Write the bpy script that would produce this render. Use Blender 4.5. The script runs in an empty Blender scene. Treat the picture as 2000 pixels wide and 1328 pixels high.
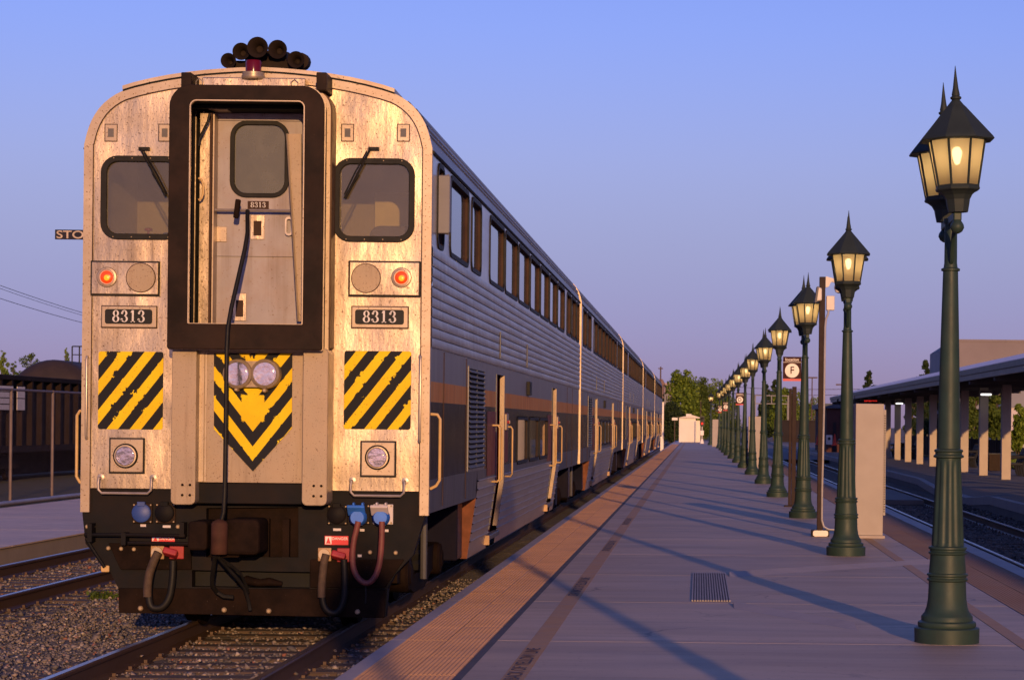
import bpy, bmesh, math, random
import numpy as np
from math import radians, pi, sin, cos, tan, hypot, atan2
from mathutils import Vector, Matrix

S = bpy.context.scene
COL = S.collection
random.seed(7)
RNG = np.random.default_rng(7)

# ------------------------------------------------------------------ camera
F = 4463.0            # focal length in photo pixels (photo is 2000 wide)
CX, CY = 1365.0, 828.0  # where the track direction vanishes
ROLL = 0.0105
CAMH = 1.70
cam = bpy.data.cameras.new('camera')
cam_o = bpy.data.objects.new('camera', cam)
COL.objects.link(cam_o)
S.camera = cam_o
cam.sensor_width = 36.0
cam.lens = F / 2000.0 * 36.0
cam.shift_x = -(CX - 1000.0) / 2000.0
cam.shift_y = (CY - 664.0) / 2000.0
cam.clip_start = 0.1
cam.clip_end = 6000.0
cam_o.location = (0, 0, CAMH)
cam_o.rotation_euler = (Matrix.Rotation(pi / 2, 3, 'X') @ Matrix.Rotation(ROLL, 3, 'Z')).to_euler()
cam.dof.use_dof = True
cam.dof.focus_distance = 22.0
cam.dof.aperture_fstop = 11.0

# ------------------------------------------------------------------ sky and sun
SUN_EL = radians(8.0)
SUN_X = 0.19
SUN_ROT = atan2(SUN_X, -1.0)
world = bpy.data.worlds.new('World')
S.world = world
world.use_nodes = True
wn = world.node_tree
sky = wn.nodes.new('ShaderNodeTexSky')
sky.sky_type = 'NISHITA'
sky.sun_disc = False
sky.sun_elevation = SUN_EL
sky.sun_rotation = SUN_ROT
sky.air_density = 1.0
sky.dust_density = 0.3
sky.ozone_density = 3.0
# evening colour grade of the air by elevation: lilac near the horizon, clear blue above
geo = wn.nodes.new('ShaderNodeTexCoord')
sep = wn.nodes.new('ShaderNodeSeparateXYZ')
wn.links.new(geo.outputs['Generated'], sep.inputs[0])
ramp = wn.nodes.new('ShaderNodeValToRGB')
cr = ramp.color_ramp
cr.interpolation = 'B_SPLINE'
cr.elements[0].position = 0.0
cr.elements[0].color = (0.36, 0.288, 0.86, 1)
cr.elements[1].position = 0.30
cr.elements[1].color = (0.70, 0.56, 1.0, 1)
for p, c in ((0.03, (0.365, 0.287, 0.77, 1)), (0.07, (0.49, 0.350, 0.62, 1)), (0.115, (0.70, 0.465, 0.71, 1)), (0.17, (0.72, 0.535, 0.91, 1))):
    e = cr.elements.new(p)
    e.color = c
wn.links.new(sep.outputs['Z'], ramp.inputs['Fac'])
mulc = wn.nodes.new('ShaderNodeMix')
mulc.data_type = 'RGBA'
mulc.blend_type = 'MULTIPLY'
mulc.inputs[0].default_value = 1.0
wn.links.new(sky.outputs[0], mulc.inputs[6])
wn.links.new(ramp.outputs[0], mulc.inputs[7])
wn.links.new(mulc.outputs[2], wn.nodes['Background'].inputs[0])
wn.nodes['Background'].inputs[1].default_value = 0.205

sun = bpy.data.lights.new('sun', 'SUN')
sun_o = bpy.data.objects.new('sun', sun)
COL.objects.link(sun_o)
sun.energy = 4.0
sun.color = (1.0, 0.56, 0.23)
sun.angle = radians(0.5)
sun_dir = Vector((-SUN_X, 1.0, -tan(SUN_EL) * hypot(SUN_X, 1.0)))
sun_o.rotation_euler = sun_dir.to_track_quat('-Z', 'Y').to_euler()

vs = S.view_settings
vs.view_transform = 'Standard'
vs.look = 'None'
vs.exposure = 0.0
vs.gamma = 1.0
vs.use_curve_mapping = False
S.cycles.max_bounces = 6
S.cycles.transparent_max_bounces = 12
S.cycles.sample_clamp_indirect = 4.0
S.cycles.caustics_reflective = False
S.cycles.caustics_refractive = False


# ------------------------------------------------------------------ measuring helpers
def derot(px, py):
    u, v = px - CX, py - CY
    return u + v * ROLL, v - u * ROLL


def W(px, py, Y):
    "a photo pixel at a known distance Y in front of the camera"
    u, v = derot(px, py)
    return Vector((u * Y / F, Y, CAMH - v * Y / F))


def G(px, py, z=0.0):
    "a photo pixel on level ground of height z"
    u, v = derot(px, py)
    Y = F * (CAMH - z) / v
    return Vector((u * Y / F, Y, z))


# ------------------------------------------------------------------ materials
MATS = {}


def N(nt, t, **kw):
    n = nt.nodes.new(t)
    for k, v in kw.items():
        setattr(n, k, v)
    return n


def math_n(nt, op, a, b=None, clamp=False):
    n = nt.nodes.new('ShaderNodeMath')
    n.operation = op
    n.use_clamp = clamp
    for i, x in enumerate((a, b)):
        if x is None:
            continue
        if isinstance(x, (int, float)):
            n.inputs[i].default_value = x
        else:
            nt.links.new(x, n.inputs[i])
    return n.outputs[0]


def mixc(nt, fac, a, b, mode='MIX'):
    n = nt.nodes.new('ShaderNodeMix')
    n.data_type = 'RGBA'
    n.blend_type = mode
    for i, x in ((0, fac), (6, a), (7, b)):
        if isinstance(x, (int, float)):
            n.inputs[i].default_value = x
        elif isinstance(x, tuple):
            n.inputs[i].default_value = (x[0], x[1], x[2], 1)
        else:
            nt.links.new(x, n.inputs[i])
    return n.outputs[2]


def coords(nt, scale=(1, 1, 1), rnd=True):
    tc = N(nt, 'ShaderNodeTexCoord')
    mp = N(nt, 'ShaderNodeMapping')
    mp.inputs['Scale'].default_value = scale
    nt.links.new(tc.outputs['Object'], mp.inputs[0])
    if rnd:
        oi = N(nt, 'ShaderNodeObjectInfo')
        k = math_n(nt, 'MULTIPLY', oi.outputs['Random'], 37.0)
        cb = N(nt, 'ShaderNodeCombineXYZ')
        nt.links.new(k, cb.inputs[0])
        nt.links.new(k, cb.inputs[2])
        nt.links.new(cb.outputs[0], mp.inputs['Location'])
    return mp.outputs[0]


def noise(nt, vec, scale, detail=4.0, rough=0.55):
    n = N(nt, 'ShaderNodeTexNoise')
    n.inputs['Scale'].default_value = scale
    n.inputs['Detail'].default_value = detail
    n.inputs['Roughness'].default_value = rough
    nt.links.new(vec, n.inputs['Vector'])
    return n.outputs['Fac']


def ramp01(nt, val, lo, hi):
    n = N(nt, 'ShaderNodeMapRange')
    n.inputs['From Min'].default_value = lo
    n.inputs['From Max'].default_value = hi
    nt.links.new(val, n.inputs['Value'])
    return n.outputs['Result']


def pmat(name, col, rough=0.6, metal=0.0, var=0.2, vs=4.0, stretch=(1, 1, 1), dirt=None, dirt_amt=0.0, dirt_scale=3.0,
         speck=None, speck_scale=60.0, speck_thr=0.64, bump=0.0, bscale=40.0, bdist=0.01, dent=0.0, dent_scale=1.6, spec=0.5, rvar=0.1, coat=0.0, rnd=True, streak=0.0, streak_col=(0.12, 0.07, 0.04), streak_map=(11, 11, 0.55), blot=None, blot_thr=0.66, tone=0.0, ior=None, crack=False):
    if name in MATS:
        return MATS[name]
    m = bpy.data.materials.new(name)
    m.use_nodes = True
    nt = m.node_tree
    b = nt.nodes['Principled BSDF']
    vec = coords(nt, stretch, rnd)
    nz = noise(nt, vec, vs)
    c = mixc(nt, ramp01(nt, nz, 0.3, 0.7), tuple(x * (1 - var) for x in col), tuple(min(1, x * (1 + var)) for x in col))
    if dirt is not None:
        dz = noise(nt, vec, dirt_scale, 8.0, 0.7)
        c = mixc(nt, math_n(nt, 'MULTIPLY', ramp01(nt, dz, 0.42, 0.72), dirt_amt), c, dirt)
    if speck is not None:
        v2 = coords(nt, (1, 1, 1), rnd)
        sz = noise(nt, v2, speck_scale, 3.0, 0.6)
        c = mixc(nt, math_n(nt, 'MULTIPLY', ramp01(nt, sz, speck_thr, speck_thr + 0.06), 0.85), c, speck)
    if streak:
        v5 = coords(nt, streak_map, rnd)
        sk = noise(nt, v5, 1.0, 5.0, 0.65)
        v6 = coords(nt, (1, 1, 1), rnd)
        msk = noise(nt, v6, 1.3, 2.0)
        c = mixc(nt, math_n(nt, 'MULTIPLY', math_n(nt, 'MULTIPLY', ramp01(nt, sk, 0.50, 0.78), ramp01(nt, msk, 0.30, 0.65)), streak), c, streak_col)
    if blot is not None:
        v7 = coords(nt, (1, 1, 1), rnd)
        bz_ = noise(nt, v7, 19.0, 4.0, 0.7)
        c = mixc(nt, math_n(nt, 'MULTIPLY', ramp01(nt, bz_, blot_thr, blot_thr + 0.07), 0.75), c, blot)
    if crack:
        v8 = coords(nt, (1, 1, 1), rnd)
        wob = N(nt, 'ShaderNodeTexNoise')
        wob.inputs['Scale'].default_value = 2.5
        wob.inputs['Detail'].default_value = 5.0
        nt.links.new(v8, wob.inputs['Vector'])
        va = N(nt, 'ShaderNodeVectorMath')
        va.operation = 'MULTIPLY_ADD'
        va.inputs[1].default_value = (0.5, 0.5, 0.5)
        nt.links.new(wob.outputs['Color'], va.inputs[0])
        nt.links.new(v8, va.inputs[2])
        vo = N(nt, 'ShaderNodeTexVoronoi')
        vo.feature = 'DISTANCE_TO_EDGE'
        vo.inputs['Scale'].default_value = 0.42
        nt.links.new(va.outputs[0], vo.inputs['Vector'])
        cm = noise(nt, v8, 0.7, 2.0)
        ck = math_n(nt, 'MULTIPLY', math_n(nt, 'SUBTRACT', 1.0, ramp01(nt, vo.outputs['Distance'], 0.003, 0.010), True), ramp01(nt, cm, 0.50, 0.62))
        c = mixc(nt, math_n(nt, 'MULTIPLY', ck, 0.6), c, (0.10, 0.085, 0.08))
        # soft darker stains
        st_ = noise(nt, v8, 0.55, 3.0, 0.6)
        c = mixc(nt, math_n(nt, 'MULTIPLY', ramp01(nt, st_, 0.52, 0.75), 0.40), c, (0.19, 0.16, 0.15))
    if tone:
        oi = N(nt, 'ShaderNodeObjectInfo')
        tv = math_n(nt, 'ADD', math_n(nt, 'MULTIPLY', oi.outputs['Random'], 2 * tone), 1.0 - tone)
        hs = N(nt, 'ShaderNodeHueSaturation')
        nt.links.new(tv, hs.inputs['Value'])
        nt.links.new(c, hs.inputs['Color'])
        c = hs.outputs[0]
    nt.links.new(c, b.inputs['Base Color'])
    b.inputs['Metallic'].default_value = metal
    b.inputs['Specular IOR Level'].default_value = spec
    b.inputs['Coat Weight'].default_value = coat
    if ior:
        b.inputs['IOR'].default_value = ior
    if rvar:
        rz = noise(nt, vec, vs * 1.7)
        nt.links.new(math_n(nt, 'ADD', math_n(nt, 'MULTIPLY', rz, 2 * rvar), rough - rvar, True), b.inputs['Roughness'])
    else:
        b.inputs['Roughness'].default_value = rough
    last = None
    if dent:
        v3 = coords(nt, (1, 1, 1), rnd)
        dn = noise(nt, v3, dent_scale, 1.0, 0.4)
        bp = N(nt, 'ShaderNodeBump')
        bp.inputs['Strength'].default_value = 1.0
        bp.inputs['Distance'].default_value = dent
        nt.links.new(dn, bp.inputs['Height'])
        last = bp
    if bump:
        v4 = coords(nt, stretch, rnd)
        bn = noise(nt, v4, bscale, 5.0, 0.6)
        bp = N(nt, 'ShaderNodeBump')
        bp.inputs['Strength'].default_value = bump
        bp.inputs['Distance'].default_value = bdist
        nt.links.new(bn, bp.inputs['Height'])
        if last:
            nt.links.new(last.outputs[0], bp.inputs['Normal'])
        last = bp
    if last:
        nt.links.new(last.outputs[0], b.inputs['Normal'])
    MATS[name] = m
    return m


def emat(name, col, strength):
    if name in MATS:
        return MATS[name]
    m = bpy.data.materials.new(name)
    m.use_nodes = True
    b = m.node_tree.nodes['Principled BSDF']
    b.inputs['Base Color'].default_value = (*col, 1)
    b.inputs['Emission Color'].default_value = (*col, 1)
    b.inputs['Emission Strength'].default_value = strength
    b.inputs['Roughness'].default_value = 0.3
    MATS[name] = m
    return m


def glass_thin(name, tint, refl_rough=0.02, opacity=0.35, veil_col=(0.25, 0.22, 0.18)):
    "a flat window pane: see-through, tinted, mirror-like at glancing angles, dusty, its pale veil also painting in brightness from inside"
    m = bpy.data.materials.new(name)
    m.use_nodes = True
    nt = m.node_tree
    nt.nodes.clear()
    out = N(nt, 'ShaderNodeOutputMaterial')
    tr = N(nt, 'ShaderNodeBsdfTransparent')
    tr.inputs[0].default_value = (*tint, 1)
    df = N(nt, 'ShaderNodeBsdfDiffuse')
    df.inputs[0].default_value = (*veil_col, 1)
    gl = N(nt, 'ShaderNodeBsdfGlossy')
    gl.inputs['Roughness'].default_value = refl_rough
    fr = N(nt, 'ShaderNodeFresnel')
    fr.inputs[0].default_value = 1.6
    vec = coords(nt)
    dz = noise(nt, vec, 5.0, 6.0)
    a = N(nt, 'ShaderNodeMixShader')
    nt.links.new(math_n(nt, 'MULTIPLY', ramp01(nt, dz, -0.6, 1.0), opacity), a.inputs[0])
    nt.links.new(tr.outputs[0], a.inputs[1])
    nt.links.new(df.outputs[0], a.inputs[2])
    b = N(nt, 'ShaderNodeMixShader')
    nt.links.new(fr.outputs[0], b.inputs[0])
    nt.links.new(a.outputs[0], b.inputs[1])
    nt.links.new(gl.outputs[0], b.inputs[2])
    nt.links.new(b.outputs[0], out.inputs[0])
    MATS[name] = m
    return m


def stripe_mat(name, chevron=False):
    m = bpy.data.materials.new(name)
    m.use_nodes = True
    nt = m.node_tree
    b = nt.nodes['Principled BSDF']
    tc = N(nt, 'ShaderNodeTexCoord')
    sp = N(nt, 'ShaderNodeSeparateXYZ')
    nt.links.new(tc.outputs['Object'], sp.inputs[0])
    x, z = sp.outputs['X'], sp.outputs['Z']
    if chevron:
        s = math_n(nt, 'SUBTRACT', math_n(nt, 'MULTIPLY', math_n(nt, 'ABSOLUTE', x), 1.28), z)
        s = math_n(nt, 'DIVIDE', s, 0.262)
    else:
        s = math_n(nt, 'SUBTRACT', x, math_n(nt, 'DIVIDE', z, 1.28))
        s = math_n(nt, 'DIVIDE', s, 0.208)
    vec = coords(nt)
    # flaking: paint torn off in places along the edges
    big = noise(nt, vec, 6.0, 2.0)
    fine = noise(nt, vec, 26.0, 5.0, 0.7)
    tear = math_n(nt, 'MULTIPLY', ramp01(nt, big, 0.52, 0.72), math_n(nt, 'MULTIPLY', math_n(nt, 'SUBTRACT', fine, 0.45), 1.7))
    s = math_n(nt, 'ADD', s, tear)
    fr = math_n(nt, 'FRACT', math_n(nt, 'ADD', s, 100.5 if chevron else 100.13))
    k = ramp01(nt, fr, 0.485, 0.50)
    if chevron:   # the middle of the upper black bars has flaked away
        ex = math_n(nt, 'DIVIDE', x, 0.10)
        ez = math_n(nt, 'DIVIDE', math_n(nt, 'SUBTRACT', z, 0.21), 0.115)
        rr_ = math_n(nt, 'MAXIMUM', math_n(nt, 'ABSOLUTE', ex), math_n(nt, 'ABSOLUTE', ez))
        rr_ = math_n(nt, 'ADD', rr_, math_n(nt, 'MULTIPLY', math_n(nt, 'SUBTRACT', fine, 0.5), 0.6))
        k = math_n(nt, 'MULTIPLY', k, ramp01(nt, rr_, 0.95, 1.05))
    spn = noise(nt, vec, 75.0, 3.0, 0.6)
    dsp = math_n(nt, 'MULTIPLY', ramp01(nt, spn, 0.63, 0.68), 0.7)
    yv = noise(nt, vec, 3.0, 4.0)
    yc = mixc(nt, ramp01(nt, yv, 0.35, 0.7), (0.78, 0.50, 0.010), (0.78, 0.60, 0.013))
    yc = mixc(nt, dsp, yc, (0.20, 0.09, 0.02))
    c = mixc(nt, k, yc, (0.011, 0.011, 0.016))
    nt.links.new(c, b.inputs['Base Color'])
    b.inputs['Roughness'].default_value = 0.6
    b.inputs['Specular IOR Level'].default_value = 0.15
    MATS[name] = m
    return m


STEEL_SPECK = (0.10, 0.05, 0.025)
M_front = pmat('front_steel', (0.54, 0.435, 0.315), 0.34, 0.74, 0.12, 2.0, (1, 1, 0.5), dirt=(0.22, 0.14, 0.08), dirt_amt=0.45, streak=0.9, blot=(0.10, 0.055, 0.03), blot_thr=0.615, dirt_scale=2.2,
               speck=(0.07, 0.035, 0.018), speck_scale=58, speck_thr=0.595, dent=0.034, dent_scale=1.7, bump=0.5, bscale=4.5, bdist=0.012, spec=0.3, rnd=False)
M_post = pmat('post_steel', (0.33, 0.255, 0.185), 0.5, 0.25, streak=0.8, blot=(0.12, 0.07, 0.04), var=0.12, vs=3.0, dirt=(0.26, 0.17, 0.10), dirt_amt=0.5, speck=STEEL_SPECK, speck_scale=62, speck_thr=0.62, bump=0.1, bscale=90)
M_trim = pmat('trim_steel', (0.40, 0.32, 0.245), 0.42, 0.5, 0.1, 4, blot=(0.14, 0.08, 0.04), dirt=(0.28, 0.18, 0.1), dirt_amt=0.45, speck=STEEL_SPECK, speck_scale=50, speck_thr=0.63)
M_side = pmat('side_steel', (0.50, 0.50, 0.52), 0.34, 0.75, 0.10, 1.2, (1, 0.3, 2), dirt=(0.30, 0.26, 0.24), dirt_amt=0.35, dirt_scale=1.5, dent=0.006, dent_scale=2.0, streak=0.4, streak_map=(4, 4, 0.4), streak_col=(0.2, 0.16, 0.14))
M_corr = pmat('corrugated_steel', (0.40, 0.40, 0.42), 0.40, 0.75, 0.10, 2.0, (1, 0.25, 3), dirt=(0.22, 0.16, 0.12), dirt_amt=0.45, dirt_scale=2.5, dent=0.012, dent_scale=5.0, streak=0.5, streak_map=(4, 4, 0.5), streak_col=(0.16, 0.12, 0.10))
M_lowcorr = pmat('low_corrugated_steel', (0.42, 0.38, 0.36), 0.38, 0.7, 0.15, 2.0, (1, 0.3, 3), dirt=(0.16, 0.11, 0.08), dirt_amt=0.6, dirt_scale=2.0)
M_band = pmat('grey_band_paint', (0.17, 0.165, 0.178), 0.45, 0.2, streak=0.6, streak_map=(5, 5, 0.6), streak_col=(0.07, 0.055, 0.05), var=0.18, vs=2.5, stretch=(1, 2.5, 0.25), dirt=(0.10, 0.08, 0.08), dirt_amt=0.5, dirt_scale=2.5)
M_orange = pmat('orange_stripe_paint', (0.44, 0.165, 0.020), 0.6, 0.0, 0.25, 3, (1, 2, 0.4), spec=0.2, dirt=(0.50, 0.32, 0.13), dirt_amt=0.5, dirt_scale=3.5)
M_navy = pmat('navy_side_paint', (0.008, 0.009, 0.020), 0.22, 0.0, 0.3, 3, (1, 1.2, 0.4), spec=0.5, ior=1.09, dirt=(0.036, 0.022, 0.024), dirt_amt=0.4, dirt_scale=0.9, dent=0.004, dent_scale=1.5)
M_lowband = pmat('lower_band_paint', (0.060, 0.058, 0.068), 0.45, 0.0, 0.2, 2, (1, 2, 0.4), dirt=(0.06, 0.05, 0.05), dirt_amt=0.5)
M_reddoor = pmat('maroon_door_paint', (0.16, 0.026, 0.036), 0.35, ior=1.12, metal=0.0, var=0.3, vs=3, stretch=(1, 1.5, 0.4), dirt=(0.06, 0.04, 0.04), dirt_amt=0.6)
M_roof = pmat('roof_steel', (0.20, 0.20, 0.22), 0.45, 0.5, 0.15, 1.0, (1, 0.2, 1), dirt=(0.1, 0.09, 0.09), dirt_amt=0.6)
M_rubber = pmat('black_rubber', (0.012, 0.011, 0.011), 0.6, 0, 0.3, 8, spec=0.2)
M_diaph = pmat('worn_black_steel', (0.015, 0.0080, 0.006), 0.62, 0.0, 0.35, 3, spec=0.12, dirt=(0.036, 0.0175, 0.0115), dirt_amt=0.55, dirt_scale=3, speck=(0.4, 0.33, 0.28), speck_scale=48, speck_thr=0.735)
M_reveal = pmat('window_reveal_brown', (0.055, 0.030, 0.022), 0.7, 0, 0.2, 6, spec=0.15)
M_black = pmat('black_frame_paint', (0.0055, 0.0055, 0.008), 0.6, 0.0, 0.3, 3, spec=0.12, dirt=(0.018, 0.0095, 0.007), dirt_amt=0.7, dirt_scale=2.5, speck=(0.2, 0.17, 0.15), speck_scale=50, speck_thr=0.74)
M_grime = pmat('grimy_brown_steel', (0.0095, 0.0055, 0.0045), 0.75, 0.0, 0.35, 4, spec=0.06, dirt=(0.026, 0.0135, 0.0092), dirt_amt=0.7, dirt_scale=3, speck=(0.16, 0.12, 0.10), speck_scale=60, speck_thr=0.72, bump=0.2, bscale=60)
M_rust = pmat('rusty_brown', (0.17, 0.060, 0.030), 0.7, 0.0, 0.25, 8, dirt=(0.05, 0.025, 0.016), dirt_amt=0.6, spec=0.15)
M_brownh = pmat('housing_brown', (0.075, 0.040, 0.022), 0.6, 0.1, 0.3, 4, (3, 3, 0.5), spec=0.2, dirt=(0.20, 0.12, 0.06), dirt_amt=0.5)
M_slat = pmat('louvre_grey', (0.085, 0.085, 0.095), 0.6, 0.0, 0.1, 6, spec=0.2)
M_void = pmat('black_void', (0.006, 0.006, 0.007), 0.9, 0, 0.1, 3)
M_door = pmat('door_steel', (0.33, 0.30, 0.325), 0.6, 0.1, 0.1, 2.5, streak=0.7, streak_map=(9, 9, 0.4), blot=(0.15, 0.08, 0.045), dirt=(0.28, 0.18, 0.12), dirt_amt=0.5, speck=(0.15, 0.07, 0.03), speck_scale=45, speck_thr=0.66)
M_iron = pmat('grab_iron', (0.38, 0.32, 0.28), 0.4, 0.6, 0.15, 8)
M_yellowbar = pmat('orange_grab_bar', (0.58, 0.38, 0.16), 0.4, 0, 0.15, 8)
M_hose = pmat('red_hose', (0.17, 0.040, 0.034), 0.6, 0, 0.25, 9, dirt=(0.08, 0.04, 0.03), dirt_amt=0.5)
M_bhose = pmat('black_hose', (0.010, 0.009, 0.009), 0.55, 0, 0.3, 9, spec=0.25)
M_braid = pmat('braided_hose', (0.075, 0.046, 0.030), 0.7, 0.1, 0.3, 20, bump=0.6, bscale=160)
M_blue = pmat('blue_cap', (0.03, 0.15, 0.62), 0.45, 0, 0.2, 6)
M_dkblue = pmat('dark_blue_cap', (0.025, 0.06, 0.26), 0.5, 0, 0.25, 6)
M_whitecap = pmat('white_cap', (0.62, 0.56, 0.58), 0.5, 0, 0.12, 6, dirt=(0.3, 0.2, 0.15), dirt_amt=0.5)
M_redcap = pmat('red_plug', (0.30, 0.018, 0.026), 0.5, 0, 0.25, 6)
M_tan = pmat('tan_flange', (0.42, 0.26, 0.14), 0.55, 0.2, 0.2, 8, dirt=(0.12, 0.07, 0.04), dirt_amt=0.5)
M_dangerred = pmat('danger_red', (0.62, 0.02, 0.03), 0.5, 0, 0.1, 6)
M_whitepaint = pmat('white_paint', (0.72, 0.70, 0.68), 0.5, 0, 0.06, 6)
M_digit = pmat('number_white', (0.62, 0.58, 0.58), 0.5, 0, 0.1, 12)
M_plateblack = pmat('number_black', (0.010, 0.010, 0.012), 0.5, 0, 0.1, 6, spec=0.2)
M_bolt = pmat('bolt_steel', (0.34, 0.25, 0.16), 0.5, 0.4, 0.2, 10)
M_chrome = pmat('lamp_reflector', (0.92, 0.86, 0.76), 0.13, 1.0, 0.02, 3, rvar=0, dent=0.0014, dent_scale=22)
M_lens = glass_thin('lamp_lens', (0.97, 0.97, 0.98), 0.02, 0.04)
M_cabglass = glass_thin('cab_glass', (0.88, 0.85, 0.76), 0.02, 0.30, (0.25, 0.21, 0.15))
M_doorglass = glass_thin('door_glass', (0.60, 0.61, 0.50), 0.02, 0.75, (0.23, 0.215, 0.15))
M_sideglass = pmat('side_glass', (0.035, 0.035, 0.045), 0.04, 0, 0.1, 3, rvar=0, spec=0.9)
M_cabwall = pmat('cab_interior', (0.40, 0.36, 0.25), 0.7, 0, 0.08, 2)
M_cabpanel = pmat('cab_panel', (0.80, 0.72, 0.42), 0.6, 0, 0.05, 2)
M_seat = pmat('seat_grey', (0.13, 0.12, 0.12), 0.8, 0, 0.15, 8)
M_redlens = emat('red_marker_lens', (1.0, 0.05, 0.006), 0.75)
M_redcore = emat('red_marker_core', (1.0, 0.25, 0.012), 1.5)
M_beacon = pmat('red_beacon', (0.10, 0.002, 0.006), 0.15, 0, 0.2, 8, spec=0.3)
M_horn = pmat('horn_brown', (0.022, 0.014, 0.010), 0.75, 0.0, 0.2, 10, spec=0.1)
M_stripe = stripe_mat('hazard_stripes')
M_chev = stripe_mat('hazard_chevron', True)
M_mirror = pmat('mirror_shell', (0.17, 0.165, 0.19), 0.5, 0.1, 0.06, 3, spec=0.2)
M_green = pmat('green_post_paint', (0.021, 0.043, 0.036), 0.5, 0.0, 0.18, 5, dirt=(0.032, 0.044, 0.034), dirt_amt=0.6, dirt_scale=4, bump=0.10, bscale=90, spec=0.28, blot=(0.030, 0.034, 0.026), streak=0.5, streak_col=(0.035, 0.042, 0.034))
M_greenroof = pmat('lantern_roof_paint', (0.022, 0.030, 0.030), 0.6, 0.0, 0.12, 6, spec=0.25)
M_bulb = emat('lamp_bulb', (1.0, 0.84, 0.54), 27.0)
M_socket = pmat('lamp_socket', (0.6, 0.35, 0.18), 0.6, 0, 0.1, 6)


def pane_mat():
    m = bpy.data.materials.new('frosted_pane')
    m.use_nodes = True
    nt = m.node_tree
    nt.nodes.clear()
    out = N(nt, 'ShaderNodeOutputMaterial')
    tl = N(nt, 'ShaderNodeBsdfTranslucent')
    tl.inputs[0].default_value = (0.60, 0.42, 0.22, 1)
    tr = N(nt, 'ShaderNodeBsdfTransparent')
    tr.inputs[0].default_value = (0.9, 0.78, 0.58, 1)
    df = N(nt, 'ShaderNodeBsdfDiffuse')
    df.inputs[0].default_value = (0.17, 0.12, 0.065, 1)
    a = N(nt, 'ShaderNodeMixShader')
    a.inputs[0].default_value = 0.30
    nt.links.new(tl.outputs[0], a.inputs[1])
    nt.links.new(df.outputs[0], a.inputs[2])
    b = N(nt, 'ShaderNodeMixShader')
    b.inputs[0].default_value = 0.06
    nt.links.new(a.outputs[0], b.inputs[1])
    nt.links.new(tr.outputs[0], b.inputs[2])
    gl = N(nt, 'ShaderNodeBsdfGlossy')
    gl.inputs['Roughness'].default_value = 0.25
    c = N(nt, 'ShaderNodeMixShader')
    c.inputs[0].default_value = 0.04
    nt.links.new(b.outputs[0], c.inputs[1])
    nt.links.new(gl.outputs[0], c.inputs[2])
    nt.links.new(c.outputs[0], out.inputs[0])
    return m


M_pane = pane_mat()


# ------------------------------------------------------------------ mesh builder
def rrect(x0, x1, z0, z1, r, n=5, rb=None):
    "rounded rectangle, counter-clockwise from bottom-left; rb = radius of the bottom corners"
    rb = r if rb is None else rb
    pts = []
    for cx, cz, a0, rr in ((x1 - rb, z0 + rb, -90, rb), (x1 - r, z1 - r, 0, r), (x0 + r, z1 - r, 90, r), (x0 + rb, z0 + rb, 180, rb)):
        for i in range(n + 1):
            a = radians(a0 + 90 * i / n)
            pts.append((cx + rr * cos(a), cz + rr * sin(a)))
    return pts


def circ(cx, cz, r, n=20):
    return [(cx + r * cos(2 * pi * i / n), cz + r * sin(2 * pi * i / n)) for i in range(n)]


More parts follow.
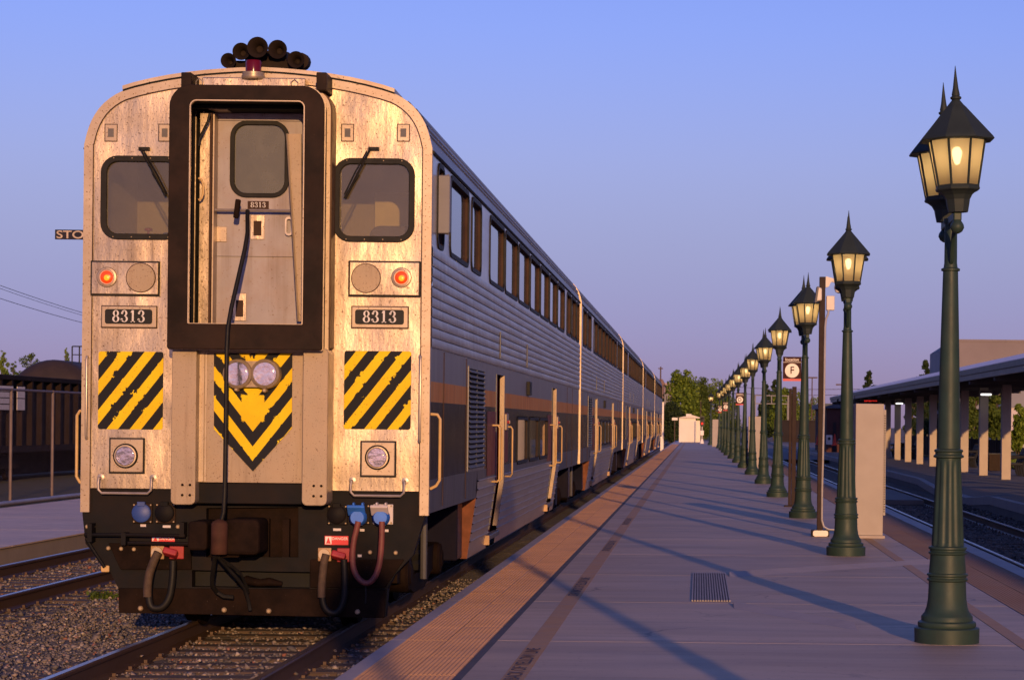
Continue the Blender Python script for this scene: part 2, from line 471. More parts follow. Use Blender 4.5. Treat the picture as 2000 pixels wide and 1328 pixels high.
class MB:
    def __init__(self):
        self.v, self.f = [], []

    def add(self, vs_, fs_):
        o = len(self.v)
        self.v += [tuple(p) for p in vs_]
        self.f += [tuple(i + o for i in q) for q in fs_]
        return self

    def box(self, x0, x1, y0, y1, z0, z1):
        return self.add([(x0, y0, z0), (x1, y0, z0), (x1, y1, z0), (x0, y1, z0), (x0, y0, z1), (x1, y0, z1), (x1, y1, z1), (x0, y1, z1)],
                        [(0, 3, 2, 1), (4, 5, 6, 7), (0, 1, 5, 4), (1, 2, 6, 5), (2, 3, 7, 6), (3, 0, 4, 7)])

    def obox(self, c, size, mat3):
        "box of given size centred at c, turned by a 3x3 matrix"
        sx, sy, sz = (s / 2 for s in size)
        vs_ = [Vector(c) + mat3 @ Vector(p) for p in ((-sx, -sy, -sz), (sx, -sy, -sz), (sx, sy, -sz), (-sx, sy, -sz), (-sx, -sy, sz), (sx, -sy, sz), (sx, sy, sz), (-sx, sy, sz))]
        return self.add(vs_, [(0, 3, 2, 1), (4, 5, 6, 7), (0, 1, 5, 4), (1, 2, 6, 5), (2, 3, 7, 6), (3, 0, 4, 7)])

    def prism(self, pts, y0, y1, ax='y'):
        "outline in the x-z plane pushed from y0 to y1 (or x = const with ax 'x': pts are (y, z); ax 'z': pts are (x, y))"
        def P(p, d):
            return (p[0], d, p[1]) if ax == 'y' else ((d, p[0], p[1]) if ax == 'x' else (p[0], p[1], d))
        n = len(pts)
        vs_ = [P(p, y0) for p in pts] + [P(p, y1) for p in pts]
        fs_ = [tuple(range(n)), tuple(range(2 * n - 1, n - 1, -1))]
        fs_ += [(i, i + n, (i + 1) % n + n, (i + 1) % n) for i in range(n)]
        return self.add(vs_, fs_)

    def ring(self, outer, inner, y0, y1, ax='y'):
        def P(p, d):
            return (p[0], d, p[1]) if ax == 'y' else (d, p[0], p[1])
        n = len(outer)
        vs_ = [P(p, y0) for p in outer] + [P(p, y0) for p in inner] + [P(p, y1) for p in outer] + [P(p, y1) for p in inner]
        fs_ = []
        for i in range(n):
            j = (i + 1) % n
            fs_ += [(i, j, j + n, i + n), (i + 2 * n, i + 3 * n, j + 3 * n, j + 2 * n), (i, i + 2 * n, j + 2 * n, j), (i + n, j + n, j + 3 * n, i + 3 * n)]
        return self.add(vs_, fs_)

    def tube(self, path, r, n=8, caps=True):
        path = [Vector(p) for p in path]
        rs = r if isinstance(r, (list, tuple)) else [r] * len(path)
        vs_, fs_ = [], []
        prev = None
        for i, p in enumerate(path):
            d = (path[min(i + 1, len(path) - 1)] - path[max(i - 1, 0)]).normalized()
            ref = prev if prev is not None else (Vector((0, 0, 1)) if abs(d.z) < 0.9 else Vector((1, 0, 0)))
            a = d.cross(ref)
            if a.length < 1e-4:
                a = d.cross(Vector((0.3, 1, 0.2)))
            a.normalize()
            bb = a.cross(d).normalized()
            prev = bb
            for k in range(n):
                t = 2 * pi * k / n
                vs_.append(p + (a * cos(t) + bb * sin(t)) * rs[i])
        for i in range(len(path) - 1):
            for k in range(n):
                fs_.append((i * n + k, i * n + (k + 1) % n, (i + 1) * n + (k + 1) % n, (i + 1) * n + k))
        if caps:
            fs_.append(tuple(range(n - 1, -1, -1)))
            fs_.append(tuple((len(path) - 1) * n + k for k in range(n)))
        return self.add(vs_, fs_)

    def lathe(self, prof, n=16, c=(0, 0, 0), axis='z', flute=None):
        "prof: list of (radius, height)"
        vs_, fs_ = [], []
        for r, h in prof:
            for k in range(n):
                t = 2 * pi * k / n
                a, b = r * cos(t), r * sin(t)
                p = (a, b, h) if axis == 'z' else ((a, h, b) if axis == 'y' else (h, a, b))
                vs_.append((p[0] + c[0], p[1] + c[1], p[2] + c[2]))
        for i in range(len(prof) - 1):
            for k in range(n):
                fs_.append((i * n + k, i * n + (k + 1) % n, (i + 1) * n + (k + 1) % n, (i + 1) * n + k))
        if prof[0][0] > 1e-5:
            fs_.append(tuple(range(n - 1, -1, -1)))
        if prof[-1][0] > 1e-5:
            fs_.append(tuple((len(prof) - 1) * n + k for k in range(n)))
        return self.add(vs_, fs_)

    def build(self, name, mat, parent=None, smooth=False, bevel=0.0, org=None):
        me = bpy.data.meshes.new(name)
        vv = self.v
        if org is not None:
            vv = [(p[0] - org[0], p[1] - org[1], p[2] - org[2]) for p in vv]
        me.from_pydata(vv, [], self.f)
        me.materials.append(mat)
        bm = bmesh.new()
        bm.from_mesh(me)
        bmesh.ops.remove_doubles(bm, verts=bm.verts, dist=1e-5)
        bmesh.ops.recalc_face_normals(bm, faces=bm.faces)
        bm.to_mesh(me)
        bm.free()
        if smooth:
            me.polygons.foreach_set('use_smooth', [True] * len(me.polygons))
            me.set_sharp_from_angle(angle=radians(38))
        o = bpy.data.objects.new(name, me)
        COL.objects.link(o)
        if org is not None:
            o.location = org
        if parent is not None:
            o.parent = parent
        if bevel:
            md = o.modifiers.new('bevel', 'BEVEL')
            md.width = bevel
            md.segments = 2
            md.limit_method = 'ANGLE'
            md.angle_limit = radians(40)
        return o


def empty(name, loc=(0, 0, 0), rz=0.0):
    o = bpy.data.objects.new(name, None)
    COL.objects.link(o)
    o.location = loc
    o.rotation_euler = (0, 0, rz)
    o.empty_display_size = 0.2
    return o


def tag(o, label, cat, group=None):
    o['label'] = label
    o['category'] = cat
    if group:
        o['group'] = group
    return o


def struct(o, kind='structure'):
    o['kind'] = kind
    return o


def link_copy(o, parent):
    c = o.copy()
    COL.objects.link(c)
    c.parent = parent
    for ch in o.children:
        link_copy(ch, c)
    return c


def copy_thing(root, loc, rz=0.0):
    c = root.copy()
    COL.objects.link(c)
    c.location = loc
    c.rotation_euler = (0, 0, rz)
    for ch in root.children:
        link_copy(ch, c)
    return c


def filled(outline, holes, y0, y1):
    "flat plate in the x-z plane with holes, from y0 (front) to y1 (back)"
    bm = bmesh.new()
    loops = [outline] + holes
    es = []
    for lp in loops:
        vv = [bm.verts.new((p[0], y0, p[1])) for p in lp]
        for i in range(len(vv)):
            es.append(bm.edges.new((vv[i], vv[(i + 1) % len(vv)])))
    bmesh.ops.triangle_fill(bm, use_beauty=True, use_dissolve=False, edges=es)
    if y1 is not None:
        r = bmesh.ops.extrude_face_region(bm, geom=list(bm.faces))
        bmesh.ops.translate(bm, verts=[g for g in r['geom'] if isinstance(g, bmesh.types.BMVert)], vec=(0, y1 - y0, 0))
    mb = MB()
    bm.verts.index_update()
    mb.add([v.co[:] for v in bm.verts], [tuple(v.index for v in f.verts) for f in bm.faces])
    bm.free()
    return mb


def text_mesh(s, size, align='CENTER'):
    cu = bpy.data.curves.new('txt', 'FONT')
    cu.body = s
    cu.size = size
    cu.align_x = align
    cu.align_y = 'CENTER'
    cu.offset = size * 0.012
    o = bpy.data.objects.new('txt', cu)
    COL.objects.link(o)
    dg = bpy.context.evaluated_depsgraph_get()
    me = bpy.data.meshes.new_from_object(o.evaluated_get(dg))
    mb = MB()
    mb.add([tuple(v.co) for v in me.vertices], [tuple(p.vertices) for p in me.polygons])
    bpy.data.objects.remove(o)
    bpy.data.curves.remove(cu)
    bpy.data.meshes.remove(me)
    return mb


def text_on_front(s, size, x, y, z, name, mat, parent, sx=1.0, depth=0.003):
    mb = text_mesh(s, size)
    mb.v = [(x + p[0] * sx, y, z + p[1]) for p in mb.v]
    return mb.build(name, mat, parent)


def digits_8313(mb, x, y, z, h, w):
    "fat-face serif numerals standing on z, centred on x, facing -y"
    dw = w / 4.0
    def ringp(cx, cz, rx, rz, tx, tz, a0, a1, n=14):
        o_ = [(cx + rx * cos(radians(a0 + (a1 - a0) * i / n)), cz + rz * sin(radians(a0 + (a1 - a0) * i / n))) for i in range(n + 1)]
        i_ = [(cx + (rx - tx) * cos(radians(a0 + (a1 - a0) * i / n)), cz + (rz - tz) * sin(radians(a0 + (a1 - a0) * i / n))) for i in range(n + 1)]
        vs_ = [(p[0], y, p[1]) for p in o_] + [(p[0], y, p[1]) for p in i_]
        mb.add(vs_, [(i, i + 1, n + 2 + i, n + 1 + i) for i in range(n)])
    def disc(cx, cz, r):
        mb.add([(px_, y, pz_) for px_, pz_ in circ(cx, cz, r, 10)], [tuple(range(10))])
    def quad(x0, x1, z0, z1):
        mb.add([(x0, y, z0), (x1, y, z0), (x1, y, z1), (x0, y, z1)], [(0, 1, 2, 3)])
    x0 = x - w / 2
    for k, ch in enumerate('8313'):
        cx = x0 + dw * (k + 0.5)
        r1, r2 = dw * 0.36, dw * 0.42
        tx = dw * 0.225
        if ch == '8':
            ringp(cx, z + h * 0.74, r1, h * 0.26, tx * 0.9, h * 0.055, 0, 360)
            ringp(cx, z + h * 0.26, r2, h * 0.27, tx, h * 0.055, 0, 360)
        elif ch == '3':
            ringp(cx, z + h * 0.75, r1, h * 0.25, tx, h * 0.055, -80, 165)
            ringp(cx, z + h * 0.27, r2, h * 0.27, tx, h * 0.055, -165, 90)
            disc(cx - r1 * 0.72, z + h * 0.76, dw * 0.13)
            disc(cx - r2 * 0.72, z + h * 0.22, dw * 0.14)
        else:
            quad(cx - dw * 0.10, cx + dw * 0.12, z, z + h)
            quad(cx - dw * 0.24, cx + dw * 0.27, z, z + h * 0.07)
            mb.add([(cx - dw * 0.26, y, z + h * 0.80), (cx - dw * 0.10, y, z + h * 0.80), (cx - dw * 0.10, y, z + h)], [(0, 1, 2)])


def bolts(mb, pts, y, r=0.012, d=0.01, n=8):
    for x, z in pts:
        mb.lathe([(r, 0), (r, -d * 0.6), (r * 0.6, -d), (0, -d)], n, (x, y, z), 'y')

# ------------------------------------------------------------------ ground, platforms, tracks
M_dirt = pmat('dry_dirt', (0.13, 0.10, 0.08), 0.9, 0, 0.3, 0.6, dirt=(0.07, 0.06, 0.045), dirt_amt=0.7, bump=0.4, bscale=8, bdist=0.05)
M_conc = pmat('platform_concrete', (0.455, 0.335, 0.232), 0.62, 0, 0.14, 0.9, (0.35, 1.6, 1), crack=True, blot_thr=0.62, streak=0.85, streak_map=(0.5, 9, 1), streak_col=(0.27, 0.205, 0.15), blot=(0.21, 0.165, 0.13), tone=0.06, dirt=(0.28, 0.21, 0.155), dirt_amt=0.65, dirt_scale=0.8, speck=(0.09, 0.09, 0.09), speck_scale=30, speck_thr=0.72, bump=0.12, bscale=70, bdist=0.004)
M_joint = pmat('pale_joint', (0.55, 0.48, 0.45), 0.8, 0, 0.1, 3)
M_edge = pmat('edge_concrete', (0.37, 0.31, 0.285), 0.65, 0, 0.1, 1.5, dirt=(0.2, 0.18, 0.18), dirt_amt=0.5, bump=0.15, bscale=60, bdist=0.004)
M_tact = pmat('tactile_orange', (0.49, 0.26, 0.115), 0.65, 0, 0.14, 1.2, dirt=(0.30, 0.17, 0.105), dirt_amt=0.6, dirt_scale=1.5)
M_tactd = pmat('tactile_brown', (0.19, 0.115, 0.075), 0.7, 0, 0.15, 1.2, dirt=(0.14, 0.11, 0.09), dirt_amt=0.7, dirt_scale=1.2)  # darker, browner version of the tactile colour
M_line = pmat('painted_line_orange', (0.46, 0.24, 0.075), 0.65, 0, 0.18, 2.5, dirt=(0.17, 0.13, 0.11), dirt_amt=0.7, dirt_scale=2.5)
M_letter = pmat('line_letter_dark', (0.045, 0.045, 0.06), 0.7, 0, 0.2, 5)
M_seam = pmat('dark_seam', (0.06, 0.058, 0.07), 0.8, 0, 0.2, 3)
M_wall = pmat('platform_side', (0.09, 0.085, 0.09), 0.85, 0, 0.2, 1.5)
M_rail = pmat('rail_side', (0.085, 0.045, 0.030), 0.55, 0.2, 0.25, 2, (1, 0.2, 1), dirt=(0.04, 0.025, 0.02), dirt_amt=0.6)
M_railtop = pmat('rail_head', (0.28, 0.24, 0.26), 0.28, 0.9, 0.15, 2, (1, 0.15, 1), rvar=0.06)
M_tie = pmat('wood_tie', (0.085, 0.055, 0.042), 0.85, 0, 0.3, 2.5, (6, 40, 6) if False else (1, 14, 6), dirt=(0.04, 0.03, 0.025), dirt_amt=0.6, bump=0.5, bscale=6, bdist=0.01)
M_ballast = pmat('ballast_bed', (0.105, 0.088, 0.078), 0.95, 0, 0.35, 9, dirt=(0.05, 0.042, 0.04), dirt_amt=0.7, dirt_scale=16, bump=1.0, bscale=28, bdist=0.03)


def stone_mat(name, stops, rough=0.85):
    m = bpy.data.materials.new(name)
    m.use_nodes = True
    nt = m.node_tree
    b = nt.nodes['Principled BSDF']
    g = N(nt, 'ShaderNodeNewGeometry')
    r = N(nt, 'ShaderNodeValToRGB')
    r.color_ramp.interpolation = 'LINEAR'
    e = r.color_ramp.elements
    e[0].position, e[0].color = stops[0][0], (*stops[0][1], 1)
    e[1].position, e[1].color = stops[-1][0], (*stops[-1][1], 1)
    for p, c in stops[1:-1]:
        q = e.new(p)
        q.color = (*c, 1)
    nt.links.new(g.outputs['Random Per Island'], r.inputs[0])
    nt.links.new(r.outputs[0], b.inputs['Base Color'])
    b.inputs['Roughness'].default_value = rough
    return m


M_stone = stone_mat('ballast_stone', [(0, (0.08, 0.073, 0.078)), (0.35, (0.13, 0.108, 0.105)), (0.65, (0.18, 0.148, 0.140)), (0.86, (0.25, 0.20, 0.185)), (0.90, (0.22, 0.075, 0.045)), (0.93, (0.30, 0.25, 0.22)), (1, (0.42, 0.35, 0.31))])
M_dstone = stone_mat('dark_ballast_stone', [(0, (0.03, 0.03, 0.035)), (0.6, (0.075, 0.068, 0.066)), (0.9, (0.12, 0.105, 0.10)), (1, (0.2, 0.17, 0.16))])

RZ = -0.20           # top of rail
BZ = -0.385          # ballast level

g = MB()
g.add([(-900, -60, -0.45), (900, -60, -0.45), (900, 2500, -0.45), (-900, 2500, -0.45)], [(0, 1, 2, 3)])
struct(g.build('ground', M_dirt))


def bed(name, x0, x1, y0, y1, seed, mat, step=0.16):
    nx, ny = max(2, int((x1 - x0) / step)), max(2, int((y1 - y0) / step))
    xs, ys = np.linspace(x0, x1, nx + 1), np.linspace(y0, y1, ny + 1)
    X, Y = np.meshgrid(xs, ys, indexing='ij')
    r = np.random.default_rng(seed)
    Z = BZ + r.normal(0, 0.012, X.shape)
    v = np.stack([X, Y, Z], -1).reshape(-1, 3)
    i = np.arange(nx)[:, None] * (ny + 1) + np.arange(ny)[None, :]
    f = np.stack([i, i + ny + 1, i + ny + 2, i + 1], -1).reshape(-1, 4)
    me = bpy.data.meshes.new(name)
    me.from_pydata(v.tolist(), [], f.tolist())
    me.materials.append(mat)
    o = bpy.data.objects.new(name, me)
    COL.objects.link(o)
    return o


tb = bed('trackbed', -9.75, -2.30, 6.0, 46.0, 3, M_ballast)
struct(tb)
far_bed = MB().box(-9.75, -2.30, 46.0, 420, BZ - 0.05, BZ).build('trackbed', M_ballast)
struct(far_bed)
rb = bed('trackbed', 3.85, 7.2, 14.0, 80.0, 5, M_ballast, 0.25)
struct(rb)
struct(MB().box(3.85, 7.2, 80, 420, BZ - 0.05, BZ).build('trackbed', M_ballast))


def stones(name, pts, sizes, mat, seed):
    r = np.random.default_rng(seed)
    n = len(pts)
    base = np.array([[1, 0, 0], [-1, 0, 0], [0, 1, 0], [0, -1, 0], [0, 0, 1], [0, 0, -1], ], float)
    fc = np.array([[0, 2, 4], [2, 1, 4], [1, 3, 4], [3, 0, 4], [2, 0, 5], [1, 2, 5], [3, 1, 5], [0, 3, 5]])
    V = base[None] * r.uniform(0.6, 1.25, (n, 6, 1)) + r.normal(0, 0.16, (n, 6, 3))
    V *= np.array([1, 1, 0.7])
    a = r.uniform(0, 2 * pi, n)
    t = r.uniform(-0.7, 0.7, n)
    ca, sa, ct, st = np.cos(a), np.sin(a), np.cos(t), np.sin(t)
    x, y, z = V[..., 0], V[..., 1], V[..., 2]
    y, z = y * ct[:, None] - z * st[:, None], y * st[:, None] + z * ct[:, None]
    x, y = x * ca[:, None] - y * sa[:, None], x * sa[:, None] + y * ca[:, None]
    V = np.stack([x, y, z], -1) * sizes[:, None, None] + pts[:, None, :]
    Fc = fc[None] + (np.arange(n) * 6)[:, None, None]
    me = bpy.data.meshes.new(name)
    me.vertices.add(n * 6)
    me.vertices.foreach_set('co', V.reshape(-1).astype(np.float32))
    me.loops.add(n * 24)
    me.loops.foreach_set('vertex_index', Fc.reshape(-1).astype(np.int32))
    me.polygons.add(n * 8)
    me.polygons.foreach_set('loop_start', np.arange(0, n * 24, 3, dtype=np.int32))
    me.polygons.foreach_set('loop_total', np.full(n * 8, 3, np.int32))
    me.update()
    me.validate()
    me.materials.append(mat)
    o = bpy.data.objects.new(name, me)
    COL.objects.link(o)
    o['kind'] = 'stuff'
    return o


def scatter(n, x0, x1, y0, y1, seed, ties=()):
    r = np.random.default_rng(seed)
    p = np.stack([r.uniform(x0, x1, n), r.uniform(y0, y1, n), np.full(n, BZ + 0.008) + r.normal(0, 0.010, n)], -1)
    keep = np.ones(n, bool)
    for tx0, tx1, t0, dt, w in ties:
        on = (p[:, 0] > tx0) & (p[:, 0] < tx1) & (np.abs((p[:, 1] - t0 + dt / 2) % dt - dt / 2) < w / 2)
        keep &= ~(on & (r.uniform(0, 1, n) > 0.07))
        p[on, 2] += 0.03
    return p[keep]


MAIN_X, LEFT_X, RIGHT_X = -3.977, -8.13, 5.25
TIE_DT = 0.52
ties_main = (MAIN_X - 1.3, MAIN_X + 1.3, 12.0, TIE_DT, 0.24)
ties_left = (LEFT_X - 1.3, LEFT_X + 1.3, 18.0, TIE_DT, 0.24)
pp = scatter(56000, -9.6, -2.38, 13.0, 30.0, 21, (ties_main, ties_left))
# keep what the photograph can see
uu = pp[:, 0] / pp[:, 1] * F + CX
pp = pp[(uu > -60)]
ss = np.random.default_rng(4).lognormal(math.log(0.0175), 0.36, len(pp))
st = stones('gravel', pp, ss, M_stone, 9)
st['label'] = 'brown grey crushed stone around the near rails'
pp = scatter(9000, -9.6, -6.0, 30.0, 46.0, 22, ())
st2 = stones('gravel', pp, np.full(len(pp), 0.032), M_stone, 10)
st2['label'] = 'brown grey crushed stone along the far left track'
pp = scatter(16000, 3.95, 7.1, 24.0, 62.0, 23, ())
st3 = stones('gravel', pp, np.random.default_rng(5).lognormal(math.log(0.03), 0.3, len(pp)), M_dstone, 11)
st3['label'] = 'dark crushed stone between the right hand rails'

RAIL_PROF = [(-0.07, 0), (0.07, 0), (0.07, 0.012), (0.012, 0.035), (0.010, 0.125), (0.034, 0.138), (0.036, 0.160), (0.028, 0.1695), (-0.028, 0.1695), (-0.036, 0.160), (-0.034, 0.138), (-0.010, 0.125), (-0.012, 0.035), (-0.07, 0.012)]
tie_mesh = None


def track(name, xc, y0, y1, tie_y0, tie_y1):
    root = empty(name, (xc, 0, RZ - 0.17))
    struct(root)
    for sx in (-1, 1):
        r = MB().prism([(p[0] + sx * 0.7535, p[1]) for p in RAIL_PROF], y0, y1).build('rail', M_rail, root)
        MB().box(sx * 0.7535 - 0.026, sx * 0.7535 + 0.026, y0 + 0.01, y1 - 0.01, 0.1696, 0.1716).build('rail_head', M_railtop, r)
    global tie_mesh
    y = tie_y0
    rr = random.Random(int(xc * 10))
    while y < tie_y1:
        if tie_mesh is None:
            t = MB().box(-1.3, 1.3, -0.115, 0.115, -0.14, 0.0).build('tie', M_tie, root, bevel=0.012)
            tie_mesh = t.data
        else:
            t = bpy.data.objects.new('tie', tie_mesh)
            COL.objects.link(t)
            t.parent = root
            md = t.modifiers.new('bevel', 'BEVEL')
            md.width = 0.012
        t.location = (rr.uniform(-0.05, 0.05), y, rr.uniform(0.000, 0.014))
        t.rotation_euler = (0, rr.uniform(-0.006, 0.006), rr.uniform(-0.018, 0.018))
        y += TIE_DT
    # tie plates with spikes
    mb = MB()
    y = tie_y0
    while y < tie_y1:
        for sx in (-1, 1):
            mb.box(sx * 0.7535 - 0.13, sx * 0.7535 + 0.13, y - 0.09, y + 0.09, 0.0045, 0.0135)
            for q in (-0.095, 0.095):
                mb.box(sx * 0.7535 + q - 0.014, sx * 0.7535 + q + 0.014, y - 0.05, y - 0.022, 0.0135, 0.04)
        y += TIE_DT
    tp = mb.build('tie_plate', M_rail, root)
    tp['kind'] = 'stuff'
    return root


track('railway_track', MAIN_X, -5, 420, 12.0, 24.5)
track('railway_track', LEFT_X, -5, 420, 18.0, 40.0)
track('railway_track', RIGHT_X, -5, 420, 24.0, 60.0)

# island platform
PL = -2.36
plat = MB().box(PL, 3.90, -30, 230, -0.60, -0.004).build('platform', M_joint)
struct(plat)
skirt = MB().box(PL - 0.012, PL - 0.001, -30, 230, -0.62, -0.03).build('side_wall', M_wall, plat)
y, n = -14.0, 0
SL = 3.95
y = 17.8 - 8 * SL
while y < 226:
    MB().box(-1.55, 2.945, y + 0.006, y + SL - 0.006, -0.03, 0.0).build('slab', M_conc, plat)
    MB().box(PL - 0.02, -2.262, y + 0.004, y + SL - 0.004, -0.03, 0.0).build('edge_slab', M_edge, plat, bevel=0.008)
    MB().box(3.70, 3.93, y + 0.004, y + SL - 0.004, -0.03, 0.0).build('edge_slab', M_edge, plat, bevel=0.008)
    y += SL
MB().box(-1.61, -1.551, -20, 226, -0.028, -0.001).build('seam_strip', M_seam, plat)


def tact_mesh(w, l, nr, h=0.0055):
    "a tile covered in rows of truncated domes"
    mb = MB().box(0, w, 0, l, -0.02, 0.0)
    d = w / nr
    e = 0.052
    ny = int(l / e)
    for i in range(nr):
        for j in range(ny):
            cx_, cy_ = d * (i + 0.5), e * (j + 0.5)
            a, c = d * 0.40, d * 0.25
            b, f = e * 0.36, e * 0.20
            mb.add([(cx_ - a, cy_ - b, 0.0002), (cx_ + a, cy_ - b, 0.0002), (cx_ + a, cy_ + b, 0.0002), (cx_ - a, cy_ + b, 0.0002), (cx_ - c, cy_ - f, h), (cx_ + c, cy_ - f, h), (cx_ + c, cy_ + f, h), (cx_ - c, cy_ + f, h)],
                   [(4, 5, 6, 7), (0, 1, 5, 4), (1, 2, 6, 5), (2, 3, 7, 6), (3, 0, 4, 7)])
    return mb


def tact_row(x0, w, y0, y1, l, nr, mat, cols):
    proto = None
    rr = random.Random(5)
    y = y0
    while y < y1:
        for c in range(cols):
            if proto is None:
                o = tact_mesh(w - 0.006, l - 0.006, nr).build('tactile_tile', mat, plat)
                proto = o
            else:
                o = bpy.data.objects.new('tactile_tile', proto.data)
                COL.objects.link(o)
                o.parent = plat
            o.location = (x0 + c * w + 0.003, y + rr.uniform(0, 0.004), rr.uniform(-0.0015, 0.0015))
        y += l


tact_row(-2.260, 0.325, 8.0, 60.0, 1.22, 10, M_tact, 2)
tact_row(-2.260, 0.325, 60.2, 190.0, 5.0, 10, M_tact, 2)
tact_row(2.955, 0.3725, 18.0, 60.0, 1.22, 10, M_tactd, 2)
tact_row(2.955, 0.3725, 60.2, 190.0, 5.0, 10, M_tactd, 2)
# painted warning line with lettering along the left side
ln = MB().box(-1.29, -1.14, -5, 200, 0.0005, 0.004).build('painted_line', M_line, plat)
for k in range(4):
    tm = text_mesh('STAY BACK OF YELLOW LINE', 0.155)
    xs = [p[0] for p in tm.v]
    sc = 2.65 / (max(xs) - min(xs))
    tm.v = [(-1.215 - p[1] * 0.95, 15.85 + 7.9 * k + p[0] * sc, 0.0065) for p in tm.v]
    tm.build('line_lettering', M_letter, ln)
ln2 = MB().box(2.50, 2.62, 10, 34.5, 0.0005, 0.004).build('painted_line', M_line, plat)
# grooved drain grate in the slab
M_grategap = pmat('grate_gap', (0.14, 0.12, 0.11), 0.8, 0, 0.15, 4)
gr = MB()
gx0, gx1, gy0, gy1 = -0.045, 0.315, 21.9, 26.05
nb = 15
gp = MB().box(gx0, gx1, gy0, gy1, 0.0005, 0.003).build('drain_grate', M_grategap, plat)
for i in range(nb):
    a = gx0 + (gx1 - gx0) * i / (nb - 1)
    MB().box(a - 0.0065, a + 0.0065, gy0, gy1, 0.003, 0.016).build('bar', M_edge, gp)
# low ramps added beside the grate, tilted to the sun for bright bands
for (a, b, wd) in (((1424, 1122), (1815, 1097), 0.42), ((1432, 1181), (1668, 1222), 0.42)):
    A, B = G(*a), G(*b)
    if A.x > B.x:
        A, B = B, A
    m = MB()
    m.add([(A.x, A.y - wd, 0.0006), (B.x, B.y - wd, 0.0006), (B.x, B.y, 0.036), (A.x, A.y, 0.036), (B.x, B.y + 0.15, 0.0006), (A.x, A.y + 0.15, 0.0006)],
          [(0, 1, 2, 3), (3, 2, 4, 5), (0, 3, 5), (1, 4, 2)])
    m.build('sun_ramp', M_edge, plat)

M_wkslab = pmat('walkway_concrete', (0.64, 0.48, 0.37), 0.7, 0, 0.08, 0.8, dirt=(0.3, 0.24, 0.22), dirt_amt=0.4)
# left walkway beyond the left track
wk = MB().box(-13.75, -9.62, 10, 200, -0.60, -0.12).build('walkway', M_edge)
struct(wk)
y = 14.0
while y < 130:
    MB().box(-13.74, -9.60, y + 0.008, y + 4.49, -0.12, -0.10).build('slab', M_wkslab, wk)
    y += 4.5

M_verge = pmat('dry_verge', (0.060, 0.055, 0.024), 0.95, 0, 0.4, 1.2, dirt=(0.09, 0.055, 0.035), dirt_amt=0.6, bump=0.8, bscale=14, bdist=0.05)
struct(MB().add([(-30, 20, -0.36), (-13.76, 20, -0.16), (-13.76, 200, -0.16), (-30, 200, -0.36)], [(0, 1, 2, 3)]).build('verge', M_verge))
# far right platform under the canopy, dipping to a foot crossing
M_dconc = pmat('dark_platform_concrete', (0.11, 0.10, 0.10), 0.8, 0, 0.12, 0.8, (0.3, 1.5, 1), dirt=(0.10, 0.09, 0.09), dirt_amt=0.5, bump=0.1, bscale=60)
prof = [(20, 0.0), (56, 0.0), (61, -0.19), (68.5, -0.19), (74.5, 0.0), (230, 0.0)]
m = MB()
for x0, x1, flat in ((7.15, 8.6, False), (8.6, 30, True)):
    for i in range(len(prof) - 1):
        (ya, za), (yb, zb) = prof[i], prof[i + 1]
        zc, zd = (0.0, 0.0)
        m.add([(x0, ya, 0 if flat else za), (x1, ya, zc), (x1, yb, zd), (x0, yb, 0 if flat else zb)], [(0, 1, 2, 3)])
        if not flat:
            m.add([(x0, ya, za), (x0, yb, zb), (x0, yb, -0.6), (x0, ya, -0.6)], [(0, 1, 2, 3)])
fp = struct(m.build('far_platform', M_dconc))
m = MB()
for i in range(len(prof) - 1):
    (ya, za), (yb, zb) = prof[i], prof[i + 1]
    m.add([(7.14, ya, za + 0.006), (7.34, ya, za + 0.006 - za * 0.13), (7.34, yb, zb + 0.006 - zb * 0.13), (7.14, yb, zb + 0.006), (7.14, ya, za - 0.2), (7.14, yb, zb - 0.2)],
          [(0, 1, 2, 3), (4, 0, 3, 5)])
m.build('kerb', M_edge, fp)
m = MB()
for i in range(len(prof) - 1):
    (ya, za), (yb, zb) = prof[i], prof[i + 1]
    k0, k1 = 1 - 0.2 / 1.45, 1 - 0.9 / 1.45
    m.add([(7.36, ya, za * k0 + 0.008), (8.05, ya, za * k1 + 0.008), (8.05, yb, zb * k1 + 0.008), (7.36, yb, zb * k0 + 0.008)], [(0, 1, 2, 3)])
m.build('tactile_strip', M_tactd, fp)
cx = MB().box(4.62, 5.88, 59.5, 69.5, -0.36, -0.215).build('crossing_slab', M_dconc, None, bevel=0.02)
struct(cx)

# ------------------------------------------------------------------ the train
FRONT_Y = 20.5
XC = MAIN_X
CAR_PITCH, CAR_LEN = 25.9, 25.5
HW = 1.555


def FR(px, py, Yp=FRONT_Y):
    "photo pixel on a plane at distance Yp -> cab car local x, z (z above rail)"
    p = W(px, py, Yp)
    return p.x - XC, p.z - RZ


def FZ(py, Yp=FRONT_Y, px=501):
    return FR(px, py, Yp)[1]


HALF = [FR(px, py) for px, py in ((840, 290), (837, 262), (828, 238), (812, 214), (790, 195), (765, 182), (700, 165), (630, 153), (560, 146), (501, 143))]
HALF = [(min(HW, x), z) for x, z in HALF]
HALF[0] = (HW, HALF[0][1])
HALF[-1] = (0.0, HALF[-1][1])
ZEAVE = HALF[0][1]
ZTOP = HALF[-1][1]


def smooth_poly(pts, it=2):
    for _ in range(it):
        q = [pts[0]]
        for a, b in zip(pts[:-1], pts[1:]):
            q += [(a[0] * .75 + b[0] * .25, a[1] * .75 + b[1] * .25), (a[0] * .25 + b[0] * .75, a[1] * .25 + b[1] * .75)]
        q.append(pts[-1])
        pts = q
    return pts


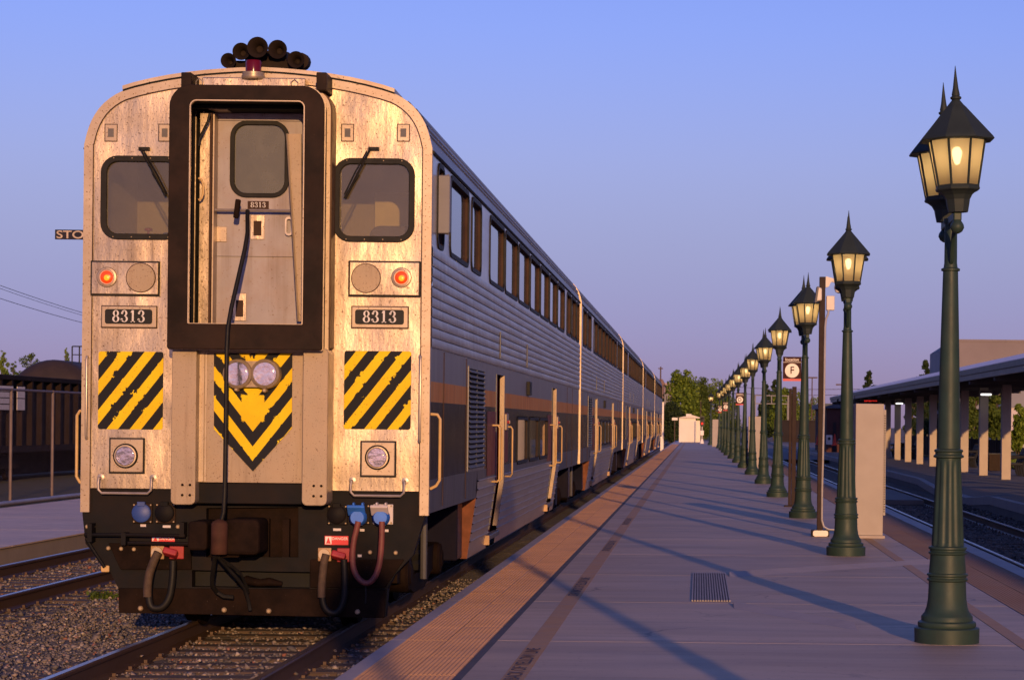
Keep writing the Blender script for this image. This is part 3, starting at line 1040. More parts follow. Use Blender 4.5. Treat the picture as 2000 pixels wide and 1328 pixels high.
HALF_S = smooth_poly(HALF, 1)
ARCH = HALF_S + [(-x, z) for x, z in reversed(HALF_S[:-1])]     # right eave over the roof to the left eave
ZB = 1.30 - 0.235          # skirt bottom
Z_LOW = 0.40               # bottom of the low middle section
Z_FRONT_BOTTOM = FZ(956)
Z_STRIPS = [('lower_band', ZB, 1.37, M_lowband), ('navy_panel', 1.37, 2.075, M_navy), ('orange_stripe', 2.075, 2.26, M_orange), ('grey_band', 2.26, 2.56, M_band)]
Z_COR0, Z_COR1 = 2.56, 3.47
Z_WB1 = ZEAVE
WIN_Z0, WIN_Z1 = 3.535, 4.235
DOORS = [(6.75, 7.85), (17.1, 18.2)]
LOWWIN = [(9.95, 11.7), (12.15, 13.85), (14.25, 15.95)]
LW_Z0, LW_Z1 = 1.33, 1.98
MID0, MID1 = 4.55, 19.15


def fx(z):
    return HW - max(0.0, 1.16 - z) * 0.14


def wall_strip(s, y0, y1, z0, z1, holes, f=None):
    "vertical side sheet at x = s*fx(z) with rectangular openings"
    mb = MB()
    hs = [(max(a, y0), min(b, y1), max(c, z0), min(d, z1)) for a, b, c, d in holes if a < y1 and b > y0 and c < z1 - 1e-6 and d > z0 + 1e-6]
    ys = sorted({y0, y1, *[h[0] for h in hs], *[h[1] for h in hs]})
    zs = sorted({z0, z1, *[h[2] for h in hs], *[h[3] for h in hs]})
    for i in range(len(ys) - 1):
        for k in range(len(zs) - 1):
            cy, cz = (ys[i] + ys[i + 1]) / 2, (zs[k] + zs[k + 1]) / 2
            if any(h[0] < cy < h[1] and h[2] < cz < h[3] for h in hs):
                continue
            mb.add([(s * fx(zs[k]), ys[i], zs[k]), (s * fx(zs[k]), ys[i + 1], zs[k]), (s * fx(zs[k + 1]), ys[i + 1], zs[k + 1]), (s * fx(zs[k + 1]), ys[i], zs[k + 1])], [(0, 1, 2, 3)])
    return mb


def side_window(root, s, y0, y1, z0, z1, r=0.09, deep=0.034, wd=0.045):
    o_ = rrect(y0 - wd, y1 + wd, z0 - wd, z1 + wd, r + wd, 5)
    i_ = rrect(y0, y1, z0, z1, r, 5)
    x1 = s * (HW + 0.014)
    mb = MB().ring(o_, i_, x1, s * (HW - 0.004), 'x')
    w = mb.build('window', M_rubber, root)
    MB().ring(rrect(y0 - 0.01, y1 + 0.01, z0 - 0.01, z1 + 0.01, r, 5), i_, s * (HW - 0.002), s * (HW - deep), 'x').build('reveal', M_reveal, w)
    MB().prism(rrect(y0 - 0.012, y1 + 0.012, z0 - 0.012, z1 + 0.012, r, 5), s * (HW - deep + 0.006), s * (HW - deep - 0.006), 'x').build('pane', M_sideglass, w)
    return w


def grab(root, s, ya, yb, z0, z1, name='grab_bar'):
    "a bent handrail standing off the side"
    x0, x1 = s * HW, s * (HW + 0.085)
    MB().tube([(x0, ya, z0), (x1 - s * 0.02, ya, z0), (x1, ya, z0 + 0.03), (x1, ya, z1 - 0.03), (x1 - s * 0.02, ya, z1), (x0, ya, z1)], 0.011, 8).build(name, M_yellowbar, root, True)


def car_sides(root, L, windows, cab):
    for s in (1, -1):
        upper = [(a, b, WIN_Z0 - 0.02, WIN_Z1 + 0.02) for a, b in windows] if s == 1 else []
        doors = [(a, b, 0.62, 2.47) for a, b in DOORS] if s == 1 else []
        lows = [(a, b, LW_Z0, LW_Z1) for a, b in LOWWIN] if s == 1 else []
        y0 = 0.03
        for nm, z0, z1, mt in Z_STRIPS:
            if nm == 'lower_band':
                wall_strip(s, y0, MID0, z0, z1, doors).build(nm, mt, root)
                wall_strip(s, MID1, L, z0, z1, doors).build(nm, mt, root)
                wall_strip(s, MID0, MID1, 1.26, z1, doors + lows).build(nm, mt, root)
            else:
                wall_strip(s, y0, L, z0, z1, doors + lows).build(nm, mt, root)
        wall_strip(s, y0, L, Z_COR1, Z_WB1 + 0.0, upper).build('window_band', M_side, root)
        # fluted sheet between window band and lower panels
        nr = 10
        pr = []
        for i in range(nr):
            a = Z_COR0 + (Z_COR1 - Z_COR0) * i / nr
            d = (Z_COR1 - Z_COR0) / nr
            for t, ofs in ((0.0, 0.0), (0.05, 0.0), (0.09, 0.013), (0.20, 0.0155), (0.50, 0.0165), (0.82, 0.0155), (0.96, 0.013)):
                pr.append((HW + ofs, a + d * t))
        pr.append((HW, Z_COR1))
        n = len(pr)
        MB().add([(s * p[0], y0, p[1]) for p in pr] + [(s * p[0], L, p[1]) for p in pr], [(i, i + 1, i + 1 + n, i + n) for i in range(n - 1)]).build('fluted_panel', M_corr, root, True)
        # low middle section with wide ribs, leaning in
        segs = [(MID0, DOORS[0][0]), (DOORS[0][1], DOORS[1][0]), (DOORS[1][1], MID1)] if s == 1 else [(MID0, MID1)]
        nr = 8
        for a_, b_ in segs:
            pr = []
            for i in range(nr):
                a = Z_LOW + 0.10 + (1.26 - Z_LOW - 0.10) * i / nr
                d = (1.26 - Z_LOW - 0.10) / nr
                for t, ofs in ((0.0, 0.0), (0.80, 0.0), (0.86, 0.016), (0.96, 0.016)):
                    pr.append((fx(a + d * t) + ofs, a + d * t))
            pr = [(fx(Z_LOW), Z_LOW)] + pr + [(fx(1.26), 1.26)]
            n = len(pr)
            MB().add([(s * p[0], a_, p[1]) for p in pr] + [(s * p[0], b_, p[1]) for p in pr], [(i, i + 1, i + 1 + n, i + n) for i in range(n - 1)]).build('ribbed_skirt', M_lowcorr, root)
        MB().tube([(s * (HW + 0.008), y0, Z_WB1 - 0.03), (s * (HW + 0.008), L, Z_WB1 - 0.03)], 0.017, 6).build('gutter', M_rubber, root)
        if s == 1:
            for a, b in windows:
                side_window(root, 1, a, b, WIN_Z0, WIN_Z1)
            for a, b in LOWWIN:
                side_window(root, 1, a, b, LW_Z0 + 0.05, LW_Z1 - 0.05, 0.03, 0.016, 0.04)
            for (a, b) in DOORS:
                d = MB()
                zz = [0.50, 1.16, 2.47]
                for k in range(2):
                    z0, z1 = zz[k], zz[k + 1]
                    d.add([(fx(z0) - 0.075, a - 0.02, z0), (fx(z0) - 0.075, b + 0.02, z0), (fx(z1) - 0.075, b + 0.02, z1), (fx(z1) - 0.075, a - 0.02, z1)], [(0, 1, 2, 3)])
                dr = d.build('door', M_reddoor, root)
                MB().box(HW - 0.074, HW - 0.068, a + 0.25, b - 0.18, 1.35, 2.30).build('pane', M_sideglass, dr)
                for yy, mt in ((a, M_lowband), (b, M_post)):
                    j = MB()
                    for k in range(2):
                        z0, z1 = zz[k] + (0.12 if k == 0 else 0), zz[k + 1]
                        t0 = 0.06
                        ya, yb2 = (yy - 0.02, yy + 0.035) if yy == a else (yy - 0.05, yy + 0.02)
                        vs_ = []
                        for zq in (z0, z1):
                            xo, xi = fx(zq) + 0.010, fx(zq) - (0.085 if yy == a else 0.046)
                            vs_ += [(xi, ya, zq), (xo, ya, zq), (xo, yb2, zq), (xi, yb2, zq)]
                        j.add(vs_, [(0, 1, 5, 4), (1, 2, 6, 5), (2, 3, 7, 6), (3, 0, 4, 7), (0, 3, 2, 1), (4, 5, 6, 7)])
                    j.build('door_post', mt, root)
                    if yy == b:
                        bt = MB()
                        for q in range(14):
                            zq = 0.68 + q * 0.13
                            bt.lathe([(0.009, 0), (0.009, -0.006), (0, -0.007)], 6, (fx(zq) - 0.02, yy - 0.05, zq), 'y')
                        bt.build('rivet', M_bolt, root)
                MB().box(fx(0.5) - 0.03, fx(0.5) + 0.05, a - 0.25, b + 0.05, 0.50, 0.56).build('door_step', M_lowband, root, bevel=0.008)
                MB().box(fx(0.5) - 0.02, fx(0.5) + 0.055, a - 0.30, a - 0.252, 0.45, 0.56).build('step_marker', M_tan, root)
                grab(root, 1, a - 0.45, a, 1.20, 1.86)
                grab(root, 1, a - 0.10, a, 1.20, 1.86)
                grab(root, 1, b + 0.32, b, 1.22, 1.84)
                wall_strip(1, a - 1.15, a - 0.03, 1.28, 2.02, []).build('maroon_panel', M_reddoor, root).location = (0.004, 0, 0)
                wall_strip(1, b + 0.03, b + 0.62, 1.40, 2.02, []).build('maroon_panel', M_reddoor, root).location = (0.004, 0, 0)
                cb = MB().box(HW, HW + 0.03, b + 0.12, b + 0.42, 1.80, 2.0).build('door_control_box', M_post, root, bevel=0.006)
                MB().lathe([(0.022, 0), (0.022, 0.02), (0, 0.025)], 8, (HW + 0.03, b + 0.2, 1.9), 'x').build('button', M_redcap, cb)
                MB().lathe([(0.022, 0), (0.022, 0.02), (0, 0.025)], 8, (HW + 0.03, b + 0.33, 1.9), 'x').build('button', M_yellowbar, cb)
            # louvre
            ly0, ly1, lz0, lz1 = 3.45, 5.15, 1.40, 2.46
            lv = MB().ring(rrect(ly0 - 0.05, ly1 + 0.05, lz0 - 0.03, lz1 + 0.03, 0.01, 1), rrect(ly0, ly1, lz0, lz1, 0.01, 1), HW + 0.012, HW + 0.001, 'x').build('louvre', M_band, root)
            MB().box(HW + 0.001, HW + 0.003, ly0, ly1, lz0, lz1).build('backing', M_void, lv)
            MB().box(HW + 0.003, HW + 0.016, (ly0 + ly1) / 2 - 0.02, (ly0 + ly1) / 2 + 0.02, lz0, lz1).build('mullion', M_slat, lv)
            ns = 20
            if cab:
                for k in range(ns):
                    zq = lz0 + (lz1 - lz0) * (k + 0.5) / ns
                    for ya, yb2 in ((ly0, (ly0 + ly1) / 2 - 0.02), ((ly0 + ly1) / 2 + 0.02, ly1)):
                        MB().add([(HW + 0.004, ya, zq + 0.014), (HW + 0.03, ya, zq - 0.012), (HW + 0.03, yb2, zq - 0.012), (HW + 0.004, yb2, zq + 0.014),
                                  (HW + 0.004, ya, zq + 0.008), (HW + 0.03, ya, zq - 0.018), (HW + 0.03, yb2, zq - 0.018), (HW + 0.004, yb2, zq + 0.008)],
                                 [(0, 1, 2, 3), (7, 6, 5, 4), (1, 5, 6, 2), (0, 4, 5, 1), (3, 2, 6, 7)]).build('slat', M_slat, lv)
            else:
                mm = MB()
                for k in range(ns):
                    zq = lz0 + (lz1 - lz0) * (k + 0.5) / ns
                    mm.add([(HW + 0.004, ly0, zq + 0.014), (HW + 0.03, ly0, zq - 0.012), (HW + 0.03, ly1, zq - 0.012), (HW + 0.004, ly1, zq + 0.014)], [(0, 1, 2, 3)])
                mm.build('slats', M_slat, lv)
            # panel seams and small plates
            sm = MB()
            for yy in (1.15, 3.25, 21.4, 23.1):
                sm.box(HW, HW + 0.006, yy - 0.012, yy + 0.012, 1.10, 2.55)
            sm.build('panel_seam', M_reveal, root)
            MB().box(HW, HW + 0.05, 11.55, 11.9, 2.28, 2.47).build('vent_plate', M_rubber, root, bevel=0.006)
            br = MB()
            for yy in (7.0, 11.3):
                br.box(HW + 0.02, HW + 0.030, yy - 0.03, yy + 0.03, 2.66, 2.98)
            br.build('joint_cover', M_lowband, root)
    # roof with lengthwise ribs at the shoulders
    pr = []
    half = [(HW, ZEAVE)]
    dense = smooth_poly(HALF, 3)
    acc = 0
    for a, b in zip(dense[:-1], dense[1:]):
        seg = hypot(b[0] - a[0], b[1] - a[1])
        nx_, nz_ = (b[1] - a[1]) / max(seg, 1e-6), -(b[0] - a[0]) / max(seg, 1e-6)
        acc += seg
        rib = 0.014 if (int(acc / 0.045) % 2 == 0 and acc > 0.12 and acc < 1.15) else 0.0
        half.append((b[0] + nx_ * rib, b[1] + nz_ * rib))
    half[-1] = (0.0, ZTOP)
    arch = half + [(-x, z) for x, z in reversed(half[:-1])]
    n = len(arch)
    MB().add([(p[0], 0.05, p[1]) for p in arch] + [(p[0], L, p[1]) for p in arch], [(i, i + 1, i + 1 + n, i + n) for i in range(n - 1)]).build('roof', M_roof, root)
    # underframe and trucks
    MB().box(-1.08, 1.08, 0.45, L, 0.75, 1.05).build('underframe', M_void, root)
    MB().box(-1.30, 1.30, MID0 + 0.1, MID1 - 0.1, 0.42, 0.80).build('equipment_box', M_void, root)
    for yy in (MID0, MID1):
        for s in (1, -1):
            MB().add([(s * 0.7, yy, Z_LOW), (s * fx(Z_LOW), yy, Z_LOW), (s * fx(1.07), yy, 1.07), (s * 0.7, yy, 1.07)], [(0, 1, 2, 3)]).build('bulkhead', M_rust, root)
    for yc in (2.35, L - 2.55):
        tr = empty('truck')
        tr.parent = root
        for s in (1, -1):
            t = MB()
            t.prism([(yc - 1.7, 0.50), (yc - 1.45, 0.62), (yc - 0.7, 0.60), (yc - 0.4, 0.40), (yc + 0.4, 0.40), (yc + 0.7, 0.60), (yc + 1.45, 0.62), (yc + 1.7, 0.50), (yc + 1.7, 0.40), (yc + 1.0, 0.34), (yc + 0.45, 0.22), (yc - 0.45, 0.22), (yc - 1.0, 0.34), (yc - 1.7, 0.40)], s * 1.05, s * 1.20, 'x')
            t.build('side_frame', M_grime, tr)
        for yw in (yc - 1.3, yc + 1.3):
            w = MB()
            w.tube([(-0.9, yw, 0.455), (0.9, yw, 0.455)], 0.08, 10)
            w.build('axle', M_grime, tr, True)
            for s in (1, -1):
                MB().lathe([(0.0, s * 0.79), (0.12, s * 0.80), (0.36, s * 0.79), (0.455, s * 0.80), (0.458, s * 0.69), (0.49, s * 0.685), (0.49, s * 0.66), (0.1, s * 0.66)], 28, (0, yw, 0.455), 'x').build('wheel', M_grime, tr, True)
                bx_ = MB().lathe([(0.17, s * 1.0), (0.17, s * 1.24), (0.15, s * 1.26), (0.15, s * 1.265), (0.09, s * 1.275), (0.08, s * 1.285), (0.0, s * 1.285)], 20, (0, yw, 0.455), 'x').build('axle_box', M_grime, tr, True)
        for s in (1, -1):
            MB().tube([(s * 1.28, yc - 0.35, 1.05), (s * 1.28, yc - 0.35, 0.35)], 0.035, 8).build('damper', M_lowband, tr, True)
            MB().lathe([(0.14, 0.42), (0.16, 0.48), (0.13, 0.52), (0.16, 0.58), (0.13, 0.62), (0.16, 0.68), (0.13, 0.74)], 16, (s * 1.12, yc, 0)).build('spring', M_rubber, tr, True)
            MB().box(min(s * 0.9, s * 1.33), max(s * 0.9, s * 1.42), yc + 1.45, yc + 1.95, 0.42, 1.04).build('brake_box', M_navy, tr, bevel=0.02)


# window bands measured on the cab car
WINS_CAB = [(0.50, 0.95), (1.55, 3.25), (3.62, 4.62)] + [(5.72 + 2.10 * k, 5.72 + 2.10 * k + 1.86) for k in range(7)] + [(21.0, 22.2), (22.5, 24.0), (24.3, 25.2)]
WINS_COACH = [(0.95, 2.35), (2.75, 4.45)] + [(5.72 + 2.10 * k, 5.72 + 2.10 * k + 1.86) for k in range(7)] + [(20.9, 22.2), (22.55, 23.9), (24.2, 25.1)]

cab = empty('cab_car', (XC, FRONT_Y, RZ))
tag(cab, 'leading stainless cab car numbered 8313 with hazard stripes and five horns', 'train car', 'cars of the passenger train')
car_sides(cab, CAR_LEN, WINS_CAB, True)

# ---- front plate
lw_win = rrect(*(FR(197, 470)[0], FR(197, 470)[0] + (808 - 655) * 20.5 / F), FR(250, 470)[1] + 0.0, FR(250, 313)[1], 0.13, 6)
rx0, rx1 = FR(655, 400)[0], FR(807, 400)[0]
rz0, rz1 = FR(730, 470)[1], FR(730, 313)[1]
WINR = rrect(rx0 + 0.02, rx1 - 0.02, rz0 + 0.02, rz1 - 0.02, 0.12, 6)
WINL = [(-x, z) for x, z in reversed(WINR)]
front_outline = [(HW, Z_FRONT_BOTTOM)] + [(x, z) for x, z in ARCH] + [(-HW, Z_FRONT_BOTTOM)]
doorway = [(-0.56, Z_FRONT_BOTTOM + 0.02), (0.53, Z_FRONT_BOTTOM + 0.02), (0.53, ZTOP - 0.32), (-0.56, ZTOP - 0.32)]
filled(front_outline, [WINR, WINL, doorway], 0.0, 0.05).build('front_panel', M_front, cab)
# riveted edge trim
off = []
path = [(HW, FZ(1003))] + [(x, z) for x, z in ARCH] + [(-HW, FZ(1003))]
for i, p in enumerate(path):
    a, b = path[max(i - 1, 0)], path[min(i + 1, len(path) - 1)]
    t = Vector((b[0] - a[0], b[1] - a[1])).normalized()
    off.append((p[0] - t.y * 0.075, p[1] + t.x * 0.075))
n = len(path)
outp = [(p[0] + (p[0] - q[0]) * 0.08, p[1] + (p[1] - q[1]) * 0.08) for p, q in zip(path, off)]
tm = MB()
vs_ = [(p[0], -0.014, p[1]) for p in outp] + [(p[0], -0.014, p[1]) for p in off] + [(p[0], 0.06, p[1]) for p in outp] + [(p[0], 0.03, p[1]) for p in off]
fs_ = []
for i in range(n - 1):
    fs_ += [(i, i + 1, i + 1 + n, i + n), (i, i + 2 * n, i + 1 + 2 * n, i + 1), (i + n, i + 1 + n, i + 1 + 3 * n, i + 3 * n)]
tm.add(vs_, fs_)
trim = tm.build('edge_trim', M_trim, cab)
rv = MB()
acc = 0.0
for a, b in zip(path[:-1], path[1:]):
    seg = hypot(b[0] - a[0], b[1] - a[1])
    k = max(1, int(seg / 0.06))
    for j in range(k):
        t = j / k
        i = path.index(a)
        qx = off[i][0] * (1 - t) + off[i + 1][0] * t
        qz = off[i][1] * (1 - t) + off[i + 1][1] * t
        px_ = a[0] * (1 - t) + b[0] * t
        pz_ = a[1] * (1 - t) + b[1] * t
        rv.lathe([(0.006, 0), (0.005, -0.004), (0, -0.005)], 5, (px_ * 0.35 + qx * 0.65, -0.014, pz_ * 0.35 + qz * 0.65), 'y')
rv.build('rivet', M_bolt, trim)['kind'] = 'stuff'
gl_ = MB()
n = len(path)
vs_ = [(p[0], -0.0165, p[1]) for p in off] + [(q[0] + (q[0] - p[0]) * 0.11, -0.0165, q[1] + (q[1] - p[1]) * 0.11) for p, q in zip(path, off)]
gl_.add(vs_, [(i, i + 1, i + 1 + n, i + n) for i in range(n - 1)])
gl_.build('trim_groove', M_reveal, trim)
# raised roof sheet
cap = [(x, z) for x, z in ARCH if abs(x) < FR(772, 180)[0]]
capo = [(x, z + 0.05) for x, z in cap]
MB().prism([(x, z) for x, z in capo] + [(x, z + 0.016) for x, z in reversed(cap)], -0.03, 6.0).build('roof_sheet', M_trim, cab)
MB().prism([(x, z + 0.0155) for x, z in cap] + [(x, z + 0.001) for x, z in reversed(cap)], -0.018, 5.9).build('roof_gap', M_void, cab)
# cab windows
for nm, wp in (('right', WINR), ('left', WINL)):
    xs, zs = [p[0] for p in wp], [p[1] for p in wp]
    x0, x1, z0, z1 = min(xs), max(xs), min(zs), max(zs)
    w = MB().ring(rrect(x0 - 0.035, x1 + 0.035, z0 - 0.035, z1 + 0.035, 0.15, 6), rrect(x0 + 0.018, x1 - 0.018, z0 + 0.018, z1 - 0.018, 0.10, 6), -0.022, 0.03).build('cab_window', M_rubber, cab, bevel=0.006)
    MB().prism(rrect(x0 + 0.012, x1 - 0.012, z0 + 0.012, z1 - 0.012, 0.10, 6), 0.012, 0.018).build('pane', M_cabglass, w)
    sb = MB()
    bolts(sb, [(x0 + (x1 - x0) * (k + 0.5) / 4, z0 - 0.012) for k in range(4)] + [(x0 + (x1 - x0) * (k + 0.5) / 4, z1 + 0.012) for k in range(4)], -0.022, 0.006, 0.004, 6)
    sb.build('screw', M_bolt, w)
# cab interior seen through the glass
ci = MB()
cx0, cx1, cz0, cz1, cy = -1.45, 1.45, FZ(500), ZTOP - 0.42, 1.5
ci.add([(cx0, 0.06, cz0), (cx1, 0.06, cz0), (cx1, cy, cz0), (cx0, cy, cz0), (cx0, 0.06, cz1), (cx1, 0.06, cz1), (cx1, cy, cz1), (cx0, cy, cz1)],
       [(0, 1, 2, 3), (4, 7, 6, 5), (3, 2, 6, 7), (0, 3, 7, 4), (1, 5, 6, 2)])
ci.build('cab_interior', M_cabwall, cab)
MB().box(-1.12, -0.82, 1.36, 1.48, cz0, cz0 + 0.62).build('cab_panel', M_cabpanel, cab)
MB().box(0.85, 1.25, 1.40, 1.48, cz0 + 0.1, cz0 + 0.72).build('cab_panel', M_cabpanel, cab)
MB().box(-0.52, -0.46, 0.2, 1.48, cz0, cz1).build('cab_partition', M_seat, cab)
MB().box(0.46, 0.52, 0.2, 1.48, cz0, cz1).build('cab_partition', M_seat, cab)
for x0, x1, h in ((-0.86, -0.5, 0.36), (0.92, 1.36, 0.33)):
    MB().prism(rrect(x0, x1, cz0, cz0 + h, 0.10, 5), 0.55, 0.68).build('cab_seat', M_seat, cab, bevel=0.03)
cs = MB().box(-1.4, -0.6, 0.10, 0.42, cz0, cz0 + 0.10)
cs.box(0.6, 1.4, 0.10, 0.42, cz0, cz0 + 0.08)
cs.build('cab_console', M_seat, cab)
# controls on the desk behind the left pane
for px, py, r_, h_, mt in ((290, 449, 0.035, 0.07, M_redcap), (240, 455, 0.026, 0.06, M_seat), (325, 458, 0.03, 0.05, M_dkblue)):
    x, z = FR(px, py, FRONT_Y + 0.25)
    MB().lathe([(0.010, z - 0.10), (0.010, z - 0.012), (r_, z - 0.010), (r_ * 1.05, z + 0.008), (r_ * 0.6, z + 0.016), (0, z + 0.018)], 12, (x, 0.25, 0)).build('control_knob', mt, cab, True)
MB().box(FR(222, 440, FRONT_Y + 0.9)[0], FR(233, 440, FRONT_Y + 0.9)[0], 0.88, 0.92, cz0, cz1).build('cab_pole', M_trim, cab)
# wipers
for (a, b, c) in (((277, 292), (326, 385), 289), ((725, 292), (676, 388), 737)):
    p, q = FR(*a), FR(*b)
    wi = MB()
    wi.tube([(p[0], -0.05, p[1]), (q[0], -0.04, q[1])], 0.010, 6)
    d = 0.03 if a[0] < 500 else -0.03
    wi.tube([(p[0] + d, -0.05, p[1] - 0.02), ((p[0] + q[0]) / 2 + d, -0.045, (p[1] + q[1]) / 2), (q[0] + d * 0.3, -0.04, q[1] + 0.03)], 0.007, 6)
    e = FR(c, a[1])
    wi.box(min(p[0], e[0]) - 0.02, max(p[0], e[0]) + 0.02, -0.045, 0.0, p[1] - 0.012, p[1] + 0.016)
    wb = wi.build('wiper', M_rubber, cab)
    t = Vector((q[0] - p[0], 0, q[1] - p[1])).normalized()
    MB().tube([(q[0] - t.x * 0.26, -0.028, q[1] - t.z * 0.26 - 0.02), (q[0] + t.x * 0.02 - 0.006, -0.028, q[1] - 0.0)], 0.009, 5).build('blade', M_bhose, wb)
# four small classification light ports
for px in (217, 322, 679, 788):
    x, z = FR(px, 260)
    pl_ = MB().box(x - 0.052, x + 0.052, -0.006, 0.0, z - 0.074, z + 0.074).build('light_port', M_trim, cab, bevel=0.003)
    MB().ring(rrect(x - 0.058, x + 0.058, z - 0.080, z + 0.080, 0.002, 1), rrect(x - 0.052, x + 0.052, z - 0.074, z + 0.074, 0.002, 1), -0.004, -0.001).build('port_outline', M_reveal, pl_)
    MB().box(x - 0.026, x + 0.026, -0.0085, -0.0062, z - 0.038, z + 0.038).build('port_glass', M_seat, pl_)
# marker light boxes
for (px0, px1, py0, py1, lx, cx_) in ((181, 310, 512, 576, 211, 277), (684, 819, 512, 578, 785, 716)):
    x0, z1 = FR(px0, py0)
    x1, z0 = FR(px1, py1)
    bxm = MB().box(x0, x1, -0.035, 0.0, z0, z1).build('marker_light_box', M_front, cab, bevel=0.006)
    MB().ring(rrect(x0 - 0.012, x1 + 0.012, z0 - 0.014, z1 + 0.012, 0.004, 1), rrect(x0 + 0.001, x1 - 0.001, z0 + 0.001, z1 - 0.001, 0.004, 1), -0.022, -0.001).build('dark_outline', M_rubber, bxm)  # dark outline around the box, slightly wider along the bottom
    lxx, lz = FR(lx, (py0 + py1) / 2 - 2)
    MB().lathe([(0.092, -0.035), (0.092, -0.040), (0.086, -0.047), (0.070, -0.050), (0.066, -0.046)], 24, (lxx, 0, lz), 'y').build('lamp_bezel', M_trim, bxm, True)
    MB().lathe([(0.0, -0.062), (0.03, -0.059), (0.052, -0.050), (0.064, -0.042), (0.064, -0.036)], 20, (lxx, 0, lz), 'y').build('red_lens', M_redlens, bxm, True)
    MB().lathe([(0.0, -0.066), (0.016, -0.0655), (0.026, -0.061), (0.0265, -0.055)], 12, (lxx + 0.004, 0, lz - 0.006), 'y').build('lens_core', M_redcore, bxm, True)
    cxx, cz_ = FR(cx_, (py0 + py1) / 2 - 1)
    pl_ = MB().lathe([(0.128, -0.035), (0.128, -0.042), (0.126, -0.044), (0, -0.044)], 28, (cxx, 0, cz_), 'y').build('blank_cover', M_post, bxm)
    MB().lathe([(0.1345, -0.036), (0.1345, -0.0375), (0.128, -0.0375)], 28, (cxx, 0, cz_), 'y').build('cover_gap', M_reveal, bxm)
    bt = MB()
    bolts(bt, [(cxx + 0.112 * cos(radians(a)), cz_ + 0.112 * sin(radians(a))) for a in (30, 90, 150, 210, 270, 330)], -0.044, 0.006, 0.004, 6)
    bt.build('screw', M_bolt, bxm)
# number boards
for (px0, px1, py0, py1) in ((200, 306, 598, 640), (688, 797, 599, 641)):
    x0, z1 = FR(px0, py0)
    x1, z0 = FR(px1, py1)
    nb_ = MB().box(x0, x1, -0.022, 0.0, z0, z1).build('number_board', M_trim, cab, bevel=0.005)
    MB().prism(rrect(x0 + 0.03, x1 - 0.035, z0 + 0.03, z1 - 0.026, 0.022, 4), -0.0265, -0.0222).build('board_face', M_plateblack, nb_)
    MB().ring(rrect(x0 - 0.007, x1 + 0.007, z0 - 0.008, z1 + 0.007, 0.003, 1), rrect(x0 + 0.001, x1 - 0.001, z0 + 0.001, z1 - 0.001, 0.003, 1), -0.010, -0.001).build('dark_outline', M_reveal, nb_)
    dm = MB()
    digits_8313(dm, (x0 + x1) / 2 - 0.002, -0.0285, z0 + 0.046, (z1 - z0) * 0.57, (x1 - x0) * 0.62)
    dm.build('number_8313', M_digit, nb_)
    sb = MB()
    bolts(sb, [(x0 + (x1 - x0) * t, z1 - 0.013) for t in (0.12, 0.3, 0.7, 0.88)], -0.022, 0.006, 0.004, 6)
    sb.build('screw', M_bolt, nb_)
# hazard stripe panels
for (px0, px1, py0, py1, dsh) in ((193, 318, 686, 839, 0.122), (673, 802, 685, 839, 0.0245)):
    x0, z1 = FR(px0, py0)
    x1, z0 = FR(px1, py1)
    o = MB().prism(rrect(x0, x1, z0, z1, 0.022, 4), -0.007, -0.001).build('hazard_panel', M_stripe, cab, org=((x0 + x1) / 2 - dsh, 0, (z0 + z1) / 2))
# square headlights
for (px0, px1, py0, py1, lx, ly) in ((217, 280, 857, 922, 247, 890), (707, 771, 863, 929, 738, 893)):
    x0, z1 = FR(px0, py0)
    x1, z0 = FR(px1, py1)
    hl = MB().box(x0, x1, -0.028, 0.0, z0, z1).build('ditch_light', M_trim, cab, bevel=0.006)
    MB().ring(rrect(x0 - 0.012, x1 + 0.014, z0 - 0.014, z1 + 0.012, 0.004, 1), rrect(x0 + 0.001, x1 - 0.001, z0 + 0.001, z1 - 0.001, 0.004, 1), -0.018, -0.001).build('dark_outline', M_rubber, hl)
    x, z = FR(lx, ly)
    MB().lathe([(0.112, -0.028), (0.112, -0.036), (0.104, -0.044), (0.088, -0.046), (0.084, -0.030)], 28, (x, 0, z), 'y').build('bezel', M_rubber, hl, True)
    MB().lathe([(0.100, -0.044), (0.098, -0.051), (0.086, -0.052), (0.084, -0.044)], 28, (x, 0, z), 'y').build('ring', M_trim, hl, True)
    MB().lathe([(0.082, -0.050), (0.072, -0.040), (0.050, -0.031), (0.026, -0.0295), (0.0, -0.0295)], 24, (x, 0, z), 'y').build('reflector', M_chrome, hl, True)
    MB().lathe([(0.030, -0.030), (0.028, -0.044), (0.012, -0.049), (0, -0.05)], 8, (x, 0, z), 'y').build('bulb_shield', M_seat, hl, True)
    MB().lathe([(0.083, -0.052), (0.06, -0.058), (0.03, -0.061), (0, -0.062)], 24, (x, 0, z), 'y').build('lens', M_lens, hl, True)
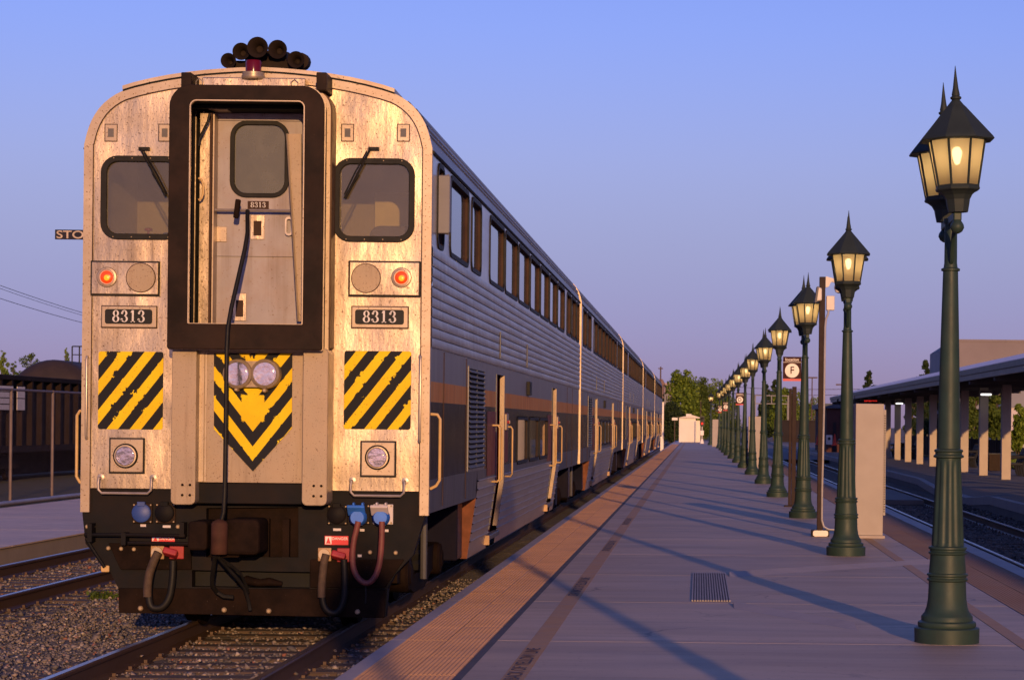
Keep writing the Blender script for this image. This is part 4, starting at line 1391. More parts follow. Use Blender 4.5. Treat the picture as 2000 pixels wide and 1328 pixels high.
# grab irons on the front
gi = []
for px, py0, py1 in ((173, 697, 856), (823, 697, 862)):
    (x, z1), (_, z0) = FR(px, py0), FR(px, py1)
    m = MB().tube([(x, 0, z0), (x, -0.055, z0), (x, -0.065, z0 + 0.03), (x, -0.065, z1 - 0.03), (x, -0.055, z1), (x, 0, z1)], 0.011, 8)
    m.lathe([(0.028, 0), (0.028, -0.008), (0.012, -0.012)], 10, (x, 0, z0), 'y').lathe([(0.028, 0), (0.028, -0.008), (0.012, -0.012)], 10, (x, 0, z1), 'y')
    m.build('grab_iron', M_iron, cab, True)
for px0, px1, py0, py1 in ((197, 299, 932, 963), (688, 791, 938, 968)):
    (x0, z1), (x1, z0) = FR(px0, py0), FR(px1, py1)
    m = MB().tube([(x0, 0, z1), (x0, -0.075, z1 - 0.01), (x0 - 0.003, -0.085, z1 - 0.05), (x0, -0.085, z0 + 0.03), (x0 + 0.03, -0.085, z0), (x1 - 0.03, -0.085, z0), (x1, -0.085, z0 + 0.03), (x1 + 0.003, -0.085, z1 - 0.05), (x1, -0.075, z1 - 0.01), (x1, 0, z1)], 0.012, 8)
    m.lathe([(0.032, 0), (0.032, -0.008), (0.012, -0.012)], 10, (x0, 0, z1), 'y').lathe([(0.032, 0), (0.032, -0.008), (0.012, -0.012)], 10, (x1, 0, z1), 'y')
    m.build('grab_iron', M_iron, cab, True)
# orange handrails just behind the corners
for s in (1, -1):
    z0, z1 = FZ(952), FZ(806)
    MB().tube([(s * HW, 0.14, z0), (s * (HW + 0.055), 0.14, z0 + 0.03), (s * (HW + 0.085), 0.14, z0 + 0.08), (s * (HW + 0.085), 0.14, z1 - 0.04), (s * (HW + 0.06), 0.14, z1), (s * HW, 0.14, z1 + 0.005)], 0.014, 8).build('corner_handrail', M_yellowbar, cab, True)

# ---- gangway diaphragm
DY = -0.50                # front of the diaphragm
yD = FRONT_Y + DY
dx0, dz1 = FR(331, 165, yD)
dx1, dz0 = FR(628, 684, yD)
ix0, iz1 = FR(371, 195, yD)
ix1, iz0 = FR(591, 634, yD)
dxh = (dx1 - dx0) / 2
dcx = (dx0 + dx1) / 2


def dring(g, y0, y1, inner=0.0, r=0.19):
    o_ = rrect(dx0 - g, dx1 + g, dz0 - g, dz1 + g, r, 7, 0.02)
    i_ = rrect(ix0 - inner, ix1 + inner, iz0 - inner, iz1 + inner, 0.06, 7, 0.01)
    return MB().ring(o_, i_, y0, y1)


diaph = dring(0.0, DY, DY + 0.05).build('diaphragm', M_diaph, cab, bevel=0.008)
dring(0.006, DY + 0.052, DY + 0.064, 0.07).build('rim_strip', M_trim, diaph)
dring(-0.014, DY + 0.066, DY + 0.25, 0.07).build('bellows', M_rubber, diaph)
dring(0.018, DY + 0.252, DY + 0.266, 0.07, 0.2).build('rim_strip', M_trim, diaph)
MB().ring(rrect(ix0 - 0.001, ix1 + 0.001, iz0 - 0.001, iz1 + 0.001, 0.06, 7, 0.01), rrect(ix0 + 0.009, ix1 - 0.009, iz0 + 0.004, iz1 - 0.009, 0.05, 7, 0.01), DY - 0.006, DY + 0.03).build('inner_lip', M_trim, diaph)
# housing behind the bellows
MB().ring(rrect(dx0 + 0.02, dx1 + 0.03, dz0 + 0.02, dz1 + 0.02, 0.2, 7, 0.02), rrect(ix0 - 0.07, ix1 + 0.07, iz0 - 0.07, iz1 + 0.07, 0.06, 7, 0.01), DY + 0.272, -0.001).build('gangway_housing', M_brownh, cab)
# top brackets and header
for px in (368, 631):
    x, z1 = FR(px, 149, yD + 0.25)
    z0 = FR(px, 180, yD + 0.25)[1]
    MB().box(x - 0.045, x + 0.045, DY + 0.16, 0.03, z0, z1 + 0.02).build('roof_bracket', M_diaph, cab, bevel=0.008)
hz0, hz1 = FR(501, 172, yD + 0.3)[1], FR(501, 152, yD + 0.3)[1]
MB().box(dx0 + 0.22, dx1 - 0.22, DY + 0.30, 0.0, hz0 - 0.02, hz1).build('header_box', M_front, cab, bevel=0.01)
for px in (390, 576):
    x = FR(px, 160, yD + 0.3)[0]
    MB().tube([(x - 0.03, DY + 0.295, hz0), (x - 0.03, DY + 0.285, hz0 + 0.05), (x, DY + 0.285, hz0 + 0.075), (x + 0.03, DY + 0.285, hz0 + 0.05), (x + 0.03, DY + 0.295, hz0)], 0.006, 6).build('lift_ring', M_iron, cab, True)
# inside the opening: posts, door
yDoor = 0.08
YD2 = FRONT_Y + yDoor
tun = MB()
for (xa, xb) in ((ix0 - 0.068, ix0 - 0.06), (ix1 + 0.06, ix1 + 0.068)):
    tun.box(xa, xb, DY + 0.05, yDoor + 0.3, iz0, iz1)
tun.box(ix0 - 0.06, ix1 + 0.06, DY + 0.05, yDoor + 0.3, iz1 + 0.002, iz1 + 0.01)
tun.box(ix0 - 0.06, ix1 + 0.06, DY + 0.05, yDoor + 0.3, iz0 - 0.012, iz0 - 0.006)
tun.build('tunnel_lining', M_void, cab)
yp_ = -0.10
for pa, pb in ((389, 409),):
    xa, xb = FR(pa, 400, FRONT_Y + yp_)[0], FR(pb, 400, FRONT_Y + yp_)[0]
    zt, zb_ = FR(400, 221, FRONT_Y + yp_)[1], iz0
    dp = MB().box(xa, xb, yp_, yDoor, zb_, zt).build('door_post', M_front, cab, bevel=0.004)
    sb = MB()
    bolts(sb, [((xa + xb) / 2 - 0.012, zb_ + 0.18 + k * 0.215) for k in range(9)], yp_, 0.011, 0.008, 8)
    sb.build('bolt', M_bolt, dp)
    MB().box(xb, xb + 0.02, yp_ - 0.012, yDoor, zb_, zt).build('post_edge', M_reveal, dp)
    MB().box(xb + 0.022, xb + 0.034, yp_ + 0.02, yDoor, zb_, zt).build('post_edge', M_trim, dp)
dxa, dxb = FR(408, 400, YD2)[0], FR(600, 400, YD2)[0]
dzt, dzb = FR(500, 222, YD2)[1], iz0 - 0.005
wx0, wz0 = FR(449, 386, YD2)
wx1, wz1 = FR(566, 237, YD2)
WIN = rrect(wx0 + 0.02, wx1 - 0.02, wz0 + 0.02, wz1 - 0.02, 0.12, 6)
door = filled([(dxa, dzb), (dxb, dzb), (dxb, dzt), (dxa, dzt)], [WIN], yDoor, yDoor + 0.05).build('end_door', M_door, cab)
MB().ring(rrect(wx0, wx1, wz0, wz1, 0.15, 6), rrect(wx0 + 0.04, wx1 - 0.04, wz0 + 0.04, wz1 - 0.04, 0.11, 6), yDoor - 0.022, yDoor + 0.02).build('window_gasket', M_rubber, door, bevel=0.006)
MB().prism(rrect(wx0 + 0.03, wx1 - 0.03, wz0 + 0.03, wz1 - 0.03, 0.11, 6), yDoor + 0.008, yDoor + 0.014).build('pane', M_doorglass, door)
MB().box(dxa - 0.1, dxb + 0.1, yDoor - 0.28, yDoor + 0.06, dzt + 0.005, iz1 - 0.004).build('top_frame_shade', M_void, cab)  # black block above the door painting the shade under the top frame
# number plate, bar, latches on the door
nx0, nz1 = FR(484, 393, YD2)
nx1, nz0 = FR(525, 409, YD2)
npl = MB().box(nx0, nx1, yDoor - 0.006, yDoor - 0.0005, nz0, nz1).build('door_number_plate', M_reveal, door)
dm = MB()
digits_8313(dm, (nx0 + nx1) / 2, yDoor - 0.008, nz0 + 0.014, (nz1 - nz0) * 0.68, (nx1 - nx0) * 0.74)
dm.build('number_8313', M_digit, npl)
ybar = yDoor - 0.11
bz = FR(480, 411, FRONT_Y + ybar)[1]
b0, b1 = FR(395, 411, FRONT_Y + ybar)[0], FR(567, 411, FRONT_Y + ybar)[0]
MB().tube([(b0, ybar, bz), (b1, ybar, bz)], 0.012, 8).build('safety_bar', M_iron, door, True)
for (px0, px1, py0, py1, cap_) in ((490, 517, 420, 468, True), (456, 481, 573, 627, True), (417, 443, 443, 473, False)):
    x0, z1 = FR(px0, py0, YD2)
    x1, z0 = FR(px1, py1, YD2)
    la = MB().box(x0, x1, yDoor - 0.012, yDoor - 0.0005, z0, z1).build('latch_plate', M_front if cap_ else M_trim, door, bevel=0.003)
    MB().box(x0 + (x1 - x0) * 0.22, x1 - (x1 - x0) * 0.22, yDoor - 0.016, yDoor - 0.0125, z0 + (z1 - z0) * 0.15, z1 - (z1 - z0) * 0.25).build('latch_recess', M_reveal if cap_ else M_trim, la)
x, z = FR(566, 443, YD2)
MB().ring(rrect(x - 0.035, x + 0.035, z - 0.085, z + 0.085, 0.034, 5), rrect(x - 0.02, x + 0.02, z - 0.065, z + 0.065, 0.018, 5), yDoor - 0.05, yDoor - 0.025).build('door_handle', M_iron, door)
# leaning folded side curtain at the right of the doorway
ysh = yDoor - 0.22
c = [FR(561, 262, FRONT_Y + ysh), FR(588, 262, FRONT_Y + ysh), FR(590, 628, FRONT_Y + ysh), FR(583, 628, FRONT_Y + ysh)]
MB().prism([(p[0], p[1]) for p in reversed(c)], ysh, ysh + 0.03).build('folded_shield', M_post, cab)
MB().tube([(c[0][0], ysh - 0.008, c[0][1] + 0.0), (c[3][0], ysh - 0.008, c[3][1])], 0.010, 6).build('shield_edge', M_trim, cab)
# lamp and bent pipe at the upper left of the doorway
x0, z1 = FR(409, 207, FRONT_Y - 0.12)
x1, z0 = FR(445, 216, FRONT_Y - 0.12)
MB().box(x0, x1, -0.16, 0.05, z0, z1).build('step_lamp', M_trim, cab, bevel=0.006)
pp_ = [FR(a, b, FRONT_Y - 0.2) for a, b in ((410, 222), (406, 238), (397, 256), (390, 270), (388, 285))]
MB().tube([(p[0], -0.2, p[1]) for p in pp_], 0.012, 8).build('conduit', M_bhose, cab, True)
hp = [FR(a, b, FRONT_Y - 0.22) for a, b in ((388, 348), (394, 352), (397, 362), (397, 378), (394, 387), (388, 391))]
MB().tube([(p[0], -0.22, p[1]) for p in hp], 0.010, 8).build('small_handle', M_yellowbar, cab, True)
# hanging air hose
YH = FRONT_Y - 0.62
ho = [FR(a, b, YH) for a, b in ((463, 402), (466, 425), (469, 448), (467, 480), (461, 520), (455, 560), (449, 600), (445, 640), (443, 680), (442, 740), (441, 820), (440, 900), (439, 960), (437, 1000), (433, 1015))]
hose = MB().tube([(p[0], -0.62 if i > 6 else -0.16 - 0.46 * (i / 7.0), p[1]) for i, p in enumerate(ho)], 0.019, 10).build('hanging_hose', M_bhose, cab, True)
p = FR(463, 402, FRONT_Y - 0.15)
MB().obox((p[0] + 0.005, -0.17, p[1] - 0.03), (0.045, 0.05, 0.17), Matrix.Rotation(0.12, 3, 'Y')).build('hose_coupling', M_grime, hose, bevel=0.01)

# ---- lower centre: posts, chevron, twin lamps
YP = FRONT_Y - 0.34
zpt = dz0 + 0.02
for (px0, px1, pyb) in ((333, 381, 985), (589, 638, 987)):
    x0, z0 = FR(px0, pyb, YP)
    x1 = FR(px1, pyb, YP)[0]
    po = MB().prism(rrect(x0, x1, z0, zpt, 0.001, 1, 0.055) if False else rrect(x0, x1, z0, zpt, 0.045, 4), -0.34, -0.02).build('collision_post', M_post, cab, bevel=0.006)
    sb = MB()
    cxm = (x0 + x1) / 2
    bolts(sb, [(cxm + dx_, z0 + dz_) for dx_ in (-0.005, 0.062) for dz_ in (0.085, 0.175)], -0.34, 0.012, 0.012, 8)
    sb.build('bolt', M_grime, po)
YC = FRONT_Y - 0.20
x0, z0 = FR(381, 941, YC)
x1 = FR(589, 941, YC)[0]
MB().box(x0 - 0.03, x1 + 0.03, -0.20, -0.02, z0, zpt).build('centre_panel', M_post, cab)
MB().box(x0, x0 + 0.075, -0.215, -0.2005, z0 + 0.005, zpt - 0.02).build('panel_strip', M_trim, cab)
MB().box(x0 + 0.084, x0 + 0.098, -0.21, -0.2005, z0 + 0.005, zpt - 0.02).build('panel_strip', M_trim, cab)
cp = [FR(a, b, YC - 0.01) for a, b in ((418, 838), (494, 920), (570, 836), (571, 690), (418, 690))]
co_ = ((cp[0][0] + cp[2][0]) / 2, 0, cp[1][1] + 0.35)
MB().prism(cp, -0.2135, -0.2035).build('chevron_panel', M_chev, cab, org=co_)
# twin headlight
YL = FRONT_Y - 0.33
(ax, az), (bx2, bz2) = FR(463, 730, YL), FR(517, 730, YL)
th = MB()
th.lathe([(0.132, 0), (0.135, -0.06), (0.128, -0.10), (0.108, -0.115), (0.100, -0.105)], 28, (ax, -0.225, az), 'y')
th.lathe([(0.132, 0), (0.135, -0.06), (0.128, -0.10), (0.108, -0.115), (0.100, -0.105)], 28, (bx2, -0.225, bz2), 'y')
th.box(ax, bx2, -0.30, -0.225, az - 0.115, az + 0.115)
twin = th.build('twin_headlight', M_post, cab, True)
for x, z in ((ax, az), (bx2, bz2)):
    MB().lathe([(0.101, -0.332), (0.085, -0.315), (0.055, -0.303), (0.02, -0.301), (0, -0.301)], 24, (x, 0, z), 'y').build('reflector', M_chrome, twin, True)
    MB().lathe([(0.036, -0.302), (0.034, -0.315), (0.014, -0.322), (0, -0.323)], 8, (x, 0, z), 'y').build('bulb_shield', M_seat, twin, True)
    MB().lathe([(0.103, -0.334), (0.07, -0.342), (0.03, -0.346), (0, -0.347)], 24, (x, 0, z), 'y').build('lens', M_lens, twin, True)
for px, py in ((460, 760), (515, 762)):
    x, z = FR(px, py, YL)
    MB().lathe([(0.022, -0.22), (0.022, -0.30), (0.012, -0.31), (0, -0.31)], 8, (x, 0, z), 'y').build('mount_bolt', M_bolt, twin, True)

# ---- black end frame, pilot and coupler
op = [FR(a, b) for a, b in ((158, 954), (160, 1005), (166, 1062), (214, 1116), (231, 1150), (232, 1195), (752, 1205), (756, 1150), (770, 1122), (806, 1084), (829, 1008), (834, 958))]
pocket = [FR(a, b) for a, b in ((402, 992), (582, 990), (582, 1088), (402, 1088))]
slot = [FR(a, b) for a, b in ((374, 1113), (605, 1117), (604, 1149), (374, 1146))]
ef = filled(op, [pocket, slot], 0.02, 0.16).build('end_frame', M_black, cab)
MB().box(op[5][0] + 0.02, op[6][0] - 0.16, 0.17, 0.5, op[5][1] + 0.1, op[0][1] - 0.02).build('frame_backing', M_void, cab)
lp = [FR(a, b) for a, b in ((216, 1100), (231, 1150), (232, 1195), (752, 1205), (756, 1150), (770, 1110))]
lp2 = [FR(a, b) for a, b in ((240, 1149), (236, 1197), (750, 1206), (752, 1152))]
MB().prism(list(reversed([FR(a, b) for a, b in ((232, 1148), (233, 1196), (751, 1206), (754, 1150))])), -0.02, 0.018).build('pilot_plate', M_grime, cab, bevel=0.006)
MB().prism(list(reversed([FR(a, b) for a, b in ((212, 1060), (236, 1112), (374, 1112), (374, 1062))])), -0.012, 0.018).build('pilot_wing', M_grime, cab, bevel=0.006)
MB().prism(list(reversed([FR(a, b) for a, b in ((606, 1092), (606, 1147), (752, 1147), (790, 1092))])), -0.010, 0.018).build('pilot_wing', M_grime, cab, bevel=0.006)
sb = MB()
for q_ in ((276, 1187), (439, 1190), (526, 1192), (699, 1194)):
    sb = MB()
    bolts(sb, [FR(*q_)], -0.02, 0.024, 0.022, 10)
    sb.build('bolt', M_bolt, cab)
for q_ in ((212, 1070), (237, 1071), (262, 1072), (723, 1078), (773, 1079), (171, 1028), (182, 1028), (348, 1028), (359, 1028), (177, 1054)):
    sb = MB()
    bolts(sb, [FR(*q_)], 0.0, 0.020, 0.018, 10)
    sb.build('bolt', M_bolt, cab)
x0, z1 = FR(381, 941, FRONT_Y - 0.18)
x1, z0 = FR(589, 985, FRONT_Y - 0.18)
MB().box(x0 - 0.02, x1 + 0.02, -0.18, 0.0, z0, z1 - 0.003).build('buffer_beam', M_black, cab, bevel=0.008)
# pocket linings
x0, z0 = FR(402, 1088)
x1, z1 = FR(582, 992)
pk = MB()
pk.box(x0, x1, 0.10, 0.14, z0, z1)
pk.box(x0 + 0.52, x0 + 0.56, 0.03, 0.10, z0, z1 - 0.1)
pk.box(x0 + 0.68, x0 + 0.74, 0.03, 0.10, z0, z1 - 0.1)
pk.build('pocket_lining', M_grime, cab)
# coupler head
M_canister = pmat('canister_brown', (0.060, 0.026, 0.018), 0.7, 0.0, 0.25, 8, dirt=(0.024, 0.013, 0.009), dirt_amt=0.6, spec=0.12)
YK = FRONT_Y - 0.55
k0, kz1 = FR(372, 1012, YK)
k1, kz0 = FR(508, 1090, YK)
cpl = MB().box(k0 + 0.12, k1 - 0.14, -0.35, 0.15, kz0 + 0.08, kz1 - 0.03).build('coupler', M_grime, cab, bevel=0.03)
MB().prism(rrect(k0, k0 + 0.17, kz0 + 0.07, kz1 - 0.02, 0.035, 4), -0.66, -0.2).build('guard_arm', M_grime, cpl, bevel=0.02)
MB().prism(rrect(k0 + 0.30, k1, kz0 + 0.03, kz1, 0.05, 4), -0.60, -0.15).build('knuckle', M_grime, cpl, bevel=0.03)
MB().prism(rrect(k0 + 0.16, k0 + 0.42, kz0 + 0.0, kz0 + 0.10, 0.02, 3), -0.5, -0.2).build('lock_block', M_grime, cpl, bevel=0.01)
a0, az1 = FR(413, 1018, FRONT_Y - 0.66)
a1, az0 = FR(444, 1083, FRONT_Y - 0.66)
MB().lathe([(0.066, az0 + 0.004), (0.072, az0 + 0.014), (0.072, az1 - 0.02), (0.060, az1), (0.02, az1 + 0.02)], 18, ((a0 + a1) / 2, -0.66, 0)).build('hose_canister', M_canister, cpl, True)
# loose hoses under the coupler
for pts, r in ((((425, 1083), (418, 1105), (411, 1128), (407, 1145), (412, 1160), (425, 1168), (445, 1170)), 0.02), (((430, 1085), (442, 1105), (458, 1128), (470, 1150), (474, 1175), (478, 1196)), 0.016), (((436, 1088), (450, 1102), (466, 1120), (472, 1142), (474, 1160)), 0.012)):
    q = [FR(a, b, FRONT_Y - 0.45) for a, b in pts]
    MB().tube([(p[0], -0.55 + 0.35 * min(1, i / 4), p[1]) for i, p in enumerate(q)], r, 8).build('brake_hose', M_bhose, cab, True)
q = [FR(a, b, FRONT_Y - 0.1) for a, b in ((455, 1140), (475, 1135), (500, 1140), (520, 1138), (545, 1142))]
MB().tube([(p[0], 0.06, p[1]) for p in q], [0.02, 0.045, 0.035, 0.04, 0.02], 10).build('pipe_fitting', M_grime, cab, True)
# uncoupling lever bars
ub = MB()
q = [FR(a, b, FRONT_Y - 0.1) for a, b in ((165, 1044), (230, 1044), (362, 1046))]
ub.tube([(p[0], -0.10, p[1]) for p in q], 0.017, 8)
q = [FR(a, b, FRONT_Y - 0.1) for a, b in ((250, 1060), (380, 1062))]
ub.tube([(p[0], -0.10, p[1]) for p in q], 0.018, 8)
q = [FR(a, b, FRONT_Y - 0.1) for a, b in ((166, 1052), (180, 1075), (202, 1108))]
ub.tube([(p[0], -0.06, p[1]) for p in q], 0.016, 8)
for px, py0, py1 in ((242, 1040, 1064), (356, 1020, 1048), (176, 1022, 1058)):
    x, z1 = FR(px, py0, FRONT_Y - 0.1)
    z0 = FR(px, py1, FRONT_Y - 0.1)[1]
    ub.box(x - 0.02, x + 0.02, -0.12, 0.02, z0, z1)
ub.build('uncoupling_lever', M_black, cab)
x, z = FR(206, 1110)
MB().box(x - 0.035, x + 0.04, -0.03, 0.0, z - 0.03, z + 0.03).build('tow_eye', M_yellowbar, cab, bevel=0.01)


def recept(px, py, capm, platem, r=0.085, plug=False, yb=0.02):
    x, z = FR(px, py)
    pl_ = MB().box(x - 0.085, x + 0.095, yb - 0.022, yb, z - 0.095, z + 0.085).build('receptacle', platem, cab, bevel=0.006)
    if plug:
        MB().lathe([(r * 0.8, yb - 0.02), (r * 0.95, yb - 0.10), (r * 0.7, yb - 0.16), (0, yb - 0.16)], 18, (x, 0, z - 0.03), 'y').build('plug', capm if capm is M_blue else M_blue, pl_, True)
        m = MB()
        m.obox((x - 0.01, yb - 0.15, z + 0.035), (r * 1.85, r * 1.5, 0.03), Matrix.Rotation(radians(-40), 3, 'X'))
        m.box(x - 0.05, x - 0.03, yb - 0.13, yb - 0.05, z + 0.05, z + 0.105)
        m.box(x + 0.03, x + 0.05, yb - 0.13, yb - 0.05, z + 0.05, z + 0.105)
        m.build('cap', capm, pl_, bevel=0.018)
    else:
        MB().lathe([(r, yb - 0.022), (r, yb - 0.045), (r * 0.85, yb - 0.055), (0, yb - 0.058)], 22, (x, 0, z), 'y').build('cap', capm, pl_, True)
        MB().box(x - 0.035, x + 0.035, yb - 0.06, yb - 0.022, z + 0.06, z + 0.10).build('hinge', capm, pl_, bevel=0.004)
    sb_ = MB()
    bolts(sb_, [(x + a, z + b) for a in (-0.07, 0.08) for b in (-0.08, 0.07)], yb - 0.022, 0.009, 0.006, 6)
    sb_.build('screw', M_bolt, pl_)
    return x, z


recept(277, 1001, M_dkblue, M_diaph)
recept(322, 1001, M_black, M_diaph)
recept(658, 1004, M_black, M_black)
recept(702, 1003, M_blue, M_black, plug=True)
recept(747, 1003, M_whitecap, M_whitecap, plug=True)


def hose_px(pts, r, mat, y=-0.12, name='jumper_hose', ys=None):
    q = [FR(a, b, FRONT_Y + y) for a, b in pts]
    P = [Vector((p[0], (ys[i] if ys else y), p[1])) for i, p in enumerate(q)]
    # smooth
    for _ in range(2):
        Q = [P[0]]
        for a, b in zip(P[:-1], P[1:]):
            Q += [a * .75 + b * .25, a * .25 + b * .75]
        Q.append(P[-1])
        P = Q
    return MB().tube(P, r, 10).build(name, mat, cab, True)


hose_px(((700, 1018), (696, 1035), (690, 1060), (688, 1090), (691, 1115), (703, 1134), (718, 1140), (731, 1130), (740, 1108), (744, 1080), (746, 1045), (746, 1018)), 0.027, M_hose, -0.14)
hose_px(((636, 1084), (632, 1100), (629, 1125), (629, 1165), (634, 1188), (649, 1199), (664, 1192), (672, 1172), (674, 1140), (673, 1108), (672, 1092)), 0.030, M_bhose, -0.12)
hose_px(((637, 1082), (633, 1096), (630, 1120), (628, 1150), (628, 1166)), 0.036, M_braid, -0.13)
hose_px(((309, 1080), (301, 1098), (294, 1120), (290, 1150), (292, 1180), (300, 1188), (318, 1186), (331, 1168), (336, 1140), (338, 1110), (338, 1094)), 0.032, M_bhose, -0.13)
hose_px(((309, 1078), (300, 1096), (292, 1118), (288, 1142), (288, 1165)), 0.038, M_braid, -0.14)
for px, py in ((309, 1078), (635, 1082)):
    x, z = FR(px, py)
    fl = MB().box(x - 0.06, x + 0.06, -0.035, -0.012, z - 0.06, z + 0.06).build('hose_flange', M_tan, cab, bevel=0.006)
    MB().lathe([(0.05, -0.035), (0.05, -0.06), (0.034, -0.06)], 16, (x, 0, z), 'y').build('collar', M_trim, fl)
for px, py, pr_ in ((345, 1080, 1), (672, 1086, 1)):
    x, z = FR(px, py)
    rp = MB().box(x - 0.06, x + 0.07, -0.03, -0.008, z - 0.05, z + 0.075).build('red_socket', M_redcap, cab, bevel=0.008)
    MB().obox((x - 0.035, -0.09, z + 0.01), (0.13, 0.10, 0.06), Matrix.Rotation(0.25, 3, 'Y') @ Matrix.Rotation(-0.4, 3, 'X')).build('socket_cap', M_redcap, rp, bevel=0.015)
# danger plates and small labels
for (px0, px1, py0, py1) in ((296, 341, 1046, 1058), (634, 680, 1046, 1064)):
    x0, z1 = FR(px0, py0, FRONT_Y)
    x1, z0 = FR(px1, py1, FRONT_Y)
    dg = MB().box(x0, x1, 0.006, 0.0195, z0, z1).build('danger_sign', M_dangerred, cab)
    MB().box(x0 + 0.006, x0 + 0.062, 0.003, 0.0058, z0 + 0.006, z1 - 0.006).build('warning_symbol', M_whitepaint, dg)
    zc = (z0 + z1) / 2
    hh = (z1 - z0) * 0.36
    MB().add([(x0 + 0.012, 0.0022, zc - hh), (x0 + 0.056, 0.0022, zc - hh), (x0 + 0.034, 0.0022, zc + hh)], [(0, 1, 2)]).build('triangle', M_dangerred, dg)
    text_on_front('DANGER', 0.036, (x0 + x1) / 2 + 0.03, 0.0045, z1 - 0.025, 'danger_lettering', M_whitepaint, dg)
lb = MB()
for px, py, w in ((279, 1026, 0.05), (325, 1028, 0.07), (658, 1034, 0.07), (707, 1035, 0.04), (753, 1036, 0.05), (702, 1085, 0.035)):
    x, z = FR(px, py)
    MB().box(x - w / 2, x + w / 2, 0.012, 0.0195, z - 0.011, z + 0.011).build('small_label', M_whitecap, cab)
hose_px(((713, 1140), (715, 1155), (714, 1178)), 0.006, M_bhose, -0.13, 'strap')

# ---- horns and beacon on the roof
hr = []
for i, (px, py, r) in enumerate(((446, 119, 15), (471, 101, 17), (503, 93, 20.5), (542, 97, 18.5), (578, 117, 16.5))):
    Yh = FRONT_Y + 0.25 - (0.06 if i == 2 else 0)
    x, z = FR(px, py, Yh)
    rr_ = r * Yh / F
    yl = Yh - FRONT_Y
    ln_ = (0.34, 0.40, 0.48, 0.42, 0.30)[i]
    m = MB().lathe([(0.012, yl + 0.12), (rr_ * 0.32, yl + 0.11), (rr_ * 0.45, yl + 0.06), (rr_ * 0.72, yl + 0.02), (rr_ * 0.96, yl), (rr_, yl - 0.004), (rr_, yl + 0.006), (rr_ * 0.72, yl + 0.045), (rr_ * 0.45, yl + 0.10), (rr_ * 0.36, yl + ln_), (0.05, yl + ln_ + 0.02), (0, yl + ln_ + 0.02)], 24, (x, 0, z), 'y')
    hr.append(m.build('horn', M_horn, cab, True))
x0, z0 = FR(458, 131, FRONT_Y + 0.4)
x1 = FR(580, 131, FRONT_Y + 0.4)[0]
hm = MB().box(x0, x1, 0.35, 0.55, z0 - 0.04, z0 + 0.05)
hm.box(x0 + 0.12, x1 - 0.10, 0.42, 0.52, z0 + 0.03, z0 + 0.15)
hm.build('horn_manifold', M_horn, cab, bevel=0.01)
MB().lathe([(0.075, 0.42), (0.08, 0.52), (0.06, 0.60), (0, 0.60)], 14, (FR(590, 122, FRONT_Y + 0.5)[0], 0, FR(590, 122, FRONT_Y + 0.5)[1]), 'y').build('horn', M_horn, cab, True)
yB = -0.16
x, z = FR(495, 157, FRONT_Y + yB)
zt = FR(495, 119, FRONT_Y + yB)[1]
bs = MB().lathe([(0.098, z), (0.105, z + 0.01), (0.105, z + 0.035), (0.098, z + 0.04), (0.10, z + 0.065), (0.072, z + 0.07)], 24, (x, yB, 0)).build('beacon', M_trim, cab, True)
MB().lathe([(0.070, z + 0.07), (0.071, zt - 0.02), (0.064, zt), (0, zt + 0.004)], 24, (x, yB, 0)).build('beacon_lens', M_beacon, bs, True)
# mirror at the right
m0 = W(849, 343, 21.0)
m1 = W(879, 457, 21.0)
mx0, mx1 = m0.x - XC, m1.x - XC
mz1, mz0 = m0.z - RZ, m1.z - RZ
mi = MB().prism(rrect(mx0 + 0.0, mx1, mz0, mz1, 0.018, 3), 0.46, 0.56).build('side_mirror', M_mirror, cab, bevel=0.01)
MB().tube([(HW, 0.52, mz1 - 0.015), (mx1 - 0.01, 0.50, mz1 + 0.0)], 0.012, 6).build('mirror_arm', M_iron, mi)
MB().tube([(HW, 0.52, mz0 + 0.015), (mx1 - 0.01, 0.50, mz0 + 0.0)], 0.012, 6).build('mirror_arm', M_iron, mi)

# ---- following coaches
coach = empty('coach_car', (XC, FRONT_Y + CAR_PITCH, RZ))
car_sides(coach, CAR_LEN, WINS_COACH, False)
eo = [(HW - 0.002, ZB)] + [(x, z) for x, z in ARCH] + [(-HW + 0.002, ZB)]
MB().prism(eo, 0.0, 0.028).build('end_wall', M_front, coach)
n = len(ARCH) + 2
path = [(HW, ZB)] + [(x, z) for x, z in ARCH] + [(-HW, ZB)]
inn = [(p[0] * 0.965, p[1] - 0.05 if i not in (0, n - 1) else p[1]) for i, p in enumerate(path)]
m = MB()
m.add([(p[0] * 1.012, -0.02, p[1] + 0.006) for p in path] + [(p[0], -0.02, p[1]) for p in inn] + [(p[0] * 1.012, 0.05, p[1] + 0.006) for p in path],
      [(i, i + 1, i + 1 + n, i + n) for i in range(n - 1)] + [(i, i + 2 * n, i + 1 + 2 * n, i + 1) for i in range(n - 1)])
m.build('end_trim', M_trim, coach)
MB().box(-0.62, 0.62, -0.37, 0.0, 1.2, 4.2).build('gangway_bellows', M_rubber, coach)
ordn = ['second', 'third', 'fourth', 'last']
for k in range(4):
    c = coach if k == 0 else copy_thing(coach, (XC, FRONT_Y + CAR_PITCH * (k + 1), RZ))
    tag(c, ('stainless double-deck coach coupled %s behind the cab car' % ['first', 'second', 'third', 'fourth'][k]) + (', rearmost of the train' if k == 3 else ''), 'train car', 'cars of the passenger train')

# ------------------------------------------------------------------ lamp posts
def octo(r, z, n=8):
    return [(r * cos(2 * pi * (k + 0.5) / n), r * sin(2 * pi * (k + 0.5) / n), z) for k in range(n)]


